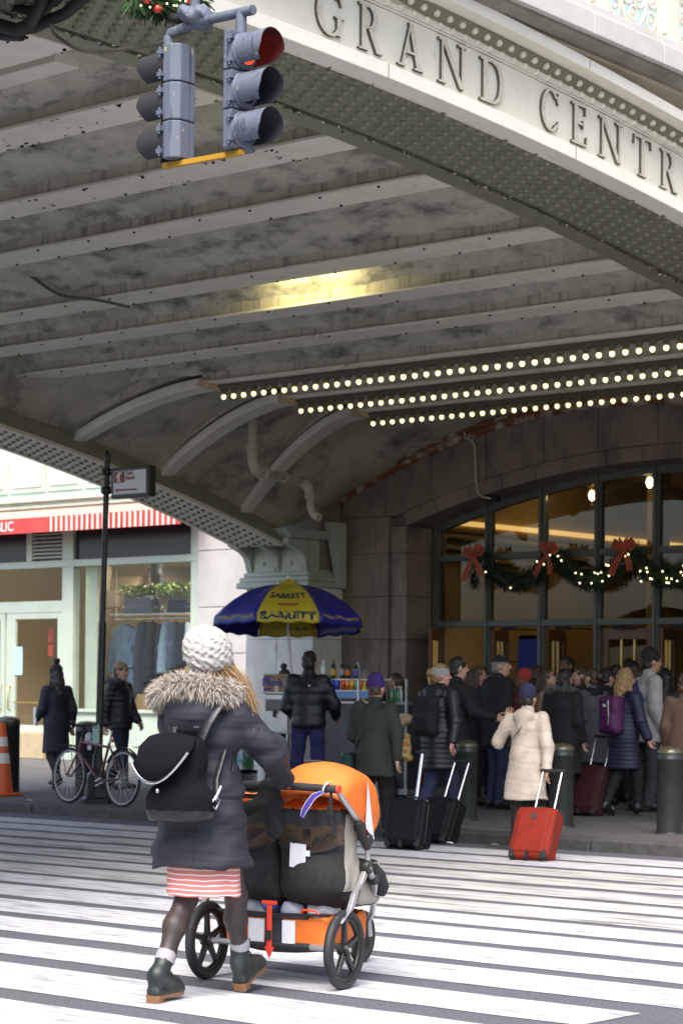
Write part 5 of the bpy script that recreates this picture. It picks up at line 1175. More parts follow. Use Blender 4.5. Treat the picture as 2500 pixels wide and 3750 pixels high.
tops = [(1184, '#c8cfd0', '#e0e0e0', None, 'clear water bottle, leftmost on the top shelf'), (1203, '#2f7d45', '#1d5a30', None, 'green soda bottle second on the top shelf'), (1220, '#1a1410', '#28204a', '#d9a521', 'dark iced tea bottle with yellow label on the top shelf'), (1253, '#15120f', '#101010', '#9aa0a0', 'dark bottle with grey label on the top shelf'), (1273, '#2a130c', '#301a60', '#d4702a', 'dark bottle with orange label on the top shelf'),
        (1297, '#b8bfc4', '#d0d0d0', None, 'clear bottle near the right of the top shelf'), (1303, '#12121a', '#151520', '#5a54b8', 'dark bottle with violet label at the right of the top shelf')]
for px, c, cp_, lb, lab in tops: p = PY(px, 2486, CY0 + .42); bottle((p.x, CY0 + .42 + (.06 if px in (1297, 1203) else 0), zs1), c, lab, cp_, lb, .2 + .02 * (px % 3), .036)
for k, (px, c) in enumerate(((1218, '#27348f'), (1234, '#3a49b8'), (1256, '#c9541f'), (1273, '#d97a2c'), (1290, '#e09a3a'), (1306, '#6d9c6a'), (1321, '#d06a2a'), (1337, '#8c2b22'))):
    p = PY(px, 2527, CY0 + .1); can((p.x, CY0 + .1, zs2), c, ['dark blue can at the left of the middle shelf', 'bright blue can on the middle shelf', 'red orange can on the middle shelf', 'orange can in the middle of the shelf', 'amber can on the middle shelf', 'pale green can on the middle shelf', 'orange can right of the green one', 'dark red can at the right of the middle shelf'][k])
for k, (px, c) in enumerate(((1290, '#c98a4a'), (1306, '#b96d2a'))): p = PY(px, 2566, CY0 + .1); can((p.x, CY0 + .1, zk), c, ['pale orange can on the counter, left of two', 'brown orange can on the counter, right of two'][k])
p = PY(1333, 2560, CY0 + .06); bottle((p.x, CY0 + .06, zk), '#d8ac1a', 'yellow mustard squeeze bottle on the cart counter', '#d8ac1a', None, .26, .036)
p = PY(1352, 2560, CY0 + .06); bottle((p.x, CY0 + .07, zk), '#a02018', 'red ketchup squeeze bottle on the cart counter', '#a02018', None, .24, .034)
for k, px in enumerate((1434, 1446, 1458, 1466)):
    p = PY(px, 2563, CY0 + .1 + .05 * (k % 2)); bottle((p.x, p.y, zk), '#2e7a42' if k < 3 else '#c0cac2', ['green glass bottle, leftmost of the group at the right end of the cart', 'second green glass bottle at the right end of the cart', 'third green glass bottle at the right end of the cart', 'clear bottle beside the green ones at the right end of the cart'][k], '#e8e8e8' if k else '#303030', None, .19, .026)
# cardboard box on the cabinet
p0, p1 = PY(957, 2537, CY0 + .05), PY(1052, 2537, CY0 + .05); bxh = PY(1000, 2469, CY0 + .05).z - (zt_ + .025)
t = thing('cardboard_box', 'brown cardboard carton with purple print on the cart cabinet', 'box', ((p0.x + p1.x) / 2, CY0 + .08, zt_ + .026), R(-2)); bwid = (p1.x - p0.x)
B().box(-bwid / 2, bwid / 2, 0, .32, 0, bxh).obj('carton', M('cardboard', (.36, .24, .13), .85, col2=(.3, .2, .1), vs=5.), t, bevel=.004)
m_pur = M('purple_print', (.09, .06, .25), .8)
text('PRoda', .14, m_pur, t, Matrix.Translation((-bwid * .13, -.003, bxh * .52)) @ Matrix.Rotation(R(90), 4, 'X'), off=.006, ext=.001)
B().tube([(bwid * .28 + .075 * math.cos(2 * math.pi * i / 20), -.002, bxh * .52 + .075 * math.sin(2 * math.pi * i / 20)) for i in range(20)], .006, 5, closed=True).obj('print_ring', M('faded_print', (.22, .16, .16), .85), t)
B().box(-.02, .05, -.004, -.001, 0, .09).obj('tape', M('box_tape', (.6, .55, .45), .4), t); B().box(-bwid * .45, -bwid * .2, -.003, -.001, .02, .05).obj('print_line', m_pur, t); B().box(-bwid * .45, -bwid * .05, -.003, -.001, bxh - .05, bxh - .03).obj('print_line', m_pur, t)
# bags hanging and standing by the cart
def bag(lab, c, r, mat, nm='plastic_bag', seed=0, cat='bag'):
    sd = Sdf(np.array(c) - np.array(r) * 1.4, np.array(c) + np.array(r) * 1.4, .02); sd.ell(c, r).ell(np.array(c) + np.array((r[0] * .3, -.02, -r[2] * .4)), np.array(r) * .7).disp(wrinkle(.016, 26, seed)); return tag(sd.obj(nm, mat), lab, cat)
m_plb = M('clear_plastic', (.55, .57, .62), .15, spec=.8)
p = PY(1005, 2735, CY0 - .05); bag('crumpled clear plastic bag hanging under the cart cabinet', (p.x, p.y, p.z), (.15, .1, .16), m_plb, seed=2)
p = PY(1040, 2800, CY0 - .02); bag('grey sack beneath the cart cabinet', (p.x, p.y, p.z), (.2, .16, .22), M('grey_sack', (.2, .19, .17), .6, col2=(.3, .28, .22), vs=8.), 'sack', 5)
m_chip = M('snack_bag_red', (.6, .2, .06), .3, col2=(.75, .6, .2), vs=14., lo=.45, hi=.55)
p = PY(1492, 2740, CY0 - .1); bag('colourful snack packet at the right end of the cart', (p.x, CY0 - .12, p.z), (.1, .05, .16), m_chip, 'snack_packet', 7, 'packet')
p = PY(1480, 2635, CY0 - .1); bag('bread bag on the right end of the cart', (p.x, CY0 - .1, p.z), (.11, .08, .07), M('bread_bag', (.4, .24, .12), .4, col2=(.55, .45, .35), vs=12.), 'bread_bag', 8)
# crate and carton left of the cart
p = PZ(880, 2892, PAVE); t = thing('milk_crate', 'black lattice milk crate on the pavement left of the cart', 'crate', (p.x, p.y, PAVE))
for x0, x1, y0, y1 in ((-.17, .17, -.17, -.155), (-.17, .17, .155, .17), (-.17, -.155, -.15, .15), (.155, .17, -.15, .15)):
    c = B(); c.box(x0, x1, y0, y1, 0, .04); c.box(x0, x1, y0, y1, .23, .28)
    lx = x1 - x0 > .1
    for k in range(8):
        for s in (-1, 1):
            u0 = -.15 + k * .04; u1 = u0 + s * .04 + (.04 if s < 0 else 0); u0 = u0 + (.04 if s < 0 else 0); u1 = u0 + s * .04
            for zz in (.04, .103, .166): c.beam((u0, (y0 + y1) / 2, zz) if lx else ((x0 + x1) / 2, u0, zz), (u1, (y0 + y1) / 2, zz + .063) if lx else ((x0 + x1) / 2, u1, zz + .063), .008, .008)
    c.obj('lattice_side', m_pblk, t)
B().box(-.155, .155, -.155, .155, .005, .02).obj('crate_floor', m_pblk, t)
tag(B().box(p.x - .15, p.x + .15, p.y - .12, p.y + .12, PAVE + .285, PAVE + .7).obj('printed_carton', M('printed_carton', (.55, .6, .66), .5, col2=(.1, .35, .12), vs=7., lo=.5, hi=.56, dirt=(.1, .3, .65), ds=6., dlo=.55, dhi=.6), bevel=.008), 'white carton with green and blue print standing on the milk crate', 'carton')

# vendor's umbrella
m_uy = M('umbrella_yellow', (.62, .5, .03), .45, col2=(.52, .42, .025), vs=4.); m_ub = M('umbrella_blue', (.03, .03, .3), .35, col2=(.022, .022, .23), vs=4.)
m_print = M('print_navy', (.012, .02, .09), .6); m_gold = M('print_gold', (.45, .35, .05), .6)
ua = PY(1056, 2130, 21.0); UX, UY, UZ = ua.x, 21.0, ua.z
um = thing('umbrella', 'blue and yellow vendor umbrella with printed panels above the food cart', 'umbrella', (UX, UY, 0), 0)
UR, ZRIM, ZVAL = 1.02, PY(1056, 2262, 20.1).z, 0
facing = math.atan2(-UY, -UX)       # one yellow panel faces the street
NP = 8
def upt(a, t):
    """point on the canopy: angle a, t 0 apex .. 1 rim .. 1.25 valance hem"""
    k = (a - facing) / (2 * math.pi / NP); fr = (k + .5) % 1; sag = math.cos((fr - .5) * math.pi)      # fr 0/1 at ribs
    rr = UR * (math.cos(math.pi / NP) / math.cos((fr - .5) * 2 * math.pi / NP))
    if t <= 1: r = rr * t; z = UZ - .04 - (UZ - .04 - ZRIM) * (t ** 2.3) - .03 * sag * math.sin(math.pi * t)
    else: r = rr * (1 + (t - 1) * .08); z = ZRIM - (t - 1) * .6 - .012 * math.sin(a * 21)
    x, y_ = r * math.cos(a), r * math.sin(a)
    return Vector((x, y_, z - .075 * (-_s * x + _c * y_)))
for i in range(NP):
    a0 = facing + (i - .5) * 2 * math.pi / NP; a1 = a0 + 2 * math.pi / NP; secs = []
    for q in range(13): secs.append([upt(a0 + .002 + (a1 - a0 - .004) * q / 12, t) for t in (.04, .15, .3, .45, .6, .75, .88, 1, 1.06, 1.12, 1.2)])
    o = B().strip(secs, smooth=True).obj('canopy_panel', m_ub if i % 2 else m_uy, um)
    sm = o.modifiers.new('cloth', 'SOLIDIFY'); sm.thickness = .004; sm.offset = 1
    def onto(rad0, sc, am):
        def w(co):
            a = am + co.x / UR * .98; t = rad0 - co.y / UR
            u = upt(a, max(.05, t)); n = Vector((math.cos(a), math.sin(a), .5 if t < 1 else .05)).normalized(); return u + n * (.008 + co.z)
        return w
    am = (a0 + a1) / 2
    if i % 2 == 0:
        text('SABRETT', .185, m_print, um, None, 'panel_print', off=.009, ext=.001, warp=onto(1.06, 1, am)); text('SABRETT', .17, m_print, um, None, 'panel_print', off=.005, ext=.001, warp=onto(.70, 1, am))
        hd_ = B(); hd_.tube([(-.17, 0, 0), (-.1, -.012, 0), (.1, -.012, 0), (.17, 0, 0)], [.012, .02, .02, .012], 8, flat=.2)
        me = hd_.mesh('hot_dog_print', M('print_brown', (.34, .12, .02), .6)); f = onto(.86, 1, am)
        for v in me.vertices: v.co = f(v.co)
        link('hot_dog_print', me, um)
    else:
        text("WE'RE ON A ROLL!!!", .075, m_gold, um, None, 'panel_print', off=.003, ext=.001, warp=onto(1.05, 1, am))
    B().tube([upt(a0, t) - Vector((0, 0, .012)) for t in (.05, .3, .6, .85, 1)], .007, 5).obj('rib', m_steel, um)
    B().beam(upt(a0, .55) - Vector((0, 0, .015)), (0, 0, UZ - .5), .006, .008).obj('stretcher', m_steel, um)
B().lathe([(.14, UZ - .045), (.1, UZ - .0), (.03, UZ + .02), (.02, UZ + .05)], n=16).obj('top_cap', m_uy, um)
B().ball((0, 0, UZ + .055), .028, n=8, m=6).obj('finial', m_conw, um)
pbm = PY(1075, 2560, 21.0); B().tube([(0, 0, UZ), (.0, 0, ZRIM - .1), (pbm.x - UX, 0, zk), (pbm.x - UX + .01, 0, .3)], .019, 10).obj('pole', M('white_pole', (.62, .62, .62), .4), um)

# ================================================================ the double stroller
m_or = M('stroller_orange', (.76, .175, .02), .6, col2=(.66, .14, .016), vs=5., bump=.45, bs=11.); m_blkf = M('stroller_black_mesh', (.012, .012, .013), .85, col2=(.02, .02, .022), vs=40., bump=.15, bs=260.)
m_brn = M('stroller_brown', (.085, .052, .034), .8, col2=(.065, .04, .027), vs=9.); m_crm = M('stroller_cream', (.42, .39, .33), .7, col2=(.35, .32, .27), vs=7., bump=.1, bs=18.); m_pad = M('stroller_pad', (.02, .021, .026), .7, bump=.25, bs=30.)
m_slv = M('stroller_silver', (.5, .5, .53), .3, metal=.75); m_foam = M('handle_foam', (.02, .02, .024), .75, bump=.1, bs=120.); m_redst = M('strap_red', (.75, .055, .02), .5); m_lab = M('sewn_label', (.7, .71, .76), .7, col2=(.6, .61, .67), vs=30.)
m_tyre2 = M('stroller_tyre', (.018, .018, .02), .55, bump=.2, bs=90., dirt=(.12, .12, .12), ds=14., dlo=.62, dhi=.75)
wl, wr_ = PZ(758, 3585), PZ(1259, 3625); sc_ = (wl + wr_) / 2; ax_ = wr_ - wl
ST = thing('stroller', 'double jogging stroller with orange canopy and black mesh back pushed across the crossing', 'stroller', (sc_.x, sc_.y, 0), math.atan2(ax_.y, ax_.x))
HW = ax_.length / 2
for s in (-1, 1):
    w = bpy.data.objects.new('wheel', None); COL.objects.link(w); w.parent = ST; w.location = (s * HW, 0, .207)
    C = lambda r, n=44: [Vector((0, r * math.cos(2 * math.pi * i / n), r * math.sin(2 * math.pi * i / n))) for i in range(n)]
    B().tube(C(.183), .0245, 12, closed=True, up=(1, 0, 0)).obj('tyre', m_tyre2, w)
    rm = B(); rm.lathe([(.165, -.016), (.148, -.014), (.142, 0), (.148, .014), (.165, .016), (.165, -.016)], n=40, axis='x', caps=False); rm.obj('rim', m_pblk, w)
    for i in range(5):
        a = 2 * math.pi * i / 5 + .35; c, d = math.cos(a), math.sin(a); sp3 = B()
        sp3.strip([[(-.012, r * c - h * d, r * d + h * c), (.012, r * c - h * d, r * d + h * c), (.012, r * c + h * d, r * d - h * c), (-.012, r * c + h * d, r * d - h * c)] for r, h in ((.025, .021), (.08, .015), (.148, .012))], closed=True, caps=True); sp3.obj('spoke', m_pblk, w, bevel=.004)
    B().lathe([(.03, -.03), (.034, -.02), (.034, .02), (.03, .03)], n=18, axis='x').obj('hub', m_pblk, w); B().lathe([(.012, .0), (.012, s * .036)], n=12, axis='x').obj('axle_nut', m_slv, w)
fw = bpy.data.objects.new('front_wheel', None); COL.objects.link(fw); fw.parent = ST; fw.location = (0, 1.02, .15)
B().tube([Vector((0, .13 * math.cos(2 * math.pi * i / 30), .13 * math.sin(2 * math.pi * i / 30))) for i in range(30)], .02, 10, closed=True, up=(1, 0, 0)).obj('tyre', m_tyre2, fw); B().lathe([(.115, -.014), (.03, -.02), (.03, .02), (.115, .014)], n=24, axis='x').obj('rim', m_pblk, fw)
B().cyl((-HW + .03, 0, .207), (-.21, 0, .207), .0165).obj('axle_end', m_slv, ST); B().cyl((.21, 0, .207), (HW - .03, 0, .207), .0165).obj('axle_end', m_slv, ST); B().cyl((-.21, 0, .207), (.21, 0, .207), .0175).obj('axle', m_foam, ST)
# seats: two padded backs with mesh pockets
for s in (-1, 1):
    xc = s * .202; sd = Sdf((xc - .24, -.2, .36), (xc + .24, .52, 1.02), .009); tl_ = Matrix.Rotation(R(11), 4, 'X')
    sd.box((xc, .10, .70), (.192, .10, .255), .035, rot=tl_); sd.ell((xc, .045, .585), (.165, .115, .13), .06); sd.ell((xc, .08, .52), (.16, .13, .075), .05)
    sd.box((xc, .30, .52), (.185, .2, .12), .05, .04); sd.box((xc, .2, .86), (.15, .1, .14), .05, .02, op='d')
    sd.disp(wrinkle(.004, 20, 6 + s, (1, 1, 1))).disp(lambda X, Y, Z: .004 * np.sin(60 * (X - xc)) * (Z > .82) + 0 * Y)
    def seatmat(Cn, xc=xc, s=s):
        z, x, y = Cn[:, 2], Cn[:, 0], Cn[:, 1]; u = (x - xc) / .19; edge = .70 + .045 * np.abs(u) ** 2.2
        m = np.zeros(len(Cn), int); m[z > edge] = 1; m[z > .835 + .012 * u ** 2] = 2; m[z > .925] = 3
        side = ((x - xc) * s > .168) & (y > .03) & (z < .9) & (z > .5 - .1 * (y > .2)); m[side] = 4; return m
    sd.obj('seat', [m_blkf, m_brn, m_pad, m_or, m_crm], ST, seatmat)
    # hem and straps with buckles on the back
    def bk_y(z): return .10 - .10 - (z - .70) * .19 - .006
    h_ = B(); h_.tube([(xc + .18 * q / 6, bk_y(.7) - .03 + .02 * abs(q / 6) ** 2, .70 + .045 * abs(q / 6) ** 2.2) for q in range(-6, 7)], .006, 6); h_.obj('pocket_hem', m_pad, ST)
    v = B()
    for q in (-1, 1): v.tube([(xc + q * .165, bk_y(.83) - .012, .815), (xc + q * .1, bk_y(.77) - .024, .775), (xc + q * .03, bk_y(.74) - .03, .745)], .016, 6, flat=.3)
    v.tube([(xc - .04, bk_y(.74) - .03, .742), (xc + .04, bk_y(.74) - .03, .742)], .014, 6, flat=.35); v.obj('back_strap', m_foam, ST)
    for q in (-1, 1): b = B(); b.box(-.024, .024, -.008, .008, -.014, .014); b.obj('buckle', m_pblk, ST, bevel=.004, loc=(xc + q * .075, bk_y(.76) - .038, .765), rot=(0, -q * R(28), 0))
    B().box(xc - .016, xc + .016, bk_y(.8) - .02, bk_y(.8) - .008, .79, .82).obj('back_toggle', m_pblk, ST)
# canopies
def hood(s):
    xc = s * .205; secs = []; n, mm = 22, 30; py_, pz_ = .22, .75; w = .212
    for i in range(n + 1):
        deg = 143 - 103 * i / n; a = R(deg); row = []
        Rs = float(np.interp(deg, [40, 65, 95, 120, 143], [.195, .265, .30, .325, .345])); Rm = Rs + float(np.interp(deg, [40, 95, 143], [.045, .115, .07]))
        sag = .010 * math.cos(2 * math.pi * i / 7.33)
        for j in range(mm + 1):
            q = j / mm
            if q <= .3: t = q / .3; r, x = Rs * (.04 + .96 * t), -w - .012 * math.sin(math.pi * t)
            elif q >= .7: t = (1 - q) / .3; r, x = Rs * (.04 + .96 * t), w + .012 * math.sin(math.pi * t)
            else: t = (q - .3) / .4; r, x = Rs + (Rm - Rs + sag) * math.sin(math.pi * t) ** .8, -w * math.cos(math.pi * t) * (.75 + .25 * abs(math.cos(math.pi * t)))
            row.append((xc + x, py_ + r * math.cos(a), pz_ + r * math.sin(a)))
        secs.append(row)
    b = B(); b.strip(secs, smooth=True); o = b.obj('canopy', m_or, ST); md = o.modifiers.new('cloth', 'SOLIDIFY'); md.thickness = .006; md.offset = 1
    e = B(); e.tube([Vector(p) + Vector((0, .004, .0)) for p in secs[-1]], .007, 6); e.obj('canopy_edge', m_pad, o)
    for k in (7, 15): e = B(); e.tube([Vector(p) for p in secs[k]], .0042, 5); e.obj('canopy_seam', m_or, o)
    w_ = B(); xo = xc + s * (w + .027)
    w_.strip([[(xo - s * .004 * (1 - t), .186 - .03 * t, 1.068 - .24 * t), (xo - s * .004 * (1 - t), .188 + .075 * t, 1.066 - .31 * t)] for t in np.linspace(0, 1, 6)]); w_.obj('reflective_wedge', M('reflective_white', (.75, .76, .82), .35), o)
    return secs
HS = hood(1)
sd = Sdf((-.45, -.02, .84), (.03, .2, 1.02), .01); sd.chain([(-.4, .06, .95), (-.3, .03, .975), (-.1, .03, .975), (-.01, .06, .95)], [.025, .035, .035, .025], .02, fl=(1, 1, .8)).disp(wrinkle(.006, 30, 5)); sd.obj('folded_canopy', m_or, ST)
p = Vector(HS[8][14]); B().box(-.05, .05, -.008, .008, -.002, .004).obj('canopy_loop', m_pad, ST, loc=p + Vector((0, -.004, .01)), rot=(R(30), 0, R(4)))
# frame
for s in (-1, 1):
    hx = s * .43
    B().tube([(s * .43, -.14, 1.03), (s * .43, -.06, .97), (hx + s * .006, .08, .87), (hx + s * .01, .19, .74), (hx + s * .01, .20, .62)], .0145, 10).obj('push_bar_tube', m_slv, ST)
    B().tube([(hx + s * .01, .20, .62), (hx, .30, .52), (s * .36, .44, .44), (s * .2, .74, .32), (s * .06, .98, .25), (s * .05, 1.02, .16)], .0165, 10).obj('frame_tube', m_slv, ST)
    B().strip([[(hx - .012, y - w, z - w * .4), (hx + .012, y - w, z - w * .4), (hx + .012, y + w, z + w * .4), (hx - .012, y + w, z + w * .4)] for y, z, w in ((.2, .62, .024), (.15, .55, .032), (.075, .5, .03), (.03, .43, .03), (-.0, .40, .034), (-.045, .385, .03), (-.075, .36, .022))], closed=True, caps=True).obj('swing_arm', m_slv, ST, bevel=.008)
    for (y, z, r) in ((.2, .62, .036), (.12, .83, .024), (.2, .76, .03), (.28, .55, .028)): B().lathe([(r, -.024), (r + .004, -.014), (r + .004, .014), (r, .024)], c=(hx, y, z), n=16, axis='x').obj('hinge', m_pblk, ST)
    B().cyl((hx + s * .02, .06, .86), (hx + s * .02, .17, .72), .021).obj('shock', m_pblk, ST)
    B().tube([(s * .39, -.135, 1.02), (s * .385, -.12, .9), (s * .38, -.07, .8)], .018, 6, flat=.3).obj('side_strap', m_foam, ST)
    B().box(s * .385 - .016, s * .385 + .016, -.145, -.125, .9, .95).obj('buckle', m_pblk, ST, bevel=.004)
B().tube([(.40, .33, .60), (.42, .37, .56), (.42, .41, .50), (.40, .42, .47)], .038, 12).obj('bumper', m_foam, ST)
B().tube([(-.43, -.14, 1.035), (-.2, -.155, 1.045), (.2, -.155, 1.045), (.43, -.14, 1.035)], .0205, 12).obj('handlebar', m_foam, ST); B().lathe([(.021, 0), (.021, .014)], c=(.43, -.14, 1.035), n=12, axis='x').obj('handle_cap', m_redst, ST)
B().tube([(-.4, -.12, .985), (0, -.13, .985), (.05, -.13, .985)], .0125, 8).obj('brake_bar', m_pblk, ST)
# luggage basket
sd = Sdf((-.36, -.06, .14), (.36, .56, .42), .01); sd.box((0, .24, .28), (.31, .24, .095), .04).ell((0, .24, .21), (.3, .24, .06), .04); sd.box((0, .24, .40), (.28, .21, .1), .03, .02, op='d'); sd.disp(wrinkle(.004, 18, 2))
sd.obj('basket', [m_or, m_pad], ST, lambda Cn: ((np.abs(Cn[:, 0]) < .055) | (Cn[:, 2] > .345 + .02 * (np.abs(Cn[:, 0]) > .2)) | (Cn[:, 2] < .19)).astype(int))
B().tube([(-.33, -.02, .375), (0, -.025, .368), (.33, -.02, .378)], .008, 8).obj('basket_bar', m_pblk, ST)
for x0, x1 in ((-.15, -.058), (.05, .125)): B().box(x0, x1, -.014, -.006, .22, .34).obj('basket_label', m_lab, ST)
b = B(); b.box(-.03, .0, -.035, -.03, .17, .42); b.prism([(-.045, .2), (.015, .2), (-.015, .135)], lambda x, z: (x, -.034, z), lambda x, z: (x, -.03, z)); b.box(-.06, .03, -.04, -.028, .42, .44); b.obj('brake_strap', m_redst, ST, bevel=.002)
B().box(-.032, .002, -.045, -.036, .235, .285).obj('buckle', m_pblk, ST, bevel=.004)
for k, (x, y, z, r, c) in enumerate(((-.2, .12, .38, (.09, .1, .06), '#9aa0a8'), (-.12, .2, .4, (.07, .12, .05), '#5672c8'), (.06, .2, .4, (.09, .12, .06), '#1a1a1c'), (.2, .16, .385, (.08, .1, .055), '#c9c9cc'), (.05, .1, .385, (.06, .05, .04), '#b8bccb'))):
    sd = Sdf((x - .14, y - .16, z - .09), (x + .14, y + .16, z + .09), .012); sd.ell((x, y, z), r).disp(wrinkle(.007, 34, k)); o = sd.obj('packed_bag', M('packed_' + c, c, .45), None)
    o.parent = ST; 
for x in (-.27, .16): B().tube([(x, -.02, .378), (x + .02, -.03, .4), (x + .09, -.03, .4), (x + .11, -.02, .378)], .006, 6).obj('red_loop', m_redst, ST)
# tag, ribbon strap and scarf on the handle
b = B(); b.box(-.046, .046, -.002, .002, -.125, 0); o = b.obj('care_tag', m_lab, ST, loc=(.165, bk_y(.72) - .05, .745), rot=(R(4), R(4), 0)); b = B(); b.box(.046, .07, -.002, .002, -.06, -.03); b.obj('tag_corner', m_lab, o)
rb_ = B(); ribbon(rb_, [(.36, -.178, 1.02), (.32, -.185, 1.0), (.285, -.18, .96), (.26, -.18, .92), (.25, -.18, .89)], [.02, .03, .036, .03, .02]); rb_.obj('blue_ribbon', [M('ribbon_violet', (.07, .05, .32), .5), M('ribbon_white', (.7, .7, .78), .5)], ST)
B().tube([(.37 + .012 * math.cos(a), -.15 + .028 * math.sin(a), 1.041 + .028 * math.cos(a)) for a in np.linspace(0, 2 * math.pi, 14)[:-1]], .005, 5, closed=True, up=(1, 0, 0)).obj('white_loop', m_lab, ST)
sd = Sdf((-.24, -.30, .74), (.2, -.05, 1.1), .01); sd.chain([(.06, -.17, 1.03), (.06, -.175, .95), (.09, -.175, .82)], [.05, .055, .045], .03, fl=(1, .6, 1)).chain([(.04, -.17, 1.02), (-.06, -.17, .93), (-.16, -.16, .88)], [.035, .03, .025], .03, fl=(1, .6, 1)).ell((.06, -.155, 1.045), (.07, .045, .035), .02).disp(wrinkle(.006, 30, 12)); sd.obj('hanging_scarf', M('black_scarf', (.01, .01, .012), .9), ST)

# ================================================================ people
def lerp(a, b, t): return tuple(a[i] + (b[i] - a[i]) * t for i in range(3))
BASE = dict(head=(0, .03, 1.635), neck=(0, -.005, 1.45), shL=(-.175, -.01, 1.415), shR=(.175, -.01, 1.415), elL=(-.225, -.03, 1.13), elR=(.225, -.03, 1.13), haL=(-.235, .06, .90), haR=(.235, .06, .90),
            hipL=(-.085, 0, .90), hipR=(.085, 0, .90), knL=(-.09, .02, .49), knR=(.09, .02, .49), anL=(-.095, -.03, .085), anR=(.095, -.03, .085), toeL=0., toeR=0., yaw=0., tilt=0.)
WALK = dict(knR=(.085, .13, .51), anR=(.085, .16, .10), toeR=8., knL=(-.085, -.02, .49), anL=(-.085, -.22, .13), toeL=-24., elR=(.22, -.08, 1.14), haR=(.23, -.06, .9), elL=(-.22, .03, 1.13), haL=(-.22, .16, .95))
m_skin = M('skin_fair', (.58, .33, .23), .5, sss=.1, col2=(.52, .28, .2), vs=20.); m_skin2 = M('skin_brown', (.17, .08, .045), .5, sss=.05, col2=(.14, .065, .035), vs=20.); m_skin3 = M('skin_tan', (.42, .22, .14), .5, sss=.08)
m_eye = M('eye_dark', (.03, .02, .015), .3); m_lip = M('lips', (.38, .12, .1), .5)
def hand(sd, w, d, side, curl=35., r=.0088, S=1., thumb=1.):
    """palm and five fingers; w wrist, d direction of the hand, side = direction of the thumb across the palm"""
    w, d = Vector(w), Vector(d).normalized(); t = Vector(side); t = (t - d * t.dot(d)).normalized(); n = d.cross(t).normalized()
    sd.cone(w - d * .02, w + d * .03, .024 * S, .026 * S, .015)
    for q in (-.55, 0, .55): sd.cone(w + d * .02 + t * (.03 * q * S), w + d * (.078 * S) + t * (.046 * q * S), .017 * S, .0135 * S, .012)
    for i, (q, L) in enumerate(((.036, .068), (.0125, .077), (-.0115, .072), (-.034, .056))):
        p = w + d * (.082 * S) + t * (q * S); a = R(curl * (.55 + .1 * i)); dir_ = d
        for seg, fr in ((0, .45), (1, .32), (2, .25)):
            dir_ = (d * math.cos(a * (seg + .4)) + n * (math.sin(a * (seg + .4)))).normalized(); p2 = p + dir_ * (L * fr * S); sd.cone(p, p2, r * S * (1 - .08 * seg), r * S * (1 - .08 * (seg + 1)), .004); p = p2
    p = w + d * (.03 * S) + t * (.03 * S)
    for k, (u, v, L) in enumerate(((.62, .78, .036), (.85, .45, .03), (.95, .2, .024))):
        p2 = p + (d * u + t * (v * thumb) + n * .25).normalized() * (L * S); sd.cone(p, p2, r * 1.15 * S, r * S, .006); p = p2
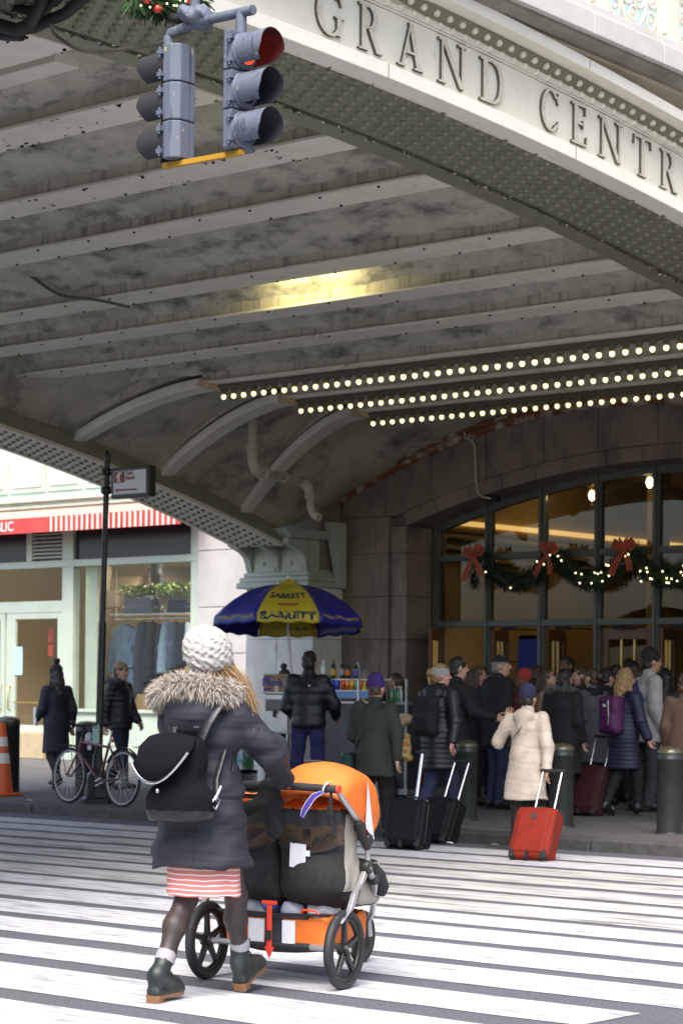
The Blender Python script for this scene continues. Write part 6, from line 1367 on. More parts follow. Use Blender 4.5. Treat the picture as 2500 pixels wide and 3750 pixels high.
def person(label, loc, head, H=1.75, pose=None, coat=None, hem=.80, coatm=None, pants=None, shoe=None, hat=None, hatm=None, hair=None, hairm=None, skin=None, vox=.0115, cvox=.0145, wid=1., quilted=0., curl=(40, 40), sidev=((.3, 1, 0), (-.3, 1, 0)),
           hood=None, fur=None, collar=True, wr=.004, extra=None, group='people outside the station', seed=0, boots=None, flare=1., name='person', sleeve=1., seams=()):
    P = dict(BASE); P.update(pose or {}); k = H / 1.75; skin = skin or m_skin
    J = {a: (Vector(v) if isinstance(v, tuple) else v) for a, v in P.items()}
    root = thing(name, label, 'person', loc, R(head), group); root.scale = (k, k, k)
    hc = J['head']; Ry = Matrix.Rotation(R(P['yaw']), 4, 'Z') @ Matrix.Rotation(R(P['tilt']), 4, 'X')
    def hp(x, y, z): return hc + (Ry @ Vector((x, y, z)))
    xs = [J[q] for q in ('haL', 'haR', 'elL', 'elR', 'anL', 'anR', 'head', 'shL', 'shR')]
    lo = [min(min(v[i] for v in xs) - .22, (-.3, -.3, -.04)[i]) for i in range(3)]; hi = [max(max(v[i] for v in xs) + .22, (.3, .3, 1.8)[i]) for i in range(3)]; lo[2] = -.03
    sd = Sdf(lo, hi, vox)
    sd.ell(hp(0, -.012, .03), (.077, .096, .098), .02, rot=Ry).ell(hp(0, .022, -.035), (.06, .07, .085), .03, rot=Ry).ell(hp(0, .04, -.085), (.036, .04, .032), .03, rot=Ry)
    sd.cone(hp(0, .09, .02), hp(0, .112, -.022), .009, .014, .014)
    for s in (-1, 1): sd.ell(hp(s * .078, -.01, -.005), (.012, .024, .034), .008, rot=Ry); sd.ell(hp(s * .032, .088, .012), (.016, .012, .010), .006, 'd', rot=Ry); sd.ell(hp(s * .032, .08, .012), (.013, .013, .012), .003, rot=Ry); sd.ell(hp(s * .032, .082, .034), (.024, .012, .008), .01, rot=Ry); sd.ell(hp(s * .04, .058, -.03), (.025, .025, .025), .02, rot=Ry)
    sd.ell(hp(0, .088, -.056), (.024, .012, .007), .006, rot=Ry).ell(hp(0, .086, -.067), (.02, .011, .007), .006, rot=Ry)
    sd.chain([J['neck'] - Vector((0, 0, .05)), J['neck'] + Vector((0, .005, .05)), hp(0, -.015, -.06)], [.062, .052, .055], .03)
    sd.chain([(0, 0, 1.36), (0, .0, 1.1), (0, 0, .92)], [.1, .09, .1], .05)
    for s in 'LR':
        sd.chain([(0, 0, 1.38), J['sh' + s], J['el' + s], J['ha' + s]], [.06, .048, .038, .026], .03)
        d = J['ha' + s] - J['el' + s]; hand(sd, J['ha' + s], d + Vector((0, .0, 0)), sidev[0 if s == 'L' else 1], curl[0 if s == 'L' else 1], r=.0088 if vox < .01 else .0102)
        sd.chain([(0, 0, .95), J['hip' + s], J['kn' + s], J['an' + s]], [.09, .075, .05, .034], .03); a = J['an' + s]; sd.cone(a, a + Vector((0, .12, -.045)), .03, .022, .02)
    def bmat(Cn):
        m = np.zeros(len(Cn), int)
        for s in (-1, 1): m[np.linalg.norm(Cn - np.array(hp(s * .032, .092, .012)), axis=1) < .0115] = 1
        m[(np.linalg.norm((Cn - np.array(hp(0, .098, -.06))) * np.array((.5, 1, 1.2)), axis=1) < .016)] = 2; return m
    body = sd.obj('body', [skin, m_eye, m_lip], root, bmat)
    # hair
    if hair:
        h = Sdf(hc - Vector((.22, .24, .42)), hc + Vector((.22, .2, .24)), .010); r0 = .006
        h.ell(hp(0, -.018, .036), (.0825, .1, .1), .01, rot=Ry)
        h.ell(hp(0, .1, -.03), (.075, .07, .085), .015, 'd', rot=Ry)
        if hair == 'short': h.ell(hp(0, -.05, -.03), (.074, .06, .07), .02, rot=Ry); h.keep(lambda X, Y, Z: (hc.z - .075) - Z + 0 * X + 0 * Y)
        elif hair == 'bob': h.ell(hp(0, -.04, -.05), (.09, .075, .11), .02, rot=Ry)
        elif hair == 'long':
            h.chain([hp(0, -.05, 0), hp(0, -.085, -.12), hp(0, -.12, -.27)], [.088, .085, .07], .03)
            for s in (-1, 1): h.chain([hp(s * .065, -.02, 0), hp(s * .075, -.02, -.12), hp(s * .07, -.04, -.24)], [.03, .034, .025], .02)
            h.ell(hp(0, .1, -.06), (.05, .075, .12), .01, 'd', rot=Ry)
        elif hair == 'bun': h.ell(hp(0, -.04, -.02), (.08, .07, .075), .02, rot=Ry).ell(hp(0, -.12, .03), (.045, .045, .045), .01, rot=Ry)
        h.disp(lambda X, Y, Z: .0035 * np.sin(170 * X + 40 * Z + 3 * np.sin(60 * Z)) + .003 * np.sin(150 * Y + 90 * X + 25 * Z) + .003 * np.sin(60 * X + 80 * Z) + 0 * Z); h.obj('hair', hairm, root)
    if hat:
        h = Sdf(hc - Vector((.24, .24, .14)), hc + Vector((.24, .3, .3)), .0095)
        if hat in ('beanie', 'pompom', 'headband'):
            h.ell(hp(0, -.015, .045), (.089, .105, .105), .0, rot=Ry)
            if hat != 'headband': h.ell(hp(0, -.03, .1), (.075, .08, .07), .03, rot=Ry)
            if hat == 'headband': h.keep(lambda X, Y, Z: np.abs(Z - hc.z - .035) - .042 + 0 * X + 0 * Y)
            else: h.keep(lambda X, Y, Z: (hc.z + .005) - Z + .12 * (Y - hc.y) * math.cos(R(P['yaw'])) * -1 + 0 * X)
            h.disp(lambda X, Y, Z: -.003 * np.abs(np.sin(150 * np.arctan2(Y - hc.y, X - hc.x) / 6.3)) + 0 * Z)
            if hat == 'pompom': h.ell(hp(0, -.03, .205), (.05, .05, .05), .01).disp(wrinkle(.003, 60, 2))
        elif hat == 'cap':
            h.ell(hp(0, -.015, .05), (.088, .104, .085), .0, rot=Ry); h.keep(lambda X, Y, Z: (hc.z + .045) - Z + 0 * X + 0 * Y); h.box(hp(0, .125, .05), (.07, .06, .008), .006, .01, rot=Ry)
        h.obj('hat', hatm, root)
    # coat with sleeves
    if coat != 'none':
        lo2 = list(lo); lo2[2] = max(hem - .06, 0); hi2 = list(hi); hi2[2] = 1.56
        c = Sdf(lo2, hi2, cvox); W_ = wid
        c.ell((0, -.005, 1.30), (.20 * W_, .135 * W_, .17), .05).ell((0, 0, 1.12), (.175 * W_, .14 * W_, .2), .06).ell((0, -.005, .95), (.18 * W_, .15 * W_, .17), .06)
        c.cone((-.12, -.01, 1.405), (.12, -.01, 1.405), .06, .06, .05)
        if hem < .86: c.chain([(0, -.005, 1.0), (0, 0, hem - .02)], [.165 * W_, (.165 + .07 * (1.0 - hem)) * W_ * flare], .05, fl=(1.08, .86, 1))
        for s in 'LR':
            a, e, h_ = J['sh' + s], J['el' + s], J['ha' + s]; cuff = e.lerp(h_, .93 * sleeve)
            c.chain([a, e, cuff], [.079 * W_, .066 * W_, .05 * W_], .035)
        if collar: c.cone((0, -.01, 1.42), (0, -.0, 1.505), .085, .072, .03)
        if hood: c.ell((0, -.105, 1.45), (.13, .075, .085), .03).ell((0, -.125, 1.36), (.09, .05, .09), .04)
        c.above(hem).disp(wrinkle(wr, 15, seed, (1, 1, .7)))
        if quilted: c.disp(quilt(.0085, quilted, hem))
        for z_ in seams: c.disp(lambda X, Y, Z: .005 * np.exp(-((Z - z_ + .02 * np.sin(9 * X)) / .011) ** 2) + 0 * Y)
        c.keep(lambda X, Y, Z: .058 - np.sqrt((X) ** 2 + (Y - .01) ** 2) + 10 * np.maximum(0, 1.47 - Z)) if False else None
        co = c.obj('coat', coatm, root)
        if fur:
            fr = B(); rr = random.Random(seed)
            for _ in range(900):
                a = rr.uniform(-.2, math.pi + .2); p = Vector((.135 * math.cos(a), -.04 - .10 * math.sin(a), 1.50 + .02 * math.sin(a))) + Vector((rr.gauss(0, .022), rr.gauss(0, .022), rr.gauss(0, .02))); d = Vector((math.cos(a) + rr.gauss(0, .5), -math.sin(a) + rr.gauss(0, .5), rr.gauss(.2, .6))).normalized() * .05; q = d.cross(Vector((rr.gauss(0, 1), rr.gauss(0, 1), rr.gauss(0, 1)))).normalized() * .006
                fr._add([p - q, p + q, p + d], [(0, 1, 2)])
            tag(fr.obj('fur_trim', fur, root), kind='stuff')
    if pants:
        lo3 = [lo[0], lo[1], 0]; t = Sdf(lo3, [hi[0], hi[1], 1.05], cvox); t.ell((0, 0, .93), (.165, .12, .12), .04)
        for s in 'LR': t.chain([J['hip' + s], J['kn' + s], J['an' + s] + Vector((0, 0, .02))], [.098, .075, .058 if not boots else .05], .03)
        t.disp(wrinkle(.004, 18, seed + 1)); t.obj('trousers', pants, root)
    for s in 'LR':
        a = J['an' + s]; toe = R(P['toe' + s]); f = lambda y, z: a + Vector((0, y * math.cos(toe) - z * math.sin(toe), y * math.sin(toe) + z * math.cos(toe)))
        b = Sdf((a.x - .1, a.y - .2, a.z - .16), (a.x + .1, a.y + .3, a.z + .42), .0095)
        b.chain([f(-.02, .0), f(.06, -.02), f(.15, -.045)], [.046, .044, .036], .03, fl=(.95, 1, 1)).cone(f(-.03, -.045), f(-.02, .0), .036, .044, .03)
        if boots: b.cone(f(-.01, 0), Vector(a) + (J['kn' + s] - a) * boots, .048, .058, .03)
        b.keep(lambda X, Y, Z: -(((Y - a.y) * -math.sin(toe) + (Z - a.z) * math.cos(toe)) + .083) + 0 * X)
        b.obj('boot' if boots else 'shoe', shoe or m_pblk, root)
    if extra: extra(root, J, hp)
    return root
def cloth(n, c, r=.85, **k): kk = dict(vs=7.); kk.update(k); return M('cloth_' + n, c, r, col2=tuple(q * .72 for q in (srgb(c) if isinstance(c, str) else c)), bump=.12, bs=160., **kk)
def at_px(px, py_top, H, Y): return PY(px, 2500, Y).x, Y
m_hd = M('hair_dark', (.012, .009, .007), .5); m_hb = M('hair_brown', (.06, .032, .018), .5); m_hbl = M('hair_blonde', (.36, .22, .09), .5, col2=(.22, .13, .055), vs=60., stretch=(3, 3, .4)); m_hg = M('hair_grey', (.2, .19, .18), .6)
nav, blk = cloth('navy', (.012, .014, .03), .7), cloth('black', (.008, .008, .009), .8); jean = cloth('jeans', (.02, .028, .075), .85); m_puf = cloth('black_puffer', (.009, .01, .016), .45); dgrey = cloth('dark_grey', (.035, .035, .038))
def strap(root, pts, w, mat, name='strap'): b = B(); b.tube(pts, w, 6, flat=.3); return b.obj(name, mat, root)
def pack(root, mat, c=(0, -.22, 1.2), r=(.15, .09, .21), name='backpack', label=None, badge=True):
    sd = Sdf(Vector(c) - Vector(r) * 1.3, Vector(c) + Vector(r) * 1.3, .012); sd.box(c, r, .07).box(Vector(c) + Vector((0, -r[1] * .7, -r[2] * .35)), (r[0] * .75, r[1] * .5, r[2] * .45), .04, .02).disp(wrinkle(.004, 22, 3)); o = sd.obj(name, mat, root)
    for s in (-1, 1): strap(root, [(s * .08, c[1] + .04, c[2] + r[2] * .9), (s * .11, -.06, 1.49), (s * .13, .1, 1.4), (s * .15, .12, 1.2), (s * .14, -.02, 1.05), (s * .1, c[1] + .03, c[2] - r[2] * .8)], .025, m_pblk)
    return o
# --- left pavement
p = PZ(205, 2888, PAVE)
def ex_paper(root, J, hp): B().box(-.1, .1, -.006, .006, -.12, .12).obj('white_folder', M('white_folder', (.75, .76, .82), .6), root, loc=J['haL'] + Vector((-.03, .02, .05)), rot=(0, .1, 1.2))
person('person in long navy coat and black pompom hat walking past the shop door', (p.x, p.y, PAVE), 78, 1.68, dict(WALK, haL=(-.2, .2, 1.0), elL=(-.24, .0, 1.14)), hem=.52, coatm=nav, pants=blk, hat='pompom', hatm=blk, hair='long', hairm=m_hd, seed=1, extra=ex_paper, boots=.6, flare=.95)
p = PZ(436, 2896, PAVE)
person('walker in shiny black puffer with grey fur hood passing the shop window', (p.x, p.y, PAVE), -80, 1.74, dict(WALK, yaw=150 - 150), hem=.84, coatm=m_puf, pants=cloth('indigo', (.012, .014, .035)), hat='cap', hatm=cloth('tan_cap', (.32, .23, .14)), hair='short', hairm=m_hb, quilted=.075, hood=True, fur=M('fur_grey', (.35, .33, .3), .9, col2=(.16, .15, .14), vs=50.), seed=2)
# --- at the cart
p = PY(1130, 2500, 19.7)
person('tall man in black puffer jacket and blue jeans standing at the food cart', (p.x, 19.7, PAVE), 25, 1.86, dict(elR=(.29, .05, 1.15), haR=(.25, .25, 1.02), elL=(-.26, 0, 1.13), haL=(-.2, .16, 1.0), hipL=(-.1, 0, .9), hipR=(.1, 0, .9), knL=(-.14, .02, .49), anL=(-.19, -.02, .085), knR=(.12, 0, .49), anR=(.14, -.05, .085)), hem=.88, coatm=m_puf, pants=cloth('blue_jeans', (.022, .026, .11)), hair='short', hairm=m_hd, skin=m_skin3, quilted=.13, wid=1.1, seed=3, shoe=blk, extra=lambda r, J, hp: B().ball((.05, -.142, 1.37), .012, n=8, m=6).obj('logo_dot', m_lab, r))
p = PY(1349, 2500, 22.3); person('vendor with dark hair working behind the bottles of the cart', (p.x, 22.3, PAVE), 190, 1.68, dict(tilt=-18), coatm=dgrey, pants=blk, hair='short', hairm=m_hg, skin=m_skin3, seed=4)
p = PY(1046, 2500, 22.6); person('person in grey pompom beanie half hidden behind the cardboard carton', (p.x, 22.6, PAVE), 100, 1.64, dict(tilt=-10), coatm=dgrey, pants=blk, hat='pompom', hatm=cloth('grey_beanie', (.05, .048, .045)), hair='bob', hairm=m_hb, seed=5)
p = PY(1453, 2500, 22.4); person('dark haired person in a black coat right of the cart bottles', (p.x, 22.4, PAVE), 150, 1.62, dict(), coatm=blk, pants=blk, hair='long', hairm=m_hb, skin=m_skin3, seed=6)
# --- crossing with luggage
m_olv = cloth('olive_coat', (.026, .034, .026), .8)
def ex_green(root, J, hp):
    strap(root, [(.1, -.1, 1.46), (.0, -.155, 1.3), (-.13, -.16, 1.08), (-.24, -.09, .93)], .018, cloth('teal_strap', (.02, .07, .06)), 'bag_strap')
    sd = Sdf((-.42, -.2, .64), (-.16, .14, 1.0), .012); sd.box((-.28, -.03, .82), (.06, .12, .12), .04).disp(wrinkle(.004, 20, 4)); sd.obj('shoulder_bag', cloth('teal_bag', (.012, .045, .04)), root)
    B().ball((-.34, -.08, .92), .014, n=8, m=6).obj('clasp', m_chrome, root)
person('person in dark olive coat and purple beanie towing a black suitcase', (PY(1372, 2700, 16.95).x, 16.95, 0), 16, 1.66, dict(WALK, elR=(.26, -.02, 1.13), haR=(.28, -.04, .88), elL=(-.26, .02, 1.13), haL=(-.23, .16, 1.05)), hem=.70, coatm=m_olv, pants=blk, hat='beanie', hatm=cloth('purple_beanie', (.045, .018, .16)), hair='short', hairm=m_hb, wid=1.12, seed=7, wr=.005, extra=ex_green, flare=1.05)
def ex_hb(root, J, hp):
    pack(root, cloth('black_rucksack', (.006, .006, .007)), (-.03, -.21, 1.2), (.15, .09, .22))
    h = B(); h.tube([hp(-.02, -.09, .03), hp(-.03, -.12, -.02), hp(-.02, -.12, -.1)], [.025, .03, .012], 8); h.obj('hair_tail', m_hbl, root)
person('blonde woman with grey knit headband, black quilted coat and rucksack', (PY(1606, 2700, 17.85).x, 17.85, PAVE), 4, 1.68, dict(WALK, yaw=-38, elR=(.25, -.06, 1.14), haR=(.27, -.14, .92)), hem=.62, coatm=m_puf, pants=jean, hat='headband', hatm=M('grey_knit', (.42, .42, .42), .9, col2=(.2, .2, .2), vs=70.), hair='bun', hairm=m_hbl, quilted=.055, hood=True, seed=8, shoe=M('brown_leather', (.16, .06, .03), .4), extra=ex_hb, boots=.18)
m_wht = cloth('cream_parka', (.62, .52, .42), .6)
def ex_white(root, J, hp): strap(root, [(.13, -.06, 1.46), (.02, -.16, 1.36), (-.12, -.168, 1.18), (-.19, -.12, 1.06)], .012, m_pblk, 'bag_strap')
wx = PZ(1905, 3062, 0)
person('woman in cream quilted parka and navy beanie waving, pulling the red suitcase', (-12.38, 16.95, 0), 14, 1.57, dict(WALK, elL=(-.33, .0, 1.15), haL=(-.29, .12, 1.40), elR=(.26, -.05, 1.13), haR=(.27, -.1, .88), anL=(-.085, -.1, .1), toeL=-8.), hem=.56, coatm=m_wht, pants=blk, hat='beanie', hatm=cloth('navy_beanie', (.016, .018, .06)), hair='short', hairm=m_hd, skin=m_skin3, hood=True, wid=1.02, wr=.008, seams=(1.3, 1.12, .95, .76, .62), seed=9, vox=.009, cvox=.0125, curl=(-6, 45), sidev=((.9, .2, 0), (-.3, 1, 0)), extra=ex_white, flare=1.12)
# --- the crowd at the doors
def crowd(lab, px, Y, head, H, **k): x = PY(px, 2520, Y).x; return person(lab, (x, Y, PAVE), head, H, group='people outside the station', **k)
crowd('black haired person in a dark coat reaching out a hand beside the headband woman', 1668, 19.4, -30, 1.78, pose=dict(elR=(.27, .12, 1.16), haR=(.30, .34, 1.10)), coatm=blk, hem=.8, pants=blk, hair='short', hairm=m_hd, seed=11, curl=(40, -5), sidev=((.3, 1, 0), (-.2, .2, 1)))
crowd('dark haired woman in black facing the street beside the oak door', 1710, 23.0, 150, 1.68, pose=dict(), coatm=blk, pants=blk, hair='bob', hairm=m_hd, skin=m_skin2, seed=12)
crowd('broad man in black coat and flat black cap seen from behind', 1826, 20.9, -22, 1.83, pose=dict(yaw=-35), coatm=blk, hem=.72, pants=jean, hat='cap', hatm=blk, hair='short', hairm=m_hg, wid=1.2, seed=13)
crowd('person in a red knit hat and red scarf facing the street', 1921, 22.6, 165, 1.66, pose=dict(), coatm=cloth('red_coat', (.2, .025, .02)), pants=blk, hat='beanie', hatm=cloth('red_hat', (.5, .05, .03)), hair='short', hairm=m_hd, skin=m_skin2, seed=14)
crowd('brown haired woman in tan coat looking right', 1997, 22.0, -60, 1.67, pose=dict(yaw=-15), coatm=cloth('tan_coat', (.3, .2, .13)), pants=blk, hair='long', hairm=m_hb, seed=15)
crowd('tall dark man standing in the lit doorway', 2077, 24.6, 175, 1.88, pose=dict(), coatm=dgrey, pants=blk, hair='short', hairm=m_hd, skin=m_skin2, seed=16)
crowd('person in a long black parka with grey fur hood seen from behind', 2062, 20.5, 6, 1.66, pose=dict(), coatm=blk, hem=.5, pants=blk, hair='bob', hairm=m_hd, hood=True, fur=M('fur_charcoal', (.1, .1, .1), .9, col2=(.3, .29, .28), vs=50.), wid=1.12, seed=17)
crowd('brunette woman in grey coat and scarf in profile facing left', 2172, 21.6, 75, 1.68, pose=dict(yaw=5), coatm=cloth('grey_wool', (.1, .1, .105)), hem=.6, pants=blk, hair='bun', hairm=m_hb, seed=18, extra=lambda r, J, hp: (Sdf((-.2, -.2, 1.3), (.2, .2, 1.6), .012).cone((-.03, 0, 1.44), (.03, 0, 1.47), .1, .095).disp(wrinkle(.008, 24, 5)).obj('scarf', blk, r)))
def ex_pk(root, J, hp): pack(root, cloth('purple_pack', (.1, .016, .09), .6), (-.02, -.21, 1.2), (.155, .09, .23)); B().box(-.05, -.01, -.325, -.318, 1.3, 1.33).obj('pack_logo', m_lab, root); strap(root, [(.03, -.32, 1.38), (.05, -.33, 1.2), (.04, -.33, 1.08)], .008, m_chrome, 'pack_zip')
crowd('blonde woman in long navy quilted coat with purple rucksack and tall boots', 2285, 20.95, -8, 1.68, pose=dict(WALK, elR=(.26, .0, 1.14), haR=(.33, .05, .93)), coatm=cloth('navy_quilt', (.016, .016, .05), .5), hem=.56, pants=blk, hair='long', hairm=m_hbl, quilted=.05, seed=19, extra=ex_pk, boots=.85, shoe=M('black_leather_boot', (.012, .012, .013), .3))
crowd('person with dark hair in olive parka with tan fur hood behind the blonde woman', 2345, 22.0, -20, 1.7, pose=dict(), coatm=cloth('olive_parka', (.04, .042, .028)), hem=.62, pants=blk, hair='short', hairm=m_hb, hood=True, fur=M('fur_tan', (.18, .15, .1), .9, col2=(.07, .06, .045), vs=50.), seed=20)
def ex_bl(root, J, hp): strap(root, [(-.14, -.05, 1.45), (.02, -.16, 1.36), (.16, -.14, 1.2)], .024, cloth('blue_strap', (.03, .05, .22)), 'bag_strap')
crowd('man in off white jacket and black beanie with blue bag strap', 2374, 21.9, -32, 1.9, pose=dict(), coatm=cloth('off_white', (.42, .4, .38), .7), hem=.76, pants=dgrey, hat='beanie', hatm=blk, hair='short', hairm=m_hd, skin=m_skin3, seed=21, extra=ex_bl, wid=1.08)
crowd('dark haired person turning sideways near the right door', 2312, 23.6, 60, 1.80, pose=dict(yaw=20), coatm=blk, pants=blk, hair='short', hairm=m_hd, skin=m_skin3, seed=22)
crowd('person in brown coat cut off by the right edge of the picture', 2508, 20.2, 20, 1.62, pose=dict(), coatm=cloth('brown_coat', (.12, .07, .045)), pants=blk, hair='bob', hairm=m_hb, seed=23)
crowd('person in black behind the dark maroon suitcase', 2215, 22.8, -10, 1.7, pose=dict(), coatm=blk, pants=blk, hair='short', hairm=m_hd, seed=24)

for k_, (px, Y, hd, hh, hr, hm, lab) in enumerate(((1765, 23.6, 20, 1.72, 'short', m_hd, 'person in dark clothes at the back, left of the flat capped man'), (1958, 23.4, 10, 1.74, 'short', m_hb, 'person in dark clothes at the back, right of the red hat'),
                                         (2128, 23.2, 160, 1.72, 'bob', m_hb, 'dark clothed person at the back beside the lit doorway'), (2248, 23.9, -15, 1.76, 'short', m_hd, 'dark clothed person at the back before the closed door'), (2432, 23.0, 30, 1.7, 'long', m_hd, 'dark clothed person at the back below the rightmost door'), (1745, 21.4, -40, 1.7, 'long', m_hb, 'person in black beside the outstretched hand'))):
    crowd(lab, px, Y, hd, hh, pose=dict(yaw=(k_ * 37) % 60 - 30, elL=(-.25, .05, 1.12), haL=(-.12, .2, 1.05 - .03 * k_)), coatm=(blk, dgrey, nav)[k_ % 3], pants=blk, hair=hr, hairm=hm, skin=(m_skin, m_skin3)[k_ % 2], seed=60 + k_, wid=1.05, hem=.7, vox=.014, cvox=.018)
# --- the woman pushing the stroller
m_park = M('charcoal_parka', (.017, .018, .028), .7, col2=(.012, .013, .021), vs=6., bump=.1, bs=260., rvar=.06)
m_tight = M('sheer_tights', (.036, .025, .024), .5, col2=(.06, .042, .036), vs=5., lo=.45, hi=.6); m_sock = M('grey_sock', (.32, .31, .33), .9, bump=.3, bs=120.); m_bootg = M('green_black_leather', (.014, .02, .02), .45, col2=(.022, .03, .028), vs=8., bump=.1, bs=40.)
m_knit = M('cream_knit', (.5, .48, .44), .95, bump=.5, bs=130.); m_suede = M('black_suede', (.004, .004, .006), .95, bump=.4, bs=30., spec=.2); m_leath = M('black_leather', (.014, .014, .018), .35, bump=.15, bs=50.)
MO = thing('person', 'woman in charcoal parka with fur hood and cream knit hat pushing the stroller', 'person', (-7.63, 7.736, 0), R(12), 'people outside the station')
k_ = 1.0
J = dict(head=Vector((.012, .06, 1.652)), neck=Vector((0, .01, 1.46)), shL=Vector((-.175, .01, 1.405)), shR=Vector((.178, .03, 1.41)), elL=Vector((-.26, .16, 1.2)), haL=Vector((-.2, .43, 1.085)), elR=Vector((.295, .16, 1.235)), haR=Vector((.2, .435, 1.085)),
         hipL=Vector((-.085, 0, .88)), hipR=Vector((.085, .02, .88)), knL=Vector((-.09, .0, .49)), knR=Vector((.085, .19, .50)), anL=Vector((-.1, -.22, .13)), anR=Vector((.06, .28, .155)))
sd = Sdf((-.42, -.42, -.02), (.5, .6, 1.8), .0085); hc = J['head']
sd.ell(hc + Vector((0, -.012, .03)), (.077, .096, .098)).ell(hc + Vector((0, .022, -.035)), (.06, .07, .085), .03).ell(hc + Vector((0, .04, -.085)), (.036, .04, .032), .03).cone(hc + Vector((0, .09, .02)), hc + Vector((0, .112, -.022)), .009, .014, .014)
sd.ell(hc + Vector((0, .088, -.056)), (.024, .012, .007), .006)
for s in (-1, 1): sd.ell(hc + Vector((s * .078, -.01, -.005)), (.012, .024, .034), .008); sd.ell(hc + Vector((s * .032, .088, .012)), (.016, .012, .01), .006, 'd')
sd.chain([J['neck'] - Vector((0, 0, .05)), J['neck'] + Vector((0, .02, .07)), hc + Vector((0, -.01, -.05))], [.06, .05, .055], .03).chain([(0, 0, 1.36), (0, .0, 1.1), (0, 0, .92)], [.1, .09, .1], .05)
for s in 'LR':
    sd.chain([(0, 0, 1.36), J['sh' + s], J['el' + s], J['ha' + s]], [.06, .048, .038, .026], .03); hand(sd, J['ha' + s], (J['ha' + s] - J['el' + s]), (-.9 if s == 'R' else .9, .2, .1), 62)
    sd.chain([(0, 0, .92), J['hip' + s], J['kn' + s], J['an' + s]], [.09, .08, .05, .034], .03); sd.cone(J['an' + s], J['an' + s] + Vector((0, .1, -.03)), .03, .024, .02)
sd.obj('body', [M('glove_coral', (.62, .14, .1), .8), m_skin], MO, lambda C_: (C_[:, 2] > 1.3).astype(int) | (C_[:, 2] < .8).astype(int))
# tights with calf shape, socks, lace-up boots
sd = Sdf((-.25, -.42, .1), (.25, .5, .95), .008)
for s in 'LR':
    kn, an, hp_ = J['kn' + s], J['an' + s], J['hip' + s]; cf = kn.lerp(an, .34) + Vector((0, -.022, 0))
    sd.chain([hp_, kn, cf, kn.lerp(an, .72), an + Vector((0, -.005, .02))], [.088, .054, .056, .040, .034], .03)
sd.obj('tights', m_tight, MO)
for s, toe in (('L', R(0)), ('R', R(20))):
    a = J['an' + s].copy(); a.z = .137 if s == 'L' else .16; kn = J['kn' + s]; up = (kn - a).normalized()
    B().tube([a + up * .07, a + up * .1, a + up * .125], [.05, .052, .047], 18).obj('sock', m_sock, MO)
    f = lambda y, z: a + Vector((0, y * math.cos(toe) - z * math.sin(toe), y * math.sin(toe) + z * math.cos(toe)))
    b = Sdf((a.x - .12, a.y - .2, a.z - .18), (a.x + .12, a.y + .32, a.z + .2), .007)
    b.chain([f(-.015, .0), f(.05, -.032), f(.13, -.066), f(.165, -.072)], [.044, .041, .037, .03], .03).cone(f(-.03, -.06), f(-.02, .0), .034, .041, .03); b.cone(f(-.015, 0), a + up * .1, .043, .047, .02); b.box(f(.06, -.085), (.042, .12, .022), .02, .02, rot=Matrix.Rotation(toe, 4, 'X')); b.disp(wrinkle(.002, 34, 3))
    b.keep(lambda X, Y, Z: -(((Y - a.y) * -math.sin(toe) + (Z - a.z) * math.cos(toe)) + .098) + 0 * X); bo = b.obj('boot', m_bootg, MO)
    so = B(); pr = [(-.066, .028), (-.055, .04), (-.02, .043), (.03, .039), (.09, .044), (.14, .044), (.175, .032), (.19, 0)]
    ring_ = [(y, w) for y, w in pr] ; loop = [(w, y) for y, w in pr] + [(-w, y) for y, w in pr[::-1][1:]]
    so.prism(loop, lambda x, y: tuple(f(y, -.113) + Vector((x, 0, 0))), lambda x, y: tuple(f(y, -.095) + Vector((x, 0, 0)))); so.prism([(x, y) for x, y in loop if y < .02], lambda x, y: tuple(f(y, -.135) + Vector((x * .95, 0, 0))), lambda x, y: tuple(f(y, -.1125) + Vector((x * .95, 0, 0))))
    so.obj('sole', M('tan_sole', (.2, .095, .045), .6), MO)
    lc = B()
    for q in range(4): lc.tube([f(.075 - q * .014, -.0 + q * .022) + Vector((-.025, .0, .0)), f(.09 - q * .014, .012 + q * .022), f(.075 - q * .014, 0 + q * .022) + Vector((.025, 0, 0))], .004, 5)
    lc.tube([f(.05, .075), f(.085, .09) + Vector((.02, 0, 0)), f(.06, .07) + Vector((.04, 0, 0))], .004, 5); lc.tube([f(.05, .075), f(.09, .07) + Vector((-.02, 0, 0))], .004, 5); lc.obj('laces', m_pblk, MO)
# striped skirt
sd = Sdf((-.3, -.25, .50), (.3, .3, .95), .008); sd.chain([(0, .01, .9), (0, .02, .48)], [.185, .205], .03, fl=(1, .72, 1)).above(.515).disp(wrinkle(.004, 16, 5, (1.5, 1.5, .3)))
m_skirt = bpy.data.materials.new('coral_striped_jersey'); m_skirt.use_nodes = True; MATS['coral_striped_jersey'] = m_skirt
_n = m_skirt.node_tree.nodes; _l = m_skirt.node_tree.links.new; _g = _n.new('ShaderNodeTexCoord'); _sx = _n.new('ShaderNodeSeparateXYZ'); _m = _n.new('ShaderNodeMath'); _m.operation = 'MULTIPLY'; _m.inputs[1].default_value = 1 / .0245
_fr = _n.new('ShaderNodeMath'); _fr.operation = 'FRACT'; _gt = _n.new('ShaderNodeMath'); _gt.operation = 'LESS_THAN'; _gt.inputs[1].default_value = .24; _mx = _n.new('ShaderNodeMix'); _mx.data_type = 'RGBA'; _mx.inputs[6].default_value = (.62, .2, .18, 1); _mx.inputs[7].default_value = (.8, .74, .72, 1)
_nz = _n.new('ShaderNodeTexNoise'); _nz.inputs['Scale'].default_value = 6; _ad = _n.new('ShaderNodeMath'); _ad.operation = 'MULTIPLY_ADD'; _ad.inputs[1].default_value = .03
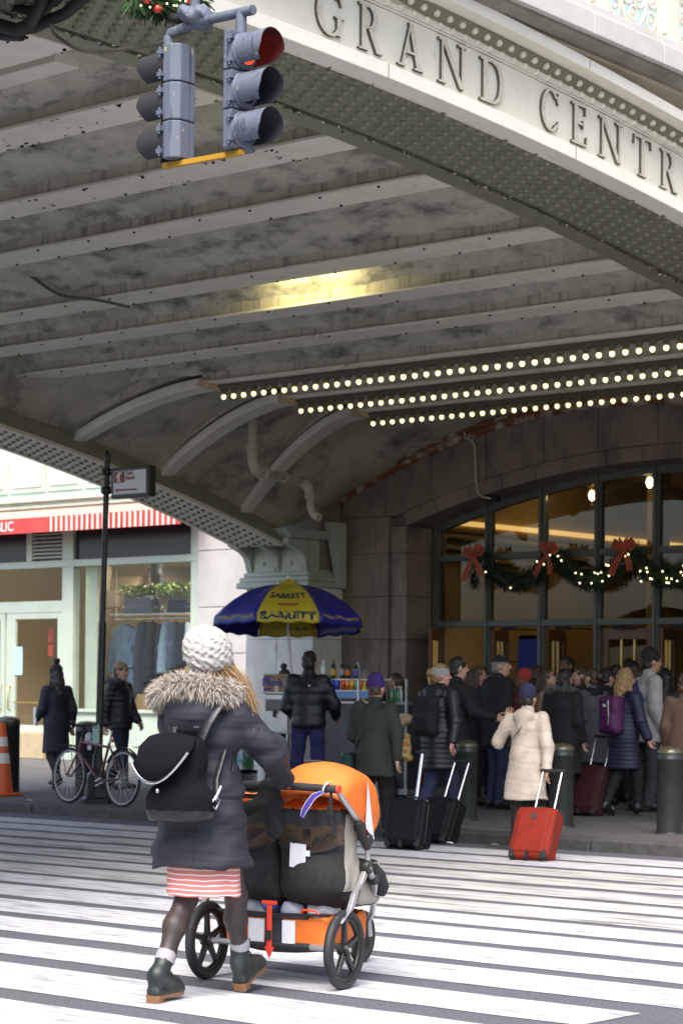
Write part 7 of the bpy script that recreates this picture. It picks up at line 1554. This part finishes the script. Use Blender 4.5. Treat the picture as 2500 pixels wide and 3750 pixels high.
_l(_g.outputs['Object'], _sx.inputs[0]); _l(_g.outputs['Object'], _nz.inputs['Vector']); _l(_nz.outputs[0], _ad.inputs[0]); _l(_sx.outputs[2], _ad.inputs[2]); _l(_ad.outputs[0], _m.inputs[0]); _l(_m.outputs[0], _fr.inputs[0]); _l(_fr.outputs[0], _gt.inputs[0]); _l(_gt.outputs[0], _mx.inputs[0]); _l(_mx.outputs[2], _n['Principled BSDF'].inputs['Base Color']); _n['Principled BSDF'].inputs['Roughness'].default_value = .85
sd.obj('skirt', m_skirt, MO)
# parka
sd = Sdf((-.45, -.4, .60), (.56, .56, 1.62), .0085)
sd.ell((0, .0, 1.29), (.205, .15, .17), .06).ell((0, .01, 1.1), (.185, .155, .2), .06).ell((0, .0, .95), (.195, .165, .17), .06).cone((-.13, .0, 1.395), (.13, .01, 1.395), .07, .07, .05).chain([(0, .0, 1.0), (0, .005, .64)], [.19, .238], .06, fl=(1.16, .88, 1))
sd.chain([J['shL'], J['elL'], J['elL'].lerp(J['haL'], .95)], [.088, .078, .062], .04).chain([J['shR'], J['elR'], J['elR'].lerp(J['haR'], .9)], [.092, .084, .064], .04)
sd.ell((0, -.12, 1.45), (.16, .09, .09), .03).ell((0, -.13, 1.38), (.13, .07, .09), .04).cone((0, .01, 1.4), (0, .03, 1.53), .1, .085, .03)
sd.keep(lambda X, Y, Z: (.665 + .018 * np.cos(X * 9) - .02 * (Y < -.1)) - Z)
sd.disp(wrinkle(.007, 11, 31, (1, 1, .7))).disp(wrinkle(.0045, 24, 32, (.45, .45, 1.5))).disp(wrinkle(.0016, 62, 33, (.4, .4, 1.5)))
for s in ('R', 'L'):   # gathers along the sleeves
    e, h_ = np.array(J['el' + s]), np.array(J['ha' + s]); dd = (h_ - e) / np.linalg.norm(h_ - e)
    sd.disp(lambda X, Y, Z: .004 * np.sin(70 * ((X - e[0]) * dd[0] + (Y - e[1]) * dd[1] + (Z - e[2]) * dd[2])) * (((X - e[0]) ** 2 + (Y - e[1]) ** 2 + (Z - e[2]) ** 2) < .025))
sd.disp(lambda X, Y, Z: .005 * np.exp(-((X - .06) / .004) ** 2) * (Y < 0) * (Z < 1.25) + .006 * np.exp(-((Z - 1.0) / .006) ** 2) + 0 * Y)
sd.obj('parka', m_park, MO)
B().box(.195, .203, -.05, -.042, 1.14, 1.2).obj('zip_pull', m_chrome, MO)
# fur edge of the hood, strand by strand
mats_f = [M('fur_cream', (.6, .54, .47), .9), M('fur_brown', (.2, .15, .115), .9), M('fur_dark', (.07, .055, .045), .9)]
fr = B(); rr = random.Random(4)
for i in range(9000):
    a = rr.uniform(-.35, math.pi + .35); rad = .24
    c = Vector((.19 * math.cos(a) - .022, -.035 - .135 * math.sin(a), 1.558 - .035 * abs(math.cos(a)) ** 2 + (.0 if math.cos(a) > 0 else -.03 * abs(math.cos(a)))))
    o = Vector((math.cos(a) * .8, -math.sin(a) * .9, 0)); ph = rr.uniform(-1.9, 1.9); nrm = (o * math.cos(ph) + Vector((0, 0, 1)) * math.sin(ph)).normalized()
    p = c + nrm * .045 * rr.uniform(.5, 1); d = (nrm + Vector((rr.gauss(0, .45), rr.gauss(0, .45), rr.gauss(-.25, .45)))).normalized() * rr.uniform(.03, .062); q = d.cross(Vector((rr.gauss(0, 1), rr.gauss(0, 1), rr.gauss(0, 1)))).normalized() * rr.uniform(.0012, .0026)
    fr.m = rr.choices((0, 1, 2), (7, 2.5, 1.2))[0]; m1 = p + d * .55 + Vector((0, 0, .004)); fr._add([p - q, p + q, m1 + q * .7, m1 - q * .7], [(0, 1, 2, 3)]); fr._add([m1 - q * .7, m1 + q * .7, p + d + Vector((0, 0, -.012))], [(0, 1, 2)])
tag(fr.obj('fur_trim', mats_f, MO), kind='stuff')
sd = Sdf((-.33, -.3, 1.36), (.33, .15, 1.62), .012)
pts = [Vector((.19 * math.cos(a) - .022, -.035 - .135 * math.sin(a), 1.558 - .035 * math.cos(a) ** 2 - .03 * max(0, -math.cos(a)))) for a in np.linspace(-.35, math.pi + .35, 14)]
sd.chain(pts, [.04] * 14, .02); sd.obj('fur_base', mats_f[1], MO)
# knit hat with cable pattern
sd = Sdf(hc - Vector((.2, .22, .12)), hc + Vector((.2, .2, .26)), .0055)
sd.ell(hc + Vector((0, -.03, .075)), (.102, .115, .108), .0).ell(hc + Vector((-.015, -.07, .105)), (.085, .078, .08), .05).ell(hc + Vector((0, -.02, .02)), (.094, .106, .05), .04)
sd.keep(lambda X, Y, Z: (hc.z - .04 - .15 * (Y - hc.y)) - Z + 0 * X)
def cables(X, Y, Z):
    th = np.arctan2(Y - hc.y + .02, X - hc.x); z = Z - hc.z
    a = np.sin(9 * th + 2.4 * np.sin(46 * z)); b = np.sin(9 * th - 2.4 * np.sin(46 * z + .8)); return -.012 * np.maximum(np.abs(a), np.abs(b) * .9) - .0025 * np.sin(150 * z + 7 * th)
sd.disp(cables); sd.obj('knit_hat', m_knit, MO)
h = Sdf(hc - Vector((.16, .2, .2)), hc + Vector((.16, .16, .12)), .009); h.ell(hc + Vector((0, -.015, .0)), (.088, .1, .08)); h.ell(hc + Vector((0, .1, -.04)), (.055, .06, .08), .01, 'd'); hr_ = h.obj('hair', m_hbl, MO)
hs = B(); rr = random.Random(12)
for _ in range(520):        # loose strands blown to her right
    p0 = hc + Vector((rr.uniform(.05, .09), rr.uniform(-.06, .07), rr.uniform(-.03, .03))); e = hc + Vector((rr.gauss(.2, .035), rr.gauss(.02, .04), rr.gauss(-.27, .06))); m1 = p0.lerp(e, .4) + Vector((rr.gauss(.025, .012), rr.gauss(-.01, .012), rr.gauss(.01, .01))); m2 = p0.lerp(e, .75) + Vector((rr.gauss(.012, .014), rr.gauss(0, .012), 0))
    w_ = rr.uniform(.0012, .0024); sd_ = Vector((rr.gauss(0, 1), rr.gauss(0, 1), rr.gauss(0, .3))).normalized() * w_
    hs.strip([[p - sd_ * f_, p + sd_ * f_] for p, f_ in ((p0, 1), (p0.lerp(m1, .55), 1), (m1, 1), (m2, .8), (e, .3))], smooth=True)
tag(hs.obj('loose_hair', m_hbl, MO), kind='stuff')
sd = Sdf((-.2, -.14, 1.4), (.2, .2, 1.56), .01); sd.chain([(.0, -.07, 1.51), (.07, -.03, 1.5), (.09, .04, 1.49)], [.045, .045, .04], .02).disp(wrinkle(.004, 40, 2)); sd.obj('scarf', M('mauve_scarf', (.4, .2, .25), .9, col2=(.6, .5, .52), vs=60., lo=.48, hi=.54), MO)
# drawstring rucksack on her back
bpk = bpy.data.objects.new('rucksack', None); COL.objects.link(bpk); bpk.scale = (.86, 1, 1.1); bpk.location = (-7.63 + .085 * .978, 7.736 + .085 * .208, -.02); bpk.rotation_euler = (0, 0, R(12)); tag(bpk, 'black suede rucksack with silver zip flap on the back of the stroller woman', 'rucksack')
bc_ = Vector((-.06, -.255, 1.0)); sd = Sdf((-.36, -.42, .76), (.24, -.1, 1.3), .0085)
sd.chain([(-.06, -.225, 1.09), (-.06, -.24, .92)], [.135, .185], .04, fl=(1.0, .46, 1)).box((-.06, -.24, .9), (.195, .08, .075), .06, .04).box((-.06, -.22, 1.12), (.14, .055, .08), .05, .04)
sd.keep(lambda X, Y, Z: .84 - Z + 0 * X + 0 * Y).below(1.215); sd.disp(wrinkle(.005, 17, 6, (1.3, 1, .8)))
sd.obj('bag_body', [m_suede, m_leath], bpk, lambda C_: (C_[:, 2] < .8795).astype(int))
fl_ = []
for i in range(17):
    x = -.30 + .36 * i / 16; u = (i - 8) / 8; yb = -.345 + .05 * u * u; zb = 1.03 + .085 * u * u - .02 * (1 - u * u) + .03 * u; fl_.append([(x * .9 - .01, -.27 + .02 * abs(u), 1.225 - .02 * u * u), (x, yb - .015, 1.16), (x, yb - .03, (zb + 1.16) / 2), (x * 1.04, yb - .03 - .02 * abs(u), zb)])
o = B().strip(fl_, smooth=True).obj('flap', m_suede, bpk); md = o.modifiers.new('cloth', 'SOLIDIFY'); md.thickness = .01
B().tube([Vector(r[-1]) + Vector((0, -.006, -.004)) for r in fl_], .0075, 8).obj('zip', m_chrome, bpk); B().ball((-.12, -.372, .97), .011, n=10, m=6).obj('stud', m_chrome, bpk)
for pts, w in (([(-.16, -.19, 1.2), (-.18, -.17, 1.28), (-.18, -.14, 1.36)], .026), ([(.03, -.19, 1.2), (.06, -.17, 1.27), (.1, -.12, 1.35), (.13, -.03, 1.39)], .032), ([(.13, -.19, .93), (.1, -.15, 1.02), (.09, -.06, 1.15)], .018)): B().tube(pts, w, 8, flat=.22, up=(0, -1, .3)).obj('strap', m_leath, bpk)
for p in ((-.12, -.215, 1.245), (.02, -.215, 1.25)): B().box(p[0] - .016, p[0] + .016, p[1] - .012, p[1], p[2] - .004, p[2] + .004).obj('strap_slide', m_chrome, bpk)
B().tube([(.135, -.235, .91), (.15, -.22, .95), (.165, -.2, .93), (.15, -.215, .89)], .005, 6, closed=True).obj('buckle', m_chrome, bpk); B().cyl((.15, -.225, .93), (.165, -.19, .99), .008, n=8).obj('buckle', m_chrome, bpk)
